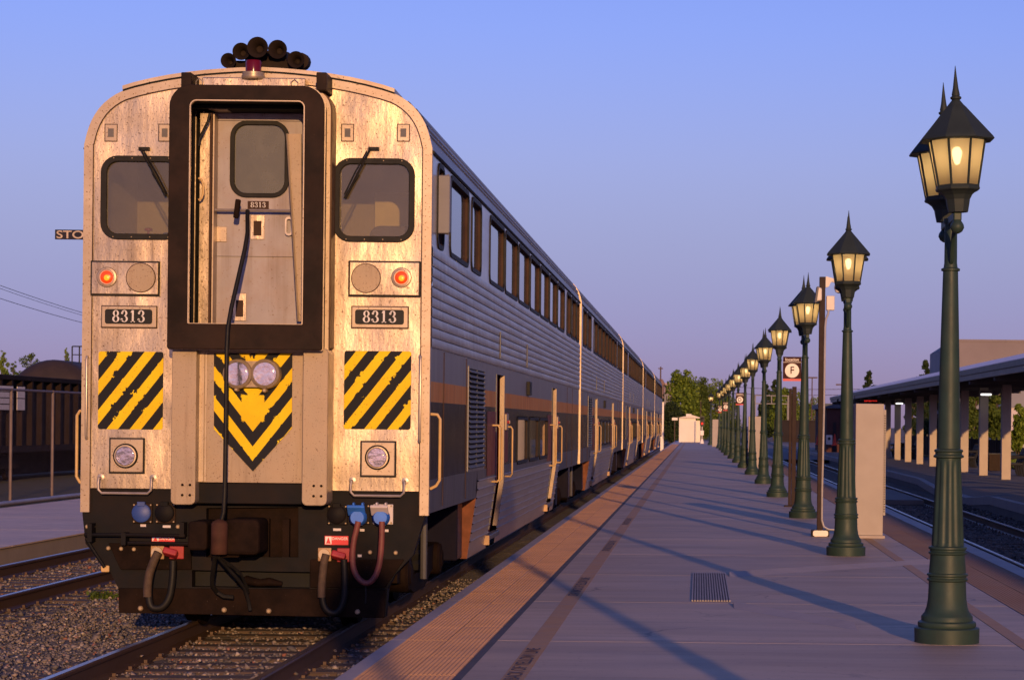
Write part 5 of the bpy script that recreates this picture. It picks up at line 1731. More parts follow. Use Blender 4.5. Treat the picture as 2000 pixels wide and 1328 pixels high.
def loft(mb, rings, cap0=True, cap1=True):
    n = len(rings[0])
    o = []
    for r in rings:
        o += r
    fs = []
    for i in range(len(rings) - 1):
        for k in range(n):
            fs.append((i * n + k, i * n + (k + 1) % n, (i + 1) * n + (k + 1) % n, (i + 1) * n + k))
    if cap0:
        fs.append(tuple(range(n - 1, -1, -1)))
    if cap1:
        fs.append(tuple((len(rings) - 1) * n + k for k in range(n)))
    mb.add(o, fs)
    return mb


def make_lamp():
    root = empty('lamp_post')
    prof_b = [(0.255, 0), (0.257, 0.112), (0.245, 0.120), (0.226, 0.124), (0.232, 0.140), (0.228, 0.160), (0.215, 0.168), (0.203, 0.172), (0.203, 0.205), (0.196, 0.214),
              (0.178, 0.235), (0.163, 0.275), (0.152, 0.34), (0.146, 0.48)]
    MB().lathe(prof_b, 40, (0, 0, 0)).build('base', M_green, root, True)
    prof_r = [(0.146, 0.48), (0.160, 0.488), (0.162, 0.500), (0.150, 0.508), (0.150, 0.520), (0.163, 0.528), (0.162, 0.540), (0.147, 0.548), (0.136, 0.690), (0.150, 0.698), (0.152, 0.710), (0.140, 0.718),
              (0.140, 0.730), (0.152, 0.738), (0.150, 0.752), (0.130, 0.760)]
    MB().lathe(prof_r, 36, (0, 0, 0)).build('lower_collar', M_green, root, True)
    # fluted shaft
    nf, per = 10, 8
    n = nf * per
    mb = MB()
    rings = []
    for z, r, dep in ((0.76, 0.128, 0.0), (0.79, 0.1265, 1.0), (1.37, 0.1005, 1.0), (1.42, 0.0985, 0.5), (1.44, 0.098, 0.0), (1.455, 0.098, 0.0)):
        rg = []
        for k in range(n):
            t = k % per
            gdep = 0.10 if t in (0, 1) else (0.06 if t in (2, 7) else 0.0)
            rr = r * (1 - gdep * dep)
            a = 2 * pi * k / n
            rg.append((rr * cos(a), rr * sin(a), z))
        rings.append(rg)
    loft(mb, rings)
    mb.build('fluted_shaft', M_green, root, True)
    MB().lathe([(0.098, 1.45), (0.120, 1.458), (0.121, 1.472), (0.106, 1.482), (0.106, 1.496), (0.116, 1.506), (0.112, 1.518), (0.092, 1.526), (0.078, 2.2), (0.060, 2.925), (0.074, 2.93), (0.075, 2.945), (0.056, 2.955), (0.051, 2.99), (0.049, 3.30), (0.058, 3.305), (0.058, 3.34), (0, 3.35)], 28).build('shaft', M_green, root, True)
    mb = MB()
    mb.box(-0.032, 0.032, -0.46, 0.46, 3.285, 3.352)
    mb.build('crossarm', M_green, root, bevel=0.01)
    for s in (-1, 1):
        MB().tube([(0, s * 0.05, 2.99), (0, s * 0.085, 3.02), (0, s * 0.11, 3.09), (0, s * 0.20, 3.20), (0, s * 0.32, 3.27), (0, s * 0.40, 3.30)], [0.016, 0.02, 0.02, 0.018, 0.018, 0.016], 8).build('scroll_bracket', M_green, root, True)
        MB().lathe([(0.03, 3.29), (0.05, 3.26), (0.055, 3.235), (0.04, 3.205), (0.018, 3.19), (0, 3.185)], 14, (0, s * 0.43, 0)).build('drop_finial', M_green, root, True)
    MB().lathe([(0.012, -0.052), (0.012, -0.064), (0, -0.066)], 8, (0, 0, 2.60), 'y').build('tag_bolt', M_whitepaint, root)
    MB().lathe([(0.012, -0.058), (0.012, -0.070), (0, -0.072)], 8, (0, 0, 2.24), 'y').build('tag_bolt', M_whitepaint, root)
    k8 = 1 / cos(pi / 8)
    rb_, rt_ = 0.150 * k8, 0.212 * k8
    zb_, zt_ = 3.545, 3.930
    protos = None
    for s in (-1, 1):
        off = Vector((0, s * 0.43, 0))
        if protos is None:
            ro = MB()
            loft(ro, [octo(0.272 * k8, 3.900), octo(0.279 * k8, 3.908), octo(0.270 * k8, 3.925), octo(0.072 * k8, 4.165), octo(0.060 * k8, 4.178)])
            lan = ro.build('lantern', M_greenroof, root)
            lan.location = off
            MB().lathe([(0.070, 4.17), (0.058, 4.185), (0.038, 4.21), (0.030, 4.220), (0.042, 4.228), (0.044, 4.240), (0.030, 4.250), (0.032, 4.262), (0.022, 4.31), (0.010, 4.41), (0.002, 4.482), (0, 4.485)], 16).build('finial', M_greenroof, lan, True)
            cp_ = MB()
            loft(cp_, [octo(0.160 * k8, 3.546), octo(0.165 * k8, 3.534), octo(0.162 * k8, 3.522), octo(0.135 * k8, 3.508), octo(0.108 * k8, 3.485), octo(0.090 * k8, 3.45), octo(0.084 * k8, 3.41), octo(0.074 * k8, 3.354)])
            cp_.build('cup', M_greenroof, lan)
            fr = MB()
            B, T = octo(rb_, zb_), octo(rt_, zt_)
            for k in range(8):
                fr.tube([B[k], T[k]], 0.0105, 6)
            fr.tube([*octo(rb_, zb_ + 0.004), octo(rb_, zb_ + 0.004)[0]], 0.013, 6, False)
            fr.tube([*octo(rt_, zt_ - 0.012), octo(rt_, zt_ - 0.012)[0]], 0.013, 6, False)
            fr.build('lantern_frame', M_greenroof, lan)
            for k in range(8):
                a, b, c, d = Vector(B[k]), Vector(B[(k + 1) % 8]), Vector(T[(k + 1) % 8]), Vector(T[k])
                MB().add([a, b, c, d], [(0, 1, 2, 3)]).build('pane', M_pane, lan)
            MB().lathe([(0.0, 3.72), (0.018, 3.725), (0.026, 3.75), (0.036, 3.79), (0.040, 3.815), (0.034, 3.84), (0.018, 3.856), (0, 3.86)], 12).build('bulb', M_bulb, lan, True)
            MB().lathe([(0.045, 3.54), (0.045, 3.66), (0.030, 3.69), (0.022, 3.705)], 12).build('socket', M_socket, lan, True)
            protos = lan
        else:
            c = link_copy(protos, root)
            c.location = off
    return root


lamp = make_lamp()
LAMPS = [(-6.0, None, 'behind the camera'), (6.0, None, 'just outside the frame')] + [(y, p, None) for y, p in
        ((18.06, 1849), (30.0, 1652), (42.0, 1568), (54.0, 1518), (66.0, 1491), (78.0, 1469), (90.0, 1453), (102.0, 1441), (114.0, 1431), (126.0, 1422), (138.0, 1416), (150.0, 1411), (162.0, 1405), (186.0, 1388))]
ORD = ['nearest', 'second nearest', 'third nearest', 'fourth nearest', 'fifth nearest', 'sixth nearest', 'seventh nearest', 'eighth nearest', 'ninth nearest', 'tenth nearest', 'eleventh nearest', 'twelfth nearest', 'thirteenth nearest', 'farthest']
lx = {}
vi = 0
for i, (y, p, note) in enumerate(LAMPS):
    x = 1.985 if p is None else (p - CX + CAMH * F / y * ROLL) * y / F
    lx[y] = x
    o = lamp if i == 0 else copy_thing(lamp, (x, y, 0))
    o.location = (x, y, 0)
    rl_ = random.Random(int(y * 7) + 3)
    o.rotation_euler = (rl_.uniform(-0.006, 0.006), rl_.uniform(-0.006, 0.006), rl_.uniform(-0.05, 0.05)) if i > 2 else (0, 0, 0)
    if y == 18.06:
        for ch in o.children:
            if ch.name.startswith('lantern'):
                ch.rotation_euler = (0, -0.03, 0)
                ch.location.x = 0.03 * 3.55
    if p is None:
        lab = 'green twin-lantern lamp post standing ' + ('well behind the camera' if y < 0 else 'beside the camera') + ', seen only by its shadow'
    else:
        lab = 'green twin-lantern lamp post, %s in the platform row' % ORD[vi]
        vi += 1
    tag(o, lab, 'lamp post', 'lamp posts along the platform')

# ------------------------------------------------------------------ platform furniture
M_maroon = pmat('sign_maroon', (0.045, 0.013, 0.013), 0.6, 0, 0.1, 4, spec=0.1)
M_signred = pmat('sign_red', (0.50, 0.010, 0.03), 0.45, 0, 0.08, 4)
M_signwhite = pmat('sign_white', (0.80, 0.72, 0.66), 0.5, 0, 0.05, 4)
M_brownpost = pmat('brown_post_paint', (0.028, 0.015, 0.015), 0.6, 0, 0.15, 6, spec=0.15)
M_panel = pmat('beige_cabinet', (0.34, 0.295, 0.275), 0.6, 0, 0.06, 2, dirt=(0.28, 0.23, 0.2), dirt_amt=0.35, dirt_scale=2.5)
M_galv = pmat('galvanized', (0.5, 0.46, 0.44), 0.4, 0.5, 0.1, 6)
M_lightgrey = pmat('pale_equipment', (0.62, 0.55, 0.50), 0.5, 0, 0.06, 5)


def location_sign(letter, y, px0, px1, py0, py1, lab):
    a, b = W(px0, py1, y), W(px1, py0, y)
    w, h = b.x - a.x, b.z - a.z
    cx_, z0 = (a.x + b.x) / 2, a.z
    root = empty('location_sign', (cx_, y, z0))
    tag(root, lab, 'sign', 'location letter signs')
    MB().box(-w / 2, w / 2, -0.012, 0.012, h * 0.10, h).build('board', M_maroon, root, bevel=0.004)
    MB().box(-w / 2, w / 2, -0.012, 0.012, 0, h * 0.097).build('red_band', M_signred, root)
    MB().lathe([(w * 0.39, -0.012), (w * 0.39, -0.016), (0, -0.016)], 32, (0, 0, h * 0.43), 'y').build('disc', M_signwhite, root)
    text_on_front(letter, h * 0.42, 0, -0.0185, h * 0.43, 'letter', M_maroon, root, 0.92)
    text_on_front('location', h * 0.175, 0, -0.0145, h * 0.88, 'heading', M_signwhite, root)
    MB().box(-w / 2, w / 2, -0.0135, -0.0122, h * 0.765, h * 0.78).build('rule', M_signwhite, root)
    lamp_x = lx[y]
    m = MB()
    for q in (0.2, 0.8):
        m.box(w / 2 - 0.01, lamp_x - cx_ - 0.03, -0.008, 0.008, h * q - 0.012, h * q + 0.012)
    m.build('bracket', M_brownpost, root)
    return root


location_sign('F', 42.0, 1529, 1565, 697, 744, 'maroon location sign with letter F on the third lamp post')
location_sign('D', 90.0, 1437, 1453, 767, 791, 'maroon location sign with letter D on a far lamp post')
location_sign('C', 126.0, 1412, 1423, 785, 802, 'maroon location sign with letter C left of the D sign')
location_sign('B', 150.0, 1402, 1411, 792, 806, 'maroon location sign with letter B, smallest and farthest')
# twin brown posts
tp = empty('twin_post_support', G(1546, 989))
tag(tp, 'brown twin-post stand between the third and fourth lamp posts', 'post')
for dx_, h, r in ((-0.045, 2.46, 0.028), (0.035, 2.50, 0.045)):
    m = MB().box(dx_ - r, dx_ + r, -r, r, 0.02, h)
    m.build('post', M_brownpost, tp, bevel=0.006)
MB().box(-0.16, 0.14, -0.12, 0.12, 0, 0.03).build('base_plate', M_brownpost, tp, bevel=0.006)

# camera and loudspeaker pole
b = G(1601, 1047)
cpole = empty('equipment_pole', (b.x, b.y, 0))
tag(cpole, 'slim brown pole carrying a speaker, grey box and conduit between lamp posts', 'pole')
kk = b.y / F
zt = W(1610, 541, b.y).z
MB().box(-0.045, 0.045, -0.045, 0.045, 0.05, zt).build('shaft', M_brownpost, cpole, bevel=0.006)
MB().prism(rrect(-0.13, 0.14, 0.0, 0.10, 0.02, 3), -0.13, 0.13).build('footing', M_brownpost, cpole)
MB().prism(rrect(-0.11, 0.12, 0.006, 0.095, 0.03, 3), -0.145, -0.131).build('sunlit_face', M_signwhite, cpole)  # white sheet puts sunlight into the front of the brown footing


def cpz(py):
    return W(1608, py, b.y).z


def cpx(px):
    return W(px, 600, b.y).x - b.x


MB().box(cpx(1606), cpx(1622), -0.06, 0.10, cpz(606), cpz(578)).build('equipment_box', M_lightgrey, cpole, bevel=0.01).location = (0.06, 0, 0)
MB().prism([(cpx(1612), cpz(562)), (cpx(1612), cpz(540)), (cpx(1631), cpz(545)), (cpx(1622), cpz(552)), (cpx(1618), cpz(560))][::-1], -0.03, 0.03).build('bracket', M_lightgrey, cpole)
MB().prism([(cpx(1592), cpz(590)), (cpx(1604), cpz(588)), (cpx(1604), cpz(564)), (cpx(1596), cpz(562))][::-1], -0.16, 0.10).build('speaker', M_lightgrey, cpole, bevel=0.02)
MB().prism([(cpx(1590), cpz(592)), (cpx(1594), cpz(592)), (cpx(1598), cpz(561)), (cpx(1594.5), cpz(561))][::-1], -0.18, 0.12).build('speaker_grille', M_seat, cpole)
MB().lathe([(0.0, -0.08), (0.05, -0.06), (0.07, 0.0), (0.07, 0.04), (0, 0.04)], 14, (cpx(1635) + 0.02, 0, cpz(563))).build('dome_camera', M_lightgrey, cpole, True)
MB().tube([(cpx(1613), 0, cpz(546)), (cpx(1636), 0, cpz(552)), (cpx(1636), 0, cpz(560))], 0.018, 6).build('camera_arm', M_lightgrey, cpole)
cq = [(1618, 606), (1617, 614), (1613, 624), (1611.5, 640), (1611, 800), (1609, 960), (1609, 1015), (1613, 1028), (1622, 1033), (1634, 1034)]
MB().tube([(cpx(px), -0.06, W(px, py, b.y).z) for px, py in cq], 0.017, 8).build('conduit', M_galv, cpole, True)


def cabinet(px0, px1, py0, py1, lab, depth=0.5):
    base = G((px0 + px1) / 2, py1)
    Y = base.y
    w = (px1 - px0) * Y / F
    h = W(px0, py0, Y).z
    root = empty('notice_cabinet', base)
    tag(root, lab, 'cabinet', 'tall beige cabinets between the lamp posts')
    MB().box(-w / 2, w / 2, 0, depth, 0.045, h).build('cabinet_body', M_panel, root, bevel=0.008)
    MB().box(-w / 2 - 0.03, w / 2 + 0.03, -0.04, depth + 0.04, 0, 0.044).build('plinth', M_edge, root, bevel=0.006)
    m = MB().box(w / 2 + 0.002, w / 2 + 0.035, 0.02, 0.06, 0.35, h - 0.09)
    m.build('edge_channel', M_panel, root)
    m = MB()
    for q in range(40):
        zq = 0.4 + q * (h - 0.55) / 40
        m.box(w / 2 + 0.008, w / 2 + 0.028, 0.0165, 0.0195, zq, zq + 0.014)
    o = m.build('slot', M_void, root)
    o['kind'] = 'stuff'
    return root


cabinet(1669, 1724, 788, 1051, 'large beige cabinet right of the second lamp post')
cabinet(1461, 1487, 813, 914, 'beige cabinet standing behind the fifth and sixth lamp posts', 0.4)
cabinet(1391, 1403, 819, 872, 'pale narrow cabinet beside the farthest lamp post', 0.3)

# ------------------------------------------------------------------ canopy on the right
M_fascia = pmat('canopy_fascia', (0.05, 0.05, 0.06), 0.5, 0.1, 0.1, 2)
M_fascia2 = pmat('canopy_gutter', (0.11, 0.10, 0.11), 0.5, 0.2, 0.1, 3)
M_canroof = pmat('canopy_roof_sheet', (0.80, 0.66, 0.62), 0.55, 0.1, 0.08, 1.5)
M_soffit = pmat('canopy_soffit', (0.10, 0.09, 0.09), 0.8, 0, 0.1, 2)
M_column = pmat('column_cream', (0.42, 0.35, 0.29), 0.7, 0, 0.06, 2, dirt=(0.3, 0.24, 0.2), dirt_amt=0.3)
M_lum = emat('canopy_luminaire', (1.0, 0.97, 0.90), 2.0)
M_blackmetal = pmat('black_metal', (0.012, 0.012, 0.015), 0.6, 0.0, 0.2, 5)
M_bin = pmat('brown_bin', (0.030, 0.018, 0.013), 0.7, 0, 0.2, 4, spec=0.15)
can = empty('platform_canopy', (10, 44, 0))   # the near half runs on past the right of the frame
tag(can, 'long flat-roofed platform canopy on square cream columns at right', 'canopy')
Y0c, Y1c = -84.0, 96.0
can_prof = [(-2.0, 3.42), (-2.0, 3.26), (-1.92, 3.24), (-1.92, 3.08), (-1.8, 3.08), (-1.8, 3.2), (1.95, 3.2), (1.95, 3.08), (2.15, 3.08), (2.15, 3.42), (0.2, 4.02)]
MB().prism([(-1.99, 3.425), (0.2, 4.03), (2.15, 3.425), (2.15, 3.405), (0.2, 4.0), (-1.99, 3.405)], Y0c, Y1c).build('roof', M_canroof, can)
MB().box(-2.0, -1.93, Y0c, Y1c, 3.25, 3.404).build('fascia', M_fascia, can)
MB().box(-1.96, -1.86, Y0c, Y1c, 3.09, 3.248).build('gutter', M_fascia2, can)
MB().box(2.08, 2.15, Y0c, Y1c, 3.09, 3.404).build('fascia', M_fascia, can)
MB().box(-1.85, 2.07, Y0c, Y1c, 3.20, 3.24).build('soffit', M_soffit, can)
ycol = [-31.0, -19.3, -7.6, 4.1, 15.8, 27.5, 39.3, 51.0, 56.9, 62.8, 68.6, 74.4, 80.3, 86.1, 92.0, 97.6, 103.4, 109.2, 115.0, 121.0, 127.0, 133.0, 139.0]
for q in ycol:
    MB().box(-0.15, 0.15, q - 44 - 0.15, q - 44 + 0.15, 0, 3.2).build('column', M_column, can, bevel=0.012)
for q in ycol:
    MB().box(-1.9, 2.1, q - 44 - 0.10, q - 44 + 0.10, 2.98, 3.198).build('crossbeam', M_soffit, can)
for q, xx in ((80.0, -0.02), (114.6, 0.0)):
    f = MB().box(xx - 0.2, xx + 0.2, q - 44 - 0.7, q - 44 - 0.25, 2.86, 2.975).build('light_fitting', M_fascia2, can, bevel=0.01)
    MB().box(xx - 0.16, xx + 0.16, q - 44 - 0.71, q - 44 - 0.3, 2.80, 2.858).build('luminaire', M_lum, f)


def bench(px, py, lab):
    p = G(px, py)
    root = empty('bench', p)
    tag(root, lab, 'bench', 'black benches under the canopy')
    n = 9
    for k in range(4):
        MB().box(-0.24 + k * 0.125, -0.24 + k * 0.125 + 0.11, 0.0, 1.8, 0.40, 0.45).build('seat_slat', M_blackmetal, root)
    for k in range(4):
        z = 0.50 + k * 0.115
        MB().obox((0.27 + (z - 0.45) * 0.42, 0.9, z + 0.05), (0.045, 1.8, 0.11), Matrix.Rotation(0.40, 3, 'Y')).build('back_slat', M_blackmetal, root)
    for yy in (0.03, 0.62, 1.2, 1.77):
        m = MB()
        m.tube([(-0.26, yy, 0.0), (-0.22, yy, 0.25), (-0.27, yy, 0.50), (-0.20, yy, 0.62), (0.05, yy, 0.66), (0.36, yy, 0.68)], 0.05, 6)
        m.tube([(0.28, yy, 0.0), (0.22, yy, 0.30), (0.26, yy, 0.45), (0.50, yy, 0.98)], 0.055, 6)
        m.tube([(-0.24, yy, 0.40), (0.25, yy, 0.40)], 0.05, 6)
        m.build('end_frame', M_blackmetal, root)
    return root


bench(1985, 930, 'black bench at the right edge, nearest under the canopy')
bench(1893, 913, 'black bench with leaning back just right of the nearest lamp post')
bench(1778, 897, 'black bench among the middle canopy columns')
bench(1740, 893, 'black bench beside the large beige cabinet')
for (px, py, w, h, lab) in ((1942, 921, 0.48, 0.66, 'dark brown litter bin between two canopy columns'), (1764, 893, 0.36, 0.75, 'dark slim litter bin between the far canopy columns')):
    p = G(px, py)
    root = empty('litter_bin', p)
    tag(root, lab, 'litter bin', 'litter bins under the canopy')
    MB().prism(rrect(-w / 2, w / 2, 0.03, h, 0.03, 3), -w / 2, w / 2).build('bin_body', M_bin, root, bevel=0.015)
    MB().box(-w / 2 - 0.02, w / 2 + 0.02, -w / 2 - 0.02, w / 2 + 0.02, h, h + 0.05).build('lid', M_blackmetal, root, bevel=0.012)
    m = MB()
    for k in range(5):
        MB().box(-w / 2 + 0.03 + k * (w - 0.06) / 5, -w / 2 + 0.03 + (k + 0.7) * (w - 0.06) / 5, -w / 2 - 0.014, -w / 2 - 0.001, 0.08, h - 0.06).build('slat', M_bin, root)
# hanging display under the canopy and round speakers
p = W(1692, 781, 118)
ds = empty('display_board', (p.x, 118, p.z))
tag(ds, 'black hanging display with red lit characters under the canopy', 'display')
MB().box(-0.62, 0.62, -0.05, 0.05, -0.22, 0.22).build('case', M_blackmetal, ds, bevel=0.01)
M_led = emat('red_led', (1.0, 0.03, 0.02), 0.9)
m = MB()
rr = random.Random(3)
for k in range(9):
    x = -0.1 + k * 0.075
    m.box(x, x + 0.045, -0.054, -0.0505, -0.09 + rr.uniform(0, 0.03), -0.02 + rr.uniform(0, 0.04))
o = m.build('led_segment', M_led, ds)
o['kind'] = 'stuff'
for s in (-0.45, 0.45):
    MB().box(s - 0.015, s + 0.015, -0.015, 0.015, 0.22, 0.42).build('hanger', M_blackmetal, ds)
for px, py, Y, lab in ((1641, 783, 132, 'round black speaker under the far end of the canopy'), (1703, 774, 112, 'round black speaker above the red display')):
    p = W(px, py, Y)
    root = empty('round_speaker', (p.x, Y, p.z))
    tag(root, lab, 'speaker', 'round speakers under the canopy')
    MB().lathe([(0.12, 0.1), (0.2, 0.02), (0.2, -0.03), (0.17, -0.04), (0.16, -0.02), (0.06, 0.0), (0, -0.01)], 18, (0, 0, 0), 'y').build('horn_body', M_blackmetal, root, True)
    MB().box(-0.02, 0.02, 0.0, 0.04, 0.15, 0.36).build('hanger', M_blackmetal, root)

# ------------------------------------------------------------------ plants
def leaf_mat(name, a, b, c):
    m = stone_mat(name, [(0, a), (0.5, b), (1, c)], 0.7)
    bs = m.node_tree.nodes['Principled BSDF']
    bs.inputs['Specular IOR Level'].default_value = 0.2
    bs.inputs['Subsurface Weight'].default_value = 0.0
    return m


M_leafA = leaf_mat('leaf_bright', (0.050, 0.085, 0.010), (0.100, 0.150, 0.016), (0.18, 0.23, 0.030))
M_leafB = leaf_mat('leaf_mid', (0.028, 0.050, 0.010), (0.055, 0.085, 0.014), (0.105, 0.140, 0.024))
M_leafC = leaf_mat('leaf_dark', (0.010, 0.020, 0.008), (0.020, 0.036, 0.012), (0.040, 0.058, 0.018))
M_bark = pmat('bark', (0.09, 0.065, 0.05), 0.9, 0, 0.3, 6, bump=0.5, bscale=20)


def leaves(name, mat, centers, radii, n, size, seed, parent, squash=1.0):
    r = np.random.default_rng(seed)
    centers = np.array(centers, float)
    radii = np.array(radii, float)
    w = radii ** 2
    k = r.choice(len(centers), n, p=w / w.sum())
    d = r.normal(size=(n, 3))
    d /= np.linalg.norm(d, axis=1)[:, None]
    rad = radii[k] * r.uniform(0.45, 1.12, n)
    P = centers[k] + d * rad[:, None] * np.array([1, 1, squash])
    u = r.normal(size=(n, 3))
    u /= np.linalg.norm(u, axis=1)[:, None]
    v = np.cross(u, r.normal(size=(n, 3)))
    v /= np.linalg.norm(v, axis=1)[:, None]
    sz = size * r.uniform(0.6, 1.4, n)[:, None]
    V = np.stack([P - u * sz * 0.5, P + v * sz * 0.32, P + u * sz * 0.5, P - v * sz * 0.32], 1)
    me = bpy.data.meshes.new(name)
    me.vertices.add(n * 4)
    me.vertices.foreach_set('co', V.reshape(-1).astype(np.float32))
    me.loops.add(n * 4)
    me.loops.foreach_set('vertex_index', np.arange(n * 4, dtype=np.int32))
    me.polygons.add(n)
    me.polygons.foreach_set('loop_start', np.arange(0, n * 4, 4, dtype=np.int32))
    me.polygons.foreach_set('loop_total', np.full(n, 4, np.int32))
    me.update()
    me.validate()
    me.materials.append(mat)
    o = bpy.data.objects.new(name, me)
    COL.objects.link(o)
    o.parent = parent
    return o


def tree(px, Y, py_top, wpx, lab, mat, kind='broad', seed=1, zbase=-0.4, n=3800, name='tree', group=None, leaf=None, bottom=0.16):
    top = W(px, py_top, Y)
    h = top.z - zbase
    w = wpx * Y / F / 2
    root = empty(name, (top.x, Y, zbase))
    tag(root, lab, 'tree' if name != 'bush' else 'bush', group)
    r = random.Random(seed)
    th = h * (0.8 if kind != 'bush' else 0.4)
    path = [(0, 0, 0)]
    for i in range(1, 6):
        path.append((r.uniform(-0.03, 0.03) * h * i / 5, r.uniform(-0.03, 0.03) * h * i / 5, th * i / 5))
    tr_ = max(0.06, h * 0.022)
    MB().tube(path, [tr_ * (1 - 0.16 * i) for i in range(6)], 8).build('trunk', M_bark, root, True)
    cen, rad = [], []
    N_ = 34
    for i in range(N_):
        t = (i + 0.5) / N_
        z = h * (bottom + (1 - bottom) * t)
        if kind == 'cone':
            ww = w * (1.02 - t) ** 0.8
        elif kind == 'column':
            ww = w * min(1, 1.25 * (sin(pi * (0.10 + 0.86 * t))) ** 0.7)
        else:
            ww = w * (sin(pi * (0.12 + 0.80 * t))) ** 0.65
        a = r.uniform(0, 2 * pi)
        cr_ = max(0.10 * w, ww * r.uniform(0.28, 0.48))
        q = max(0.0, ww - cr_ * 0.7) * r.uniform(0.35, 1.0)
        cen.append((q * cos(a), q * sin(a), min(z, h - cr_ * 0.9)))
        rad.append(cr_)
    lim = MB()
    for c, rd in list(zip(cen, rad))[::4]:
        zb = max(0.1 * h, c[2] - 0.25 * h)
        lim.tube([(0, 0, min(zb, th * 0.98)), (c[0] * 0.6, c[1] * 0.6, (zb + c[2]) / 2), c], [tr_ * 0.4, tr_ * 0.25, tr_ * 0.1], 5)
    lim.build('limb', M_bark, root)['kind'] = 'stuff'
    o = leaves('crown', mat, cen, rad, int(n * 2.0), leaf or max(0.15, w * 0.115), seed + 5, root)
    return root


TG = 'trees beyond the platform end'
tree(1337, 262, 722, 84, 'tall bright green tree behind the white shed', M_leafA, 'column', 11, n=5200, group=TG, bottom=0.05)
tree(1374, 275, 736, 58, 'darker narrow tree right of the tall bright green tree', M_leafB, 'column', 12, n=3600, group=TG, bottom=0.05)
tree(1400, 285, 739, 64, 'loose pale tree behind the farthest lamp posts', M_leafA, 'column', 13, n=3000, group=TG, bottom=0.05)
tree(1356, 282, 770, 84, 'low wide tree filling the gap behind the signal', M_leafB, 'broad', 14, n=3600, group=TG, bottom=0.02)
tree(1310, 250, 784, 60, 'dark bushy tree beside the end of the train', M_leafC, 'broad', 15, n=3200, group=TG, bottom=0.0)
tree(1301, 300, 752, 24, 'dark tree in front of the far beige building', M_leafC, 'broad', 16, n=1800, group=TG)
tree(1424, 290, 772, 56, 'mid green tree behind the lettered signs', M_leafB, 'broad', 17, n=2400, group=TG, bottom=0.02)
tree(1498, 300, 752, 60, 'dark conifer behind the fifth lamp post', M_leafC, 'cone', 18, n=2600, leaf=0.4, group=TG)
tree(1513, 310, 742, 62, 'taller dark conifer left of the letter F sign', M_leafC, 'cone', 19, n=2600, leaf=0.4, group=TG)
tree(1530, 250, 758, 76, 'bright green tree behind the twin brown posts', M_leafA, 'broad', 20, n=3800, group=TG, bottom=0.05)
tree(1556, 258, 762, 60, 'green tree right of the twin brown posts', M_leafA, 'broad', 21, n=2600, group=TG, bottom=0.05)
tree(1592, 262, 775, 50, 'small green tree behind the equipment pole', M_leafA, 'broad', 22, n=2400, group=TG, bottom=0.05)
tree(1648, 260, 786, 26, 'small green tree at the far end of the canopy', M_leafA, 'broad', 23, n=1500, group=TG, bottom=0.05)
tree(1698, 300, 724, 84, 'lone conifer rising above the canopy roof', M_leafC, 'cone', 24, n=4000, leaf=0.4, group=TG)
tree(1808, 260, 703, 90, 'conifer beside the grey gabled building', M_leafC, 'cone', 25, n=4000, leaf=0.4, group=TG)
TH = 'trees behind the canopy'
tree(1845, 118, 752, 60, 'leafy tree hidden partly by the nearest lamp post', M_leafC, 'broad', 26, n=2600, group=TH)
tree(1905, 112, 748, 66, 'leafy tree behind the canopy column beside the bin', M_leafB, 'broad', 27, n=3200, group=TH, bottom=0.25)
tree(1948, 104, 752, 56, 'tree with slim trunk on the lawn behind the bin', M_leafB, 'broad', 28, n=2800, group=TH, bottom=0.3)
tree(1992, 96, 790, 46, 'small bright tree at the right edge on the lawn', M_leafA, 'broad', 29, n=1800, group=TH, bottom=0.35)
tree(1782, 150, 772, 34, 'sparse tree between the far canopy columns', M_leafC, 'broad', 30, n=1400, group=TH)
TL = 'trees behind the freight cars'
tree(6, 210, 684, 34, 'slim green tree at the left edge above the freight car', M_leafA, 'column', 31, n=2600, group=TL)
tree(58, 215, 690, 62, 'bushy green tree behind the dark freight car', M_leafB, 'broad', 32, n=3800, group=TL)
tree(28, 222, 706, 30, 'low green tree between two taller ones at left', M_leafB, 'broad', 36, n=1800, group=TL)
tree(129, 230, 678, 26, 'pale thin tree above the domed tank', M_leafA, 'column', 33, n=1500, group=TL)
# weed tuft by the pilot
wd = empty('weed', G(198, 1172, BZ))
tag(wd, 'small green weed growing beside the rail left of the train', 'weed')
leaves('leaf_tuft', M_leafB, [(0, 0, 0.05), (0.08, 0.1, 0.04), (-0.1, 0.05, 0.04)], [0.10, 0.09, 0.09], 240, 0.05, 41, wd, 0.6)

# ------------------------------------------------------------------ left side: fence, freight cars, stop board, wires
M_fence = pmat('fence_steel', (0.16, 0.12, 0.115), 0.6, 0.2, 0.15, 6, spec=0.2)
M_pipe = pmat('pipe_grey', (0.30, 0.27, 0.28), 0.5, 0.4, 0.1, 4)
fn = empty('chain_link_fence', (-14.0, 40, -0.10))
tag(fn, 'chain link fence with round posts along the left walkway', 'fence')
fy0, fy1, fh = 0.0, 26.0, 2.38
k = 0
yy = 46.5 - 40 - 6
while yy < fy1:
    MB().tube([(0, yy, 0), (0, yy, fh)], 0.034, 10).build('post', M_fence, fn, True)
    yy += 3.0
MB().tube([(0, fy0, fh - 0.03), (0, fy1, fh - 0.03)], 0.026, 8).build('top_rail', M_fence, fn, True)
MB().tube([(0.05, fy0, 0.05), (0.05, fy1, 0.05)], 0.055, 10).build('bottom_pipe', M_pipe, fn, True)
m = MB()
dd = 0.075
c = -fh
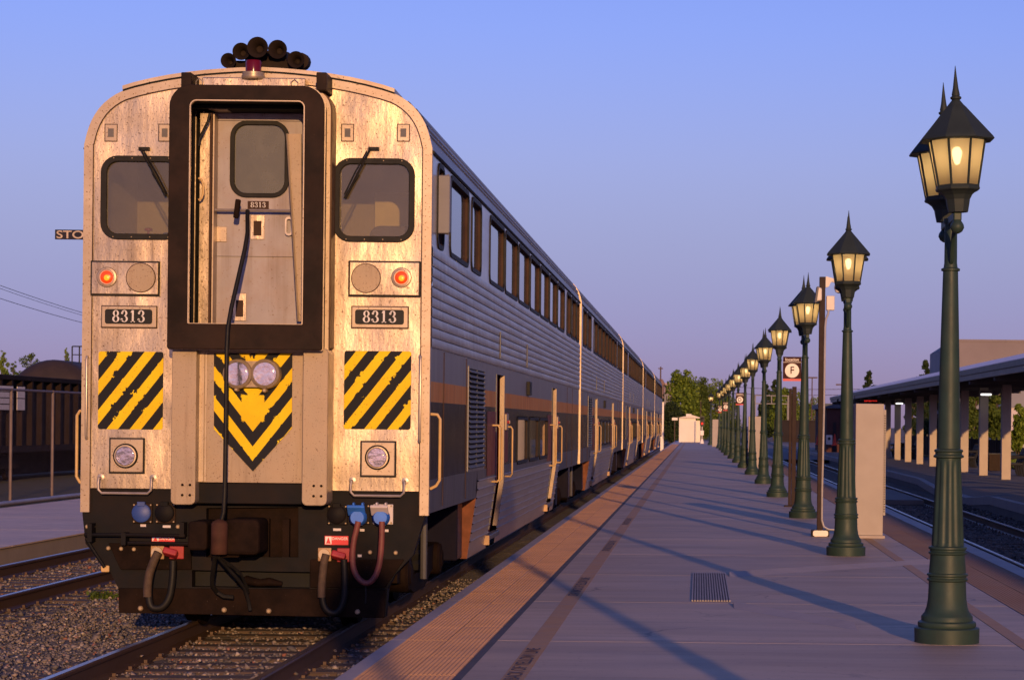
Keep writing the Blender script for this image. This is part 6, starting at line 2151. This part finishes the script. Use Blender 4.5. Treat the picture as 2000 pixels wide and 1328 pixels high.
while c < (fy1 - fy0):
    for sg in (1, -1):
        a0, a1 = (c, 0.0), (c + fh, fh)
        pts = []
        ya, za, yb, zb = c, 0.0, c + fh, fh
        if ya < 0:
            za = -ya
            ya = 0
        if yb > fy1:
            zb = fh - (yb - fy1)
            yb = fy1
        if sg == -1:
            za, zb = fh - za, fh - zb
        w_ = 0.0025
        m.add([(0.001 * sg, ya - w_, za), (0.001 * sg, ya + w_, za), (0.001 * sg, yb + w_, zb), (0.001 * sg, yb - w_, zb)], [(0, 1, 2, 3)])
    c += dd
o = m.build('wire_mesh', M_fence, fn)
o['kind'] = 'stuff'

M_freight = pmat('freight_black', (0.014, 0.009, 0.008), 0.8, 0, 0.3, 1.5, spec=0.08, dirt=(0.034, 0.018, 0.013), dirt_amt=0.6, dirt_scale=1.2)
M_tank = pmat('tank_dark', (0.035, 0.025, 0.024), 0.6, 0, 0.15, 1.0, spec=0.2, dirt=(0.06, 0.04, 0.035), dirt_amt=0.4)
gd = empty('freight_car', (-20.2, 48, RZ))
tag(gd, 'black ribbed open freight car behind the chain link fence', 'freight car')
GL, gt = 34.0, 3.12
MB().box(-2.9, 0, 0, GL, 1.0, gt - 0.15).build('body', M_freight, gd)
MB().box(-3.0, 0.16, -0.05, GL + 0.05, gt - 0.15, gt).build('top_rim', M_freight, gd, bevel=0.02)
MB().box(-3.0, 0.10, -0.05, GL + 0.05, 0.86, 1.05).build('side_sill', M_freight, gd)
MB().box(-2.6, -0.9, 0.2, GL - 0.2, 0.12, 0.86).build('underframe', M_freight, gd)
q = 0.4
while q < GL:
    MB().prism([(0.0, q - 0.13), (0.14, q - 0.07), (0.14, q + 0.07), (0.0, q + 0.13)], 1.05, gt - 0.15, 'z').build('rib', M_freight, gd)
    q += 1.02
for yt in (3.0, 14.0, 20.0, GL - 3):
    for dy in (-0.9, 0.9):
        MB().lathe([(0, 0.0), (0.3, 0.0), (0.44, 0.02), (0.45, -0.12), (0.1, -0.12)], 20, (-0.6, yt + dy, 0.45), 'x').build('wheel', M_grime, gd, True)
    MB().box(-0.8, -0.4, yt - 1.3, yt + 1.3, 0.35, 0.75).build('side_frame', M_freight, gd, bevel=0.03)
# pale strips painting a sunlit beige patch on its side, gaps as ladder shade
pw = W(0, 750, 64)
for (pa, pb, n_, lab_) in ((-12, 26, 4, 0), (34, 49, 2, 0)):
    ya = -20.03 * F / (pa - CX + 0.0) if pa - CX else 60
    yb = 20.03 * F / (CX - pb)
    ya = 20.03 * F / (CX - pa)
    a_, b_ = min(ya, yb) - 48, max(ya, yb) - 48
    for k in range(n_):
        z0 = 2.1 + k * (0.72 / n_)
        MB().box(0.145, 0.16, a_, b_, z0, z0 + 0.72 / n_ - 0.03).build('sunlit_patch', M_lightgrey, gd)
    MB().box(0.14, 0.144, a_, b_, 2.08, 2.82).build('shade_back', M_freight, gd)
tk = empty('tank_car', (-24.9, 88, RZ))
tag(tk, 'dark rounded tank rising behind the open freight car', 'tank car')
TR = 1.86
MB().lathe([(0, -0.9), (TR * 0.5, -0.78), (TR * 0.8, -0.5), (TR * 0.96, -0.15), (TR, 0.15), (TR, 12.0), (TR * 0.9, 12.6), (0, 13)], 40, (0, 0, 4.12 - TR), 'y').build('tank_shell', M_tank, tk, True)
MB().box(-1.3, 1.3, 0, 12, 0.5, 0.95).build('underframe', M_freight, tk)
for yt in (1.5, 10.5):
    for dy in (-0.8, 0.8):
        for s in (-1, 1):
            MB().lathe([(0, 0.0), (0.3, 0.0), (0.44, 0.02), (0.45, -0.12), (0.1, -0.12)], 16, (s * 0.75, yt + dy, 0.45), 'x').build('wheel', M_grime, tk, True)
rl = W(146, 690, 88)
rx = rl.x + 24.9
m = MB()
z0, z1 = 4.0, W(146, 676, 88).z - RZ
for xx in (rx - 0.18, rx + 0.10, rx + 0.40):
    m.tube([(xx, 0.3, z0), (xx, 0.3, z1)], 0.028, 6)
m.tube([(rx - 0.18, 0.3, z1), (rx + 0.40, 0.3, z1)], 0.028, 6)
m.tube([(rx - 0.18, 0.3, (z0 + z1) / 2), (rx + 0.40, 0.3, (z0 + z1) / 2)], 0.02, 6)
m.build('walkway_railing', M_blackmetal, tk)
MB().tube([(0, 0, 0), (0, 0.01, 0)], 0.01, 4)
# stop board on its pole, mostly behind the train
sp = W(178, 458, 40)
sg_ = empty('stop_board', (sp.x, 40, -0.4))
tag(sg_, 'dark board reading STOP in pale letters left of the train', 'sign')
za, zb = W(133, 468, 40).z + 0.4, W(133, 449, 40).z + 0.4
xa, xb = W(108, 458, 40).x - sp.x, W(182, 458, 40).x - sp.x
M_stoptan = pmat('stop_letter_tan', (0.46, 0.36, 0.28), 0.7, 0, 0.15, 6, blot=(0.2, 0.15, 0.12))
M_navysign = pmat('stop_board_dark', (0.02, 0.018, 0.03), 0.6, 0, 0.2, 4, spec=0.1)
MB().box(xa, xb, -0.02, 0.02, za, zb).build('board', M_navysign, sg_, bevel=0.004)
MB().tube([(0.0, 0.05, 0), (0.0, 0.05, zb)], 0.05, 10).build('pole', M_brownpost, sg_, True)
tm = text_mesh('STOP', (zb - za) * 1.02)
xs = [p[0] for p in tm.v]
scx = (xb - xa - 0.05) / (max(xs) - min(xs))
ys_ = [p[1] for p in tm.v]
scz = (zb - za) * 0.80 / (max(ys_) - min(ys_))
ym = (max(ys_) + min(ys_)) / 2
tm.v = [((xa + xb) / 2 + p[0] * scx, -0.0225, (za + zb) / 2 + (p[1] - ym) * scz) for p in tm.v]
tm.build('stop_lettering', M_stoptan, sg_)
# overhead wires
for i, (a, b_, r) in enumerate((((-260, 455), (420, 668), 0.018), ((-260, 462), (420, 672), 0.014), ((-260, 490), (420, 678), 0.018))):
    A, B = W(*a, 110), W(*b_, 190)
    pts = []
    for k in range(17):
        t = k / 16
        p = A.lerp(B, t)
        p.z -= 1.6 * 4 * t * (1 - t) * 0.5
        pts.append(p)
    o = MB().tube([p - A for p in pts], r, 5).build('overhead_wire', M_blackmetal, None)
    o.location = A
    tag(o, ('upper', 'middle', 'lower')[i] + ' dark overhead wire sagging across the sky at left', 'wire', 'overhead wires')

# ------------------------------------------------------------------ far end of the platform
M_shed = pmat('shed_white', (0.74, 0.68, 0.60), 0.6, 0, 0.06, 1, spec=0.2)
M_shedroof = pmat('shed_roof', (0.66, 0.58, 0.50), 0.6, 0, 0.06, 1)
M_farwall = pmat('beige_far_wall', (0.38, 0.27, 0.25), 0.8, 0, 0.08, 0.3)
M_greywall = pmat('grey_cladding', (0.20, 0.20, 0.24), 0.6, 0, 0.08, 0.4, spec=0.2)
M_pinkwall = pmat('pale_wall', (0.50, 0.43, 0.43), 0.7, 0, 0.06, 0.4)
M_roofbrown = pmat('roof_brown', (0.20, 0.12, 0.10), 0.8, 0, 0.15, 0.5)
M_pole = pmat('wood_pole', (0.10, 0.06, 0.05), 0.85, 0, 0.2, 3)


def shed():
    Y = 214.0
    a, b_ = W(1326, 860, Y), W(1368, 816, Y)
    w, zt_, zb_ = b_.x - a.x, b_.z, -0.4
    root = empty('trackside_shed', ((a.x + b_.x) / 2, Y, zb_))
    tag(root, 'small white sunlit shed with low pitched roof beyond the platform', 'shed')
    h = zt_ - zb_
    m = MB()
    m.box(-w / 2, w * 0.28, 0, 2.4, 0.25, h)
    m.build('wall', M_shed, root)
    MB().box(w * 0.285, w / 2, 0.5, 2.2, 0.2, h - 0.25).build('side_lobby', M_shed, root)
    MB().prism([(-w / 2 - 0.12, h), (w / 2 + 0.25, h - 0.05), (0.25, h + 0.26)], -0.25, 2.6).build('roof', M_shedroof, root)
    MB().box(-0.35, 0.15, 0.6, 1.6, h + 0.15, h + 0.36).build('roof_vent', M_shed, root)
    m = MB()
    for k in range(9):
        m.box(-w / 2 + k * w * 0.085, -w / 2 + k * w * 0.085 + 0.02, -0.02, -0.002, 0.3, h * 0.55)
    MB().box(-w * 0.02, w * 0.24, -0.03, -0.002, 0.3, h * 0.74).build('door', M_shed, root)
    for s in (-1, 0.3):
        MB().box(s * w / 2 * 0.8, s * w / 2 * 0.8 + 0.15, 0.2, 2.0, 0, 0.25).build('skid', M_pole, root)
    pole = MB().tube([(w * 0.30, -0.6, 0), (w * 0.30, -0.6, h * 0.9)], 0.04, 6).build('bollard_pipe', M_shed, root)
    return root


shed()
p = W(1318, 818, 210)
ss_ = empty('small_white_sign', (p.x, 210, -0.4))
tag(ss_, 'small white sign left of the white shed', 'sign')
MB().box(-0.26, 0.26, -0.02, 0.02, p.z + 0.4 - 0.12, p.z + 0.4 + 0.12).build('board', M_shed, ss_)
MB().box(-0.03, 0.03, 0.021, 0.06, 0, p.z + 0.4).build('pole', M_pole, ss_)
# signal
p = W(1371, 866, 200)
sgn = empty('rail_signal', (p.x, 200, -0.2))
tag(sgn, 'black rail signal showing red beside the white shed', 'rail signal')
zs_ = [W(1371, q, 200).z + 0.2 for q in (866, 850, 833, 812, 827, 818)]
MB().tube([(0, 0, 0), (0, 0, zs_[2])], 0.05, 8).build('mast', M_lightgrey, sgn, True)
MB().lathe([(0.22, 0), (0.20, 0.2), (0.08, 0.6), (0.05, 0.62)], 10).build('base', M_signwhite, sgn, True)
MB().box(-0.15, 0.15, -0.12, 0.12, zs_[1], zs_[1] + 0.42).build('relay_box', M_signwhite, sgn, bevel=0.02)
MB().prism(rrect(-0.20, 0.20, zs_[2], zs_[3], 0.18, 5), -0.04, 0.10).build('signal_head', M_blackmetal, sgn)
for zq, mt in ((zs_[4], M_led), (zs_[5], M_blackmetal)):
    MB().lathe([(0.10, -0.045), (0.06, -0.07), (0, -0.08)], 12, (0, 0, zq), 'y').build('lens', mt, sgn, True)
    MB().lathe([(0.13, -0.05), (0.14, -0.20), (0.12, -0.20), (0.12, -0.05)], 12, (0, 0, zq + 0.02), 'y').build('hood', M_blackmetal, sgn, True)
# white slab painting the sunlit rear corner of the last car
ep = W(1291, 868, 152)
po_ = empty('train_end_corner', (W(1292.5, 868, 158).x, 158, -0.2))
tag(po_, 'tall pale slab for the sunlit corner at the rear of the train', 'panel')
hh = W(1292, 786, 158).z + 0.2
MB().box(-0.10, 0.12, 0, 0.3, 0, hh).build('panel', M_signwhite, po_, bevel=0.01)
MB().box(-0.12, 0.14, -0.05, 0.35, hh, hh + 0.05).build('cap', M_lightgrey, po_)


def building(name, px0, px1, py0, Y, depth, wallm, lab, roofm=None, roof_h=0.0, zbase=-0.4, wins=None, gable='x'):
    a, b_ = W(px0, py0, Y), W(px1, py0, Y)
    w, h = b_.x - a.x, (a.z + b_.z) / 2 - zbase
    root = empty(name, ((a.x + b_.x) / 2, Y, zbase))
    tag(root, lab, 'building')
    MB().box(-w / 2, w / 2, 0, depth, 0, h).build('wall', wallm, root)
    if roofm:
        MB().prism([(-w / 2 - 0.3, h), (w / 2 + 0.3, h), (w / 2 - 0.2, h + roof_h), (-w / 2 + 0.2, h + roof_h)], -0.3, depth + 0.3).build('roof', roofm, root)
    if wins:
        for (x0, x1, z0, z1) in wins:
            f = MB().box(-w / 2 + x0 * w, -w / 2 + x1 * w, -0.08, -0.004, z0 * h, z1 * h).build('window', M_shed, root)
            MB().box(-w / 2 + x0 * w + 0.06, -w / 2 + x1 * w - 0.06, -0.10, -0.082, z0 * h + 0.06, z1 * h - 0.06).build('pane', M_sideglass, f)
    return root


building('apartment_block', 1298, 1324, 748, 420, 12, M_farwall, 'far beige sunlit building rising above the end of the train', wins=[(0.15, 0.3, 0.82, 0.9), (0.5, 0.65, 0.82, 0.9)])
building('brown_house', 1270, 1296, 752, 380, 10, M_roofbrown, 'far brown building just above the last coach roof', M_roofbrown, 1.0)
building('small_house', 1294, 1318, 803, 330, 8, M_pinkwall, 'small house with lit brown roof behind the dark bushes', M_roofbrown, 0.8, wins=[(0.1, 0.25, 0.4, 0.85), (0.4, 0.55, 0.4, 0.85), (0.7, 0.85, 0.4, 0.85)])
# signal gantries and poles
M_gant = pmat('gantry_grey', (0.20, 0.19, 0.21), 0.6, 0.1, 0.1, 2, spec=0.2)
def gantry(px0, px1, py0, py1, Y, lab):
    a, b_ = W(px0, py1, Y), W(px1, py0, Y)
    root = empty('signal_gantry', (a.x, Y, -0.4))
    tag(root, lab, 'gantry', 'lattice gantries')
    w, z0, z1 = b_.x - a.x, a.z + 0.4, b_.z + 0.4
    MB().box(0, w, 0, 0.12, z1 - 0.1, z1).build('top_chord', M_gant, root)
    MB().box(0, w, 0, 0.12, z0, z0 + 0.1).build('bottom_chord', M_gant, root)
    nq = max(3, int(w / 0.8))
    for k in range(nq + 1):
        MB().box(w * k / nq - 0.05, w * k / nq + 0.05, 0.02, 0.10, z0 + 0.1, z1 - 0.1).build('strut', M_gant, root)
    MB().box(-0.12, 0.12, 0.13, 0.35, 0, z1).build('leg', M_gant, root)
    MB().box(w - 0.12, w + 0.12, 0.13, 0.35, 0, z1).build('leg', M_gant, root)
    return root


gantry(1299, 1312, 770, 785, 290, 'pale lattice frame behind the last coach')
gantry(1474, 1540, 772, 789, 235, 'pale lattice gantry between the middle lamp posts')


def pole(px, py0, py1, Y, lab, arms=((0.0, 1.2),), r=0.12):
    b_ = W(px, py1, Y)
    z1 = W(px, py0, Y).z
    root = empty('utility_pole', (b_.x, Y, -0.4))
    tag(root, lab, 'pole', 'utility poles')
    MB().tube([(0, 0, 0), (0, 0, z1 + 0.4)], [r, r * 0.8], 8).build('shaft', M_pole, root, True)
    for dz, w in arms:
        MB().box(-w / 2, w / 2, -0.15, -0.12, z1 + 0.4 - dz - 0.35, z1 + 0.4 - dz - 0.2).build('crossarm', M_pole, root)
    return root


pole(1289, 716, 850, 330, 'tall wooden utility pole above the last coach', ((0.0, 0.7), (4.2, 2.2)))
pole(1585, 738, 860, 240, 'flood light mast behind the equipment pole', ((-0.3, 1.1),), 0.07)
pole(1368, 783, 860, 260, 'thin pale pole left of the farthest lamp post', (), 0.05)
pole(1645, 750, 860, 260, 'short utility pole peeking above the canopy end', ((-0.2, 1.6),))
# wires crossing behind the lamps
for i, (y0, y1) in enumerate(((748, 760), (762, 770))):
    A, B = W(1330, y0, 330), W(1720, y1, 300)
    o = MB().tube([A - A, (A.lerp(B, 0.5) - A) + Vector((0, 0, -0.5)), B - A], 0.03, 4).build('overhead_wire', M_pole, None)
    o.location = A
    tag(o, ('higher', 'lower')[i] + ' thin far wire crossing behind the lamp row', 'wire', 'overhead wires')

# boundary wall, brick depot, cones
M_dkwall = pmat('dark_screen_wall', (0.030, 0.024, 0.026), 0.8, 0, 0.2, 0.6, spec=0.1)
M_asph = pmat('asphalt', (0.11, 0.105, 0.12), 0.85, 0, 0.15, 0.3)
lot = MB()
lot.add([(6.9, 140, -0.20), (40, 140, -0.20), (40, 240, -0.20), (4.0, 240, -0.20)], [(0, 1, 2, 3)])
dwl = empty('screen_wall', (W(1512, 850, 228).x, 228, -0.4))
tag(dwl, 'long dark low screen wall behind the twin brown posts', 'wall')
wd_ = W(1622, 823, 228)
MB().box(0, wd_.x - W(1512, 850, 228).x, 0, 0.3, 0, wd_.z + 0.4).build('wall_panel', M_dkwall, dwl)
MB().box(-0.05, wd_.x - W(1512, 850, 228).x + 0.05, -0.06, 0.36, wd_.z + 0.4, wd_.z + 0.5).build('coping', M_dkwall, dwl)
struct(MB().add([(4.2, 125, -0.19), (12, 125, -0.19), (16, 228, -0.19), (3.0, 228, -0.19)], [(0, 1, 2, 3)]).build('service_road', M_asph))


def brick_mat():
    m = bpy.data.materials.new('red_brick')
    m.use_nodes = True
    nt = m.node_tree
    tc = N(nt, 'ShaderNodeTexCoord')
    mp = N(nt, 'ShaderNodeMapping')
    mp.inputs['Rotation'].default_value = (pi / 2, 0, 0)
    nt.links.new(tc.outputs['Object'], mp.inputs[0])
    bt = N(nt, 'ShaderNodeTexBrick')
    bt.inputs['Scale'].default_value = 4.0
    bt.inputs['Color1'].default_value = (0.07, 0.026, 0.024, 1)
    bt.inputs['Color2'].default_value = (0.095, 0.036, 0.030, 1)
    bt.inputs['Mortar'].default_value = (0.09, 0.06, 0.055, 1)
    nt.links.new(mp.outputs[0], bt.inputs['Vector'])
    nt.links.new(bt.outputs['Color'], nt.nodes['Principled BSDF'].inputs['Base Color'])
    nt.nodes['Principled BSDF'].inputs['Roughness'].default_value = 0.85
    nt.nodes['Principled BSDF'].inputs['Specular IOR Level'].default_value = 0.1
    return m


M_brick = brick_mat()
dpt = empty('brick_depot', (W(1614, 866, 146).x, 146, -0.2))
tag(dpt, 'dark red brick depot with blue fascia beyond the canopy', 'building')
wq = W(1705, 866, 146).x - W(1614, 866, 146).x
hq = W(1614, 797, 146).z + 0.2
MB().box(0, wq, 0, 14, 0, hq).build('wall', M_brick, dpt)
M_bluefascia = pmat('blue_fascia', (0.035, 0.05, 0.085), 0.6, 0, 0.1, 1)
MB().box(-0.25, wq + 0.25, -0.25, 14.2, hq, hq + 0.3).build('fascia', M_bluefascia, dpt)
MB().box(0.85, 1.02, -0.06, -0.002, 0.05, hq - 0.5).build('door', M_dkwall, dpt)
MB().box(0.42, 0.62, -0.06, -0.002, 0.05, hq - 0.9).build('window', M_dkwall, dpt)
MB().tube([(1.22, -0.06, 0), (1.22, -0.06, hq - 0.15)], 0.03, 6).build('downpipe', M_tan, dpt)
MB().tube([(0.86 + 0.2, -0.08, 0.2), (0.86 + 0.2, -0.08, hq - 0.75)], 0.025, 6).build('pale_pipe', M_lightgrey, dpt)
M_cone = pmat('cone_orange', (0.75, 0.06, 0.03), 0.6, 0, 0.08, 4)
for px, py, lab in ((1598, 868, 'left orange traffic cone near the brick depot'), (1630, 870, 'right orange traffic cone by the brick depot wall')):
    p = W(px, py, 138)
    rc = empty('traffic_cone', (p.x, 138, 0.0 if py > 900 else W(px, py, 138).z - 0.0))
    tag(rc, lab, 'traffic cone', 'orange traffic cones')
    MB().box(-0.18, 0.18, -0.18, 0.18, 0, 0.04).build('foot', M_cone, rc)
    MB().lathe([(0.14, 0.04), (0.03, 0.70), (0, 0.71)], 14).build('cone_body', M_cone, rc, True)
p = W(1619, 868, 139)
rc = empty('waste_drum', (p.x, 139, p.z))
tag(rc, 'white box with round black opening between the traffic cones', 'bin')
MB().prism(rrect(-0.17, 0.19, 0, 0.58, 0.03, 3), -0.18, 0.18).build('bin_body', M_signwhite, rc, bevel=0.01)
MB().lathe([(0.09, -0.182), (0.09, -0.19), (0, -0.19)], 16, (0.0, 0, 0.36), 'y').build('opening', M_blackmetal, rc)

# buildings behind the canopy
M_hall = pmat('hall_cladding', (0.20, 0.17, 0.18), 0.7, 0, 0.06, 0.4, spec=0.2)
gb = empty('gabled_hall', (21.2, 200, -0.4))
tag(gb, 'large grey hall with sunlit front behind the canopy', 'building')
MB().prism([(0, 0), (46, 0), (46, 9.55), (1.2, 9.55), (0.0, 8.75)], 0, 10.0).build('wall', M_hall, gb)
MB().box(-0.03, -0.002, 0.0, 10.0, 0, 8.7).build('shaded_side', M_greywall, gb)  # bluish sheet puts the side wall's shade into its colour
MB().box(1.2, 46.1, -0.05, 10.05, 9.55, 9.75).build('parapet', M_hall, gb)
MB().prism([(0.0, 0), (5.2, 0), (4.8, 6.0), (3.4, 6.9), (0.0, 7.4)], -4.0, -0.05).build('lower_wing', M_greywall, gb)
MB().tube([(7.6, -1, 5.5), (7.6, -1, 8.4), (7.2, -1, 8.4)], 0.06, 6).build('roof_pipe', M_lightgrey, gb)
MB().lathe([(0.4, 5.6), (0.4, 6.6), (0.55, 6.7), (0.3, 7.1), (0, 7.1)], 12, (4.8, -1.5, 0)).build('roof_vent', M_galv, gb, True)
wb = building('pale_warehouse', 1974, 2075, 762, 165, 14, M_pinkwall, 'pale pink warehouse wall behind the trees at the right edge', None)
wz = W(1974, 762, 165).z + 0.4
MB().box(-1.9, 1.9, -0.2, -0.05, wz * 0.74, wz).build('siding_band', M_greywall, wb)
M_grass = pmat('lawn_green', (0.045, 0.075, 0.018), 0.9, 0, 0.35, 0.8, bump=0.6, bscale=12, bdist=0.05)
lw = struct(MB().box(12.8, 40, 88, 160, -0.1, 0.06).build('lawn', M_grass))
r = np.random.default_rng(50)
gpx = np.stack([r.uniform(12.9, 22, 5000), r.uniform(88, 112, 5000), np.full(5000, 0.10)], -1)
gv = MB()
o = leaves('grass', M_leafA, gpx, np.full(5000, 0.08), 9000, 0.16, 51, None)
o['kind'] = 'stuff'
o['label'] = 'short green grass on the lawn behind the canopy'
# parked car behind the benches
M_carblue = pmat('dark_blue_car_paint', (0.012, 0.018, 0.045), 0.3, 0.2, 0.05, 3)
p = G(1988, 866, 0)
pc = empty('parked_car', (W(1990, 866, 120).x, 120, 0.0))
tag(pc, 'dark blue parked car behind the lawn at the right edge', 'car')
MB().prism([(-1.9, 0.35), (1.9, 0.35), (2.0, 0.75), (1.75, 0.92), (1.15, 0.98), (0.7, 1.38), (-0.7, 1.40), (-1.25, 0.98), (-1.95, 0.86)], 0, 1.7).build('body', M_carblue, pc, bevel=0.08)
for x in (-1.2, 1.2):
    MB().lathe([(0, -0.02), (0.3, -0.02), (0.33, 0.05), (0.33, 0.2), (0, 0.2)], 18, (x, 0, 0.33), 'y').build('wheel', M_rubber, pc, True)
MB().prism([(-1.05, 0.98), (0.95, 0.98), (0.62, 1.30), (-0.62, 1.32)], -0.012, -0.002).build('side_window', M_sideglass, pc)

# low dark fence behind the far columns
lf = empty('low_fence', (12.9, 96, 0))
tag(lf, 'low dark fence behind the far canopy columns', 'fence')
for k in range(16):
    MB().box(-0.04, 0.04, k * 3.0 - 0.05, k * 3.0 + 0.05, 0, 1.25).build('post', M_blackmetal, lf)
for k in range(15):
    MB().box(-0.02, 0.02, k * 3.0 + 0.06, k * 3.0 + 2.94, 0.08, 1.15).build('panel', M_dkwall, lf)

for o in bpy.data.objects:      # tiny fasteners too small to pick apart
    if o.type == 'MESH' and o.name.split('.')[0] in ('rivet', 'screw', 'slats') and o.parent is not None:
        o['kind'] = 'stuff'
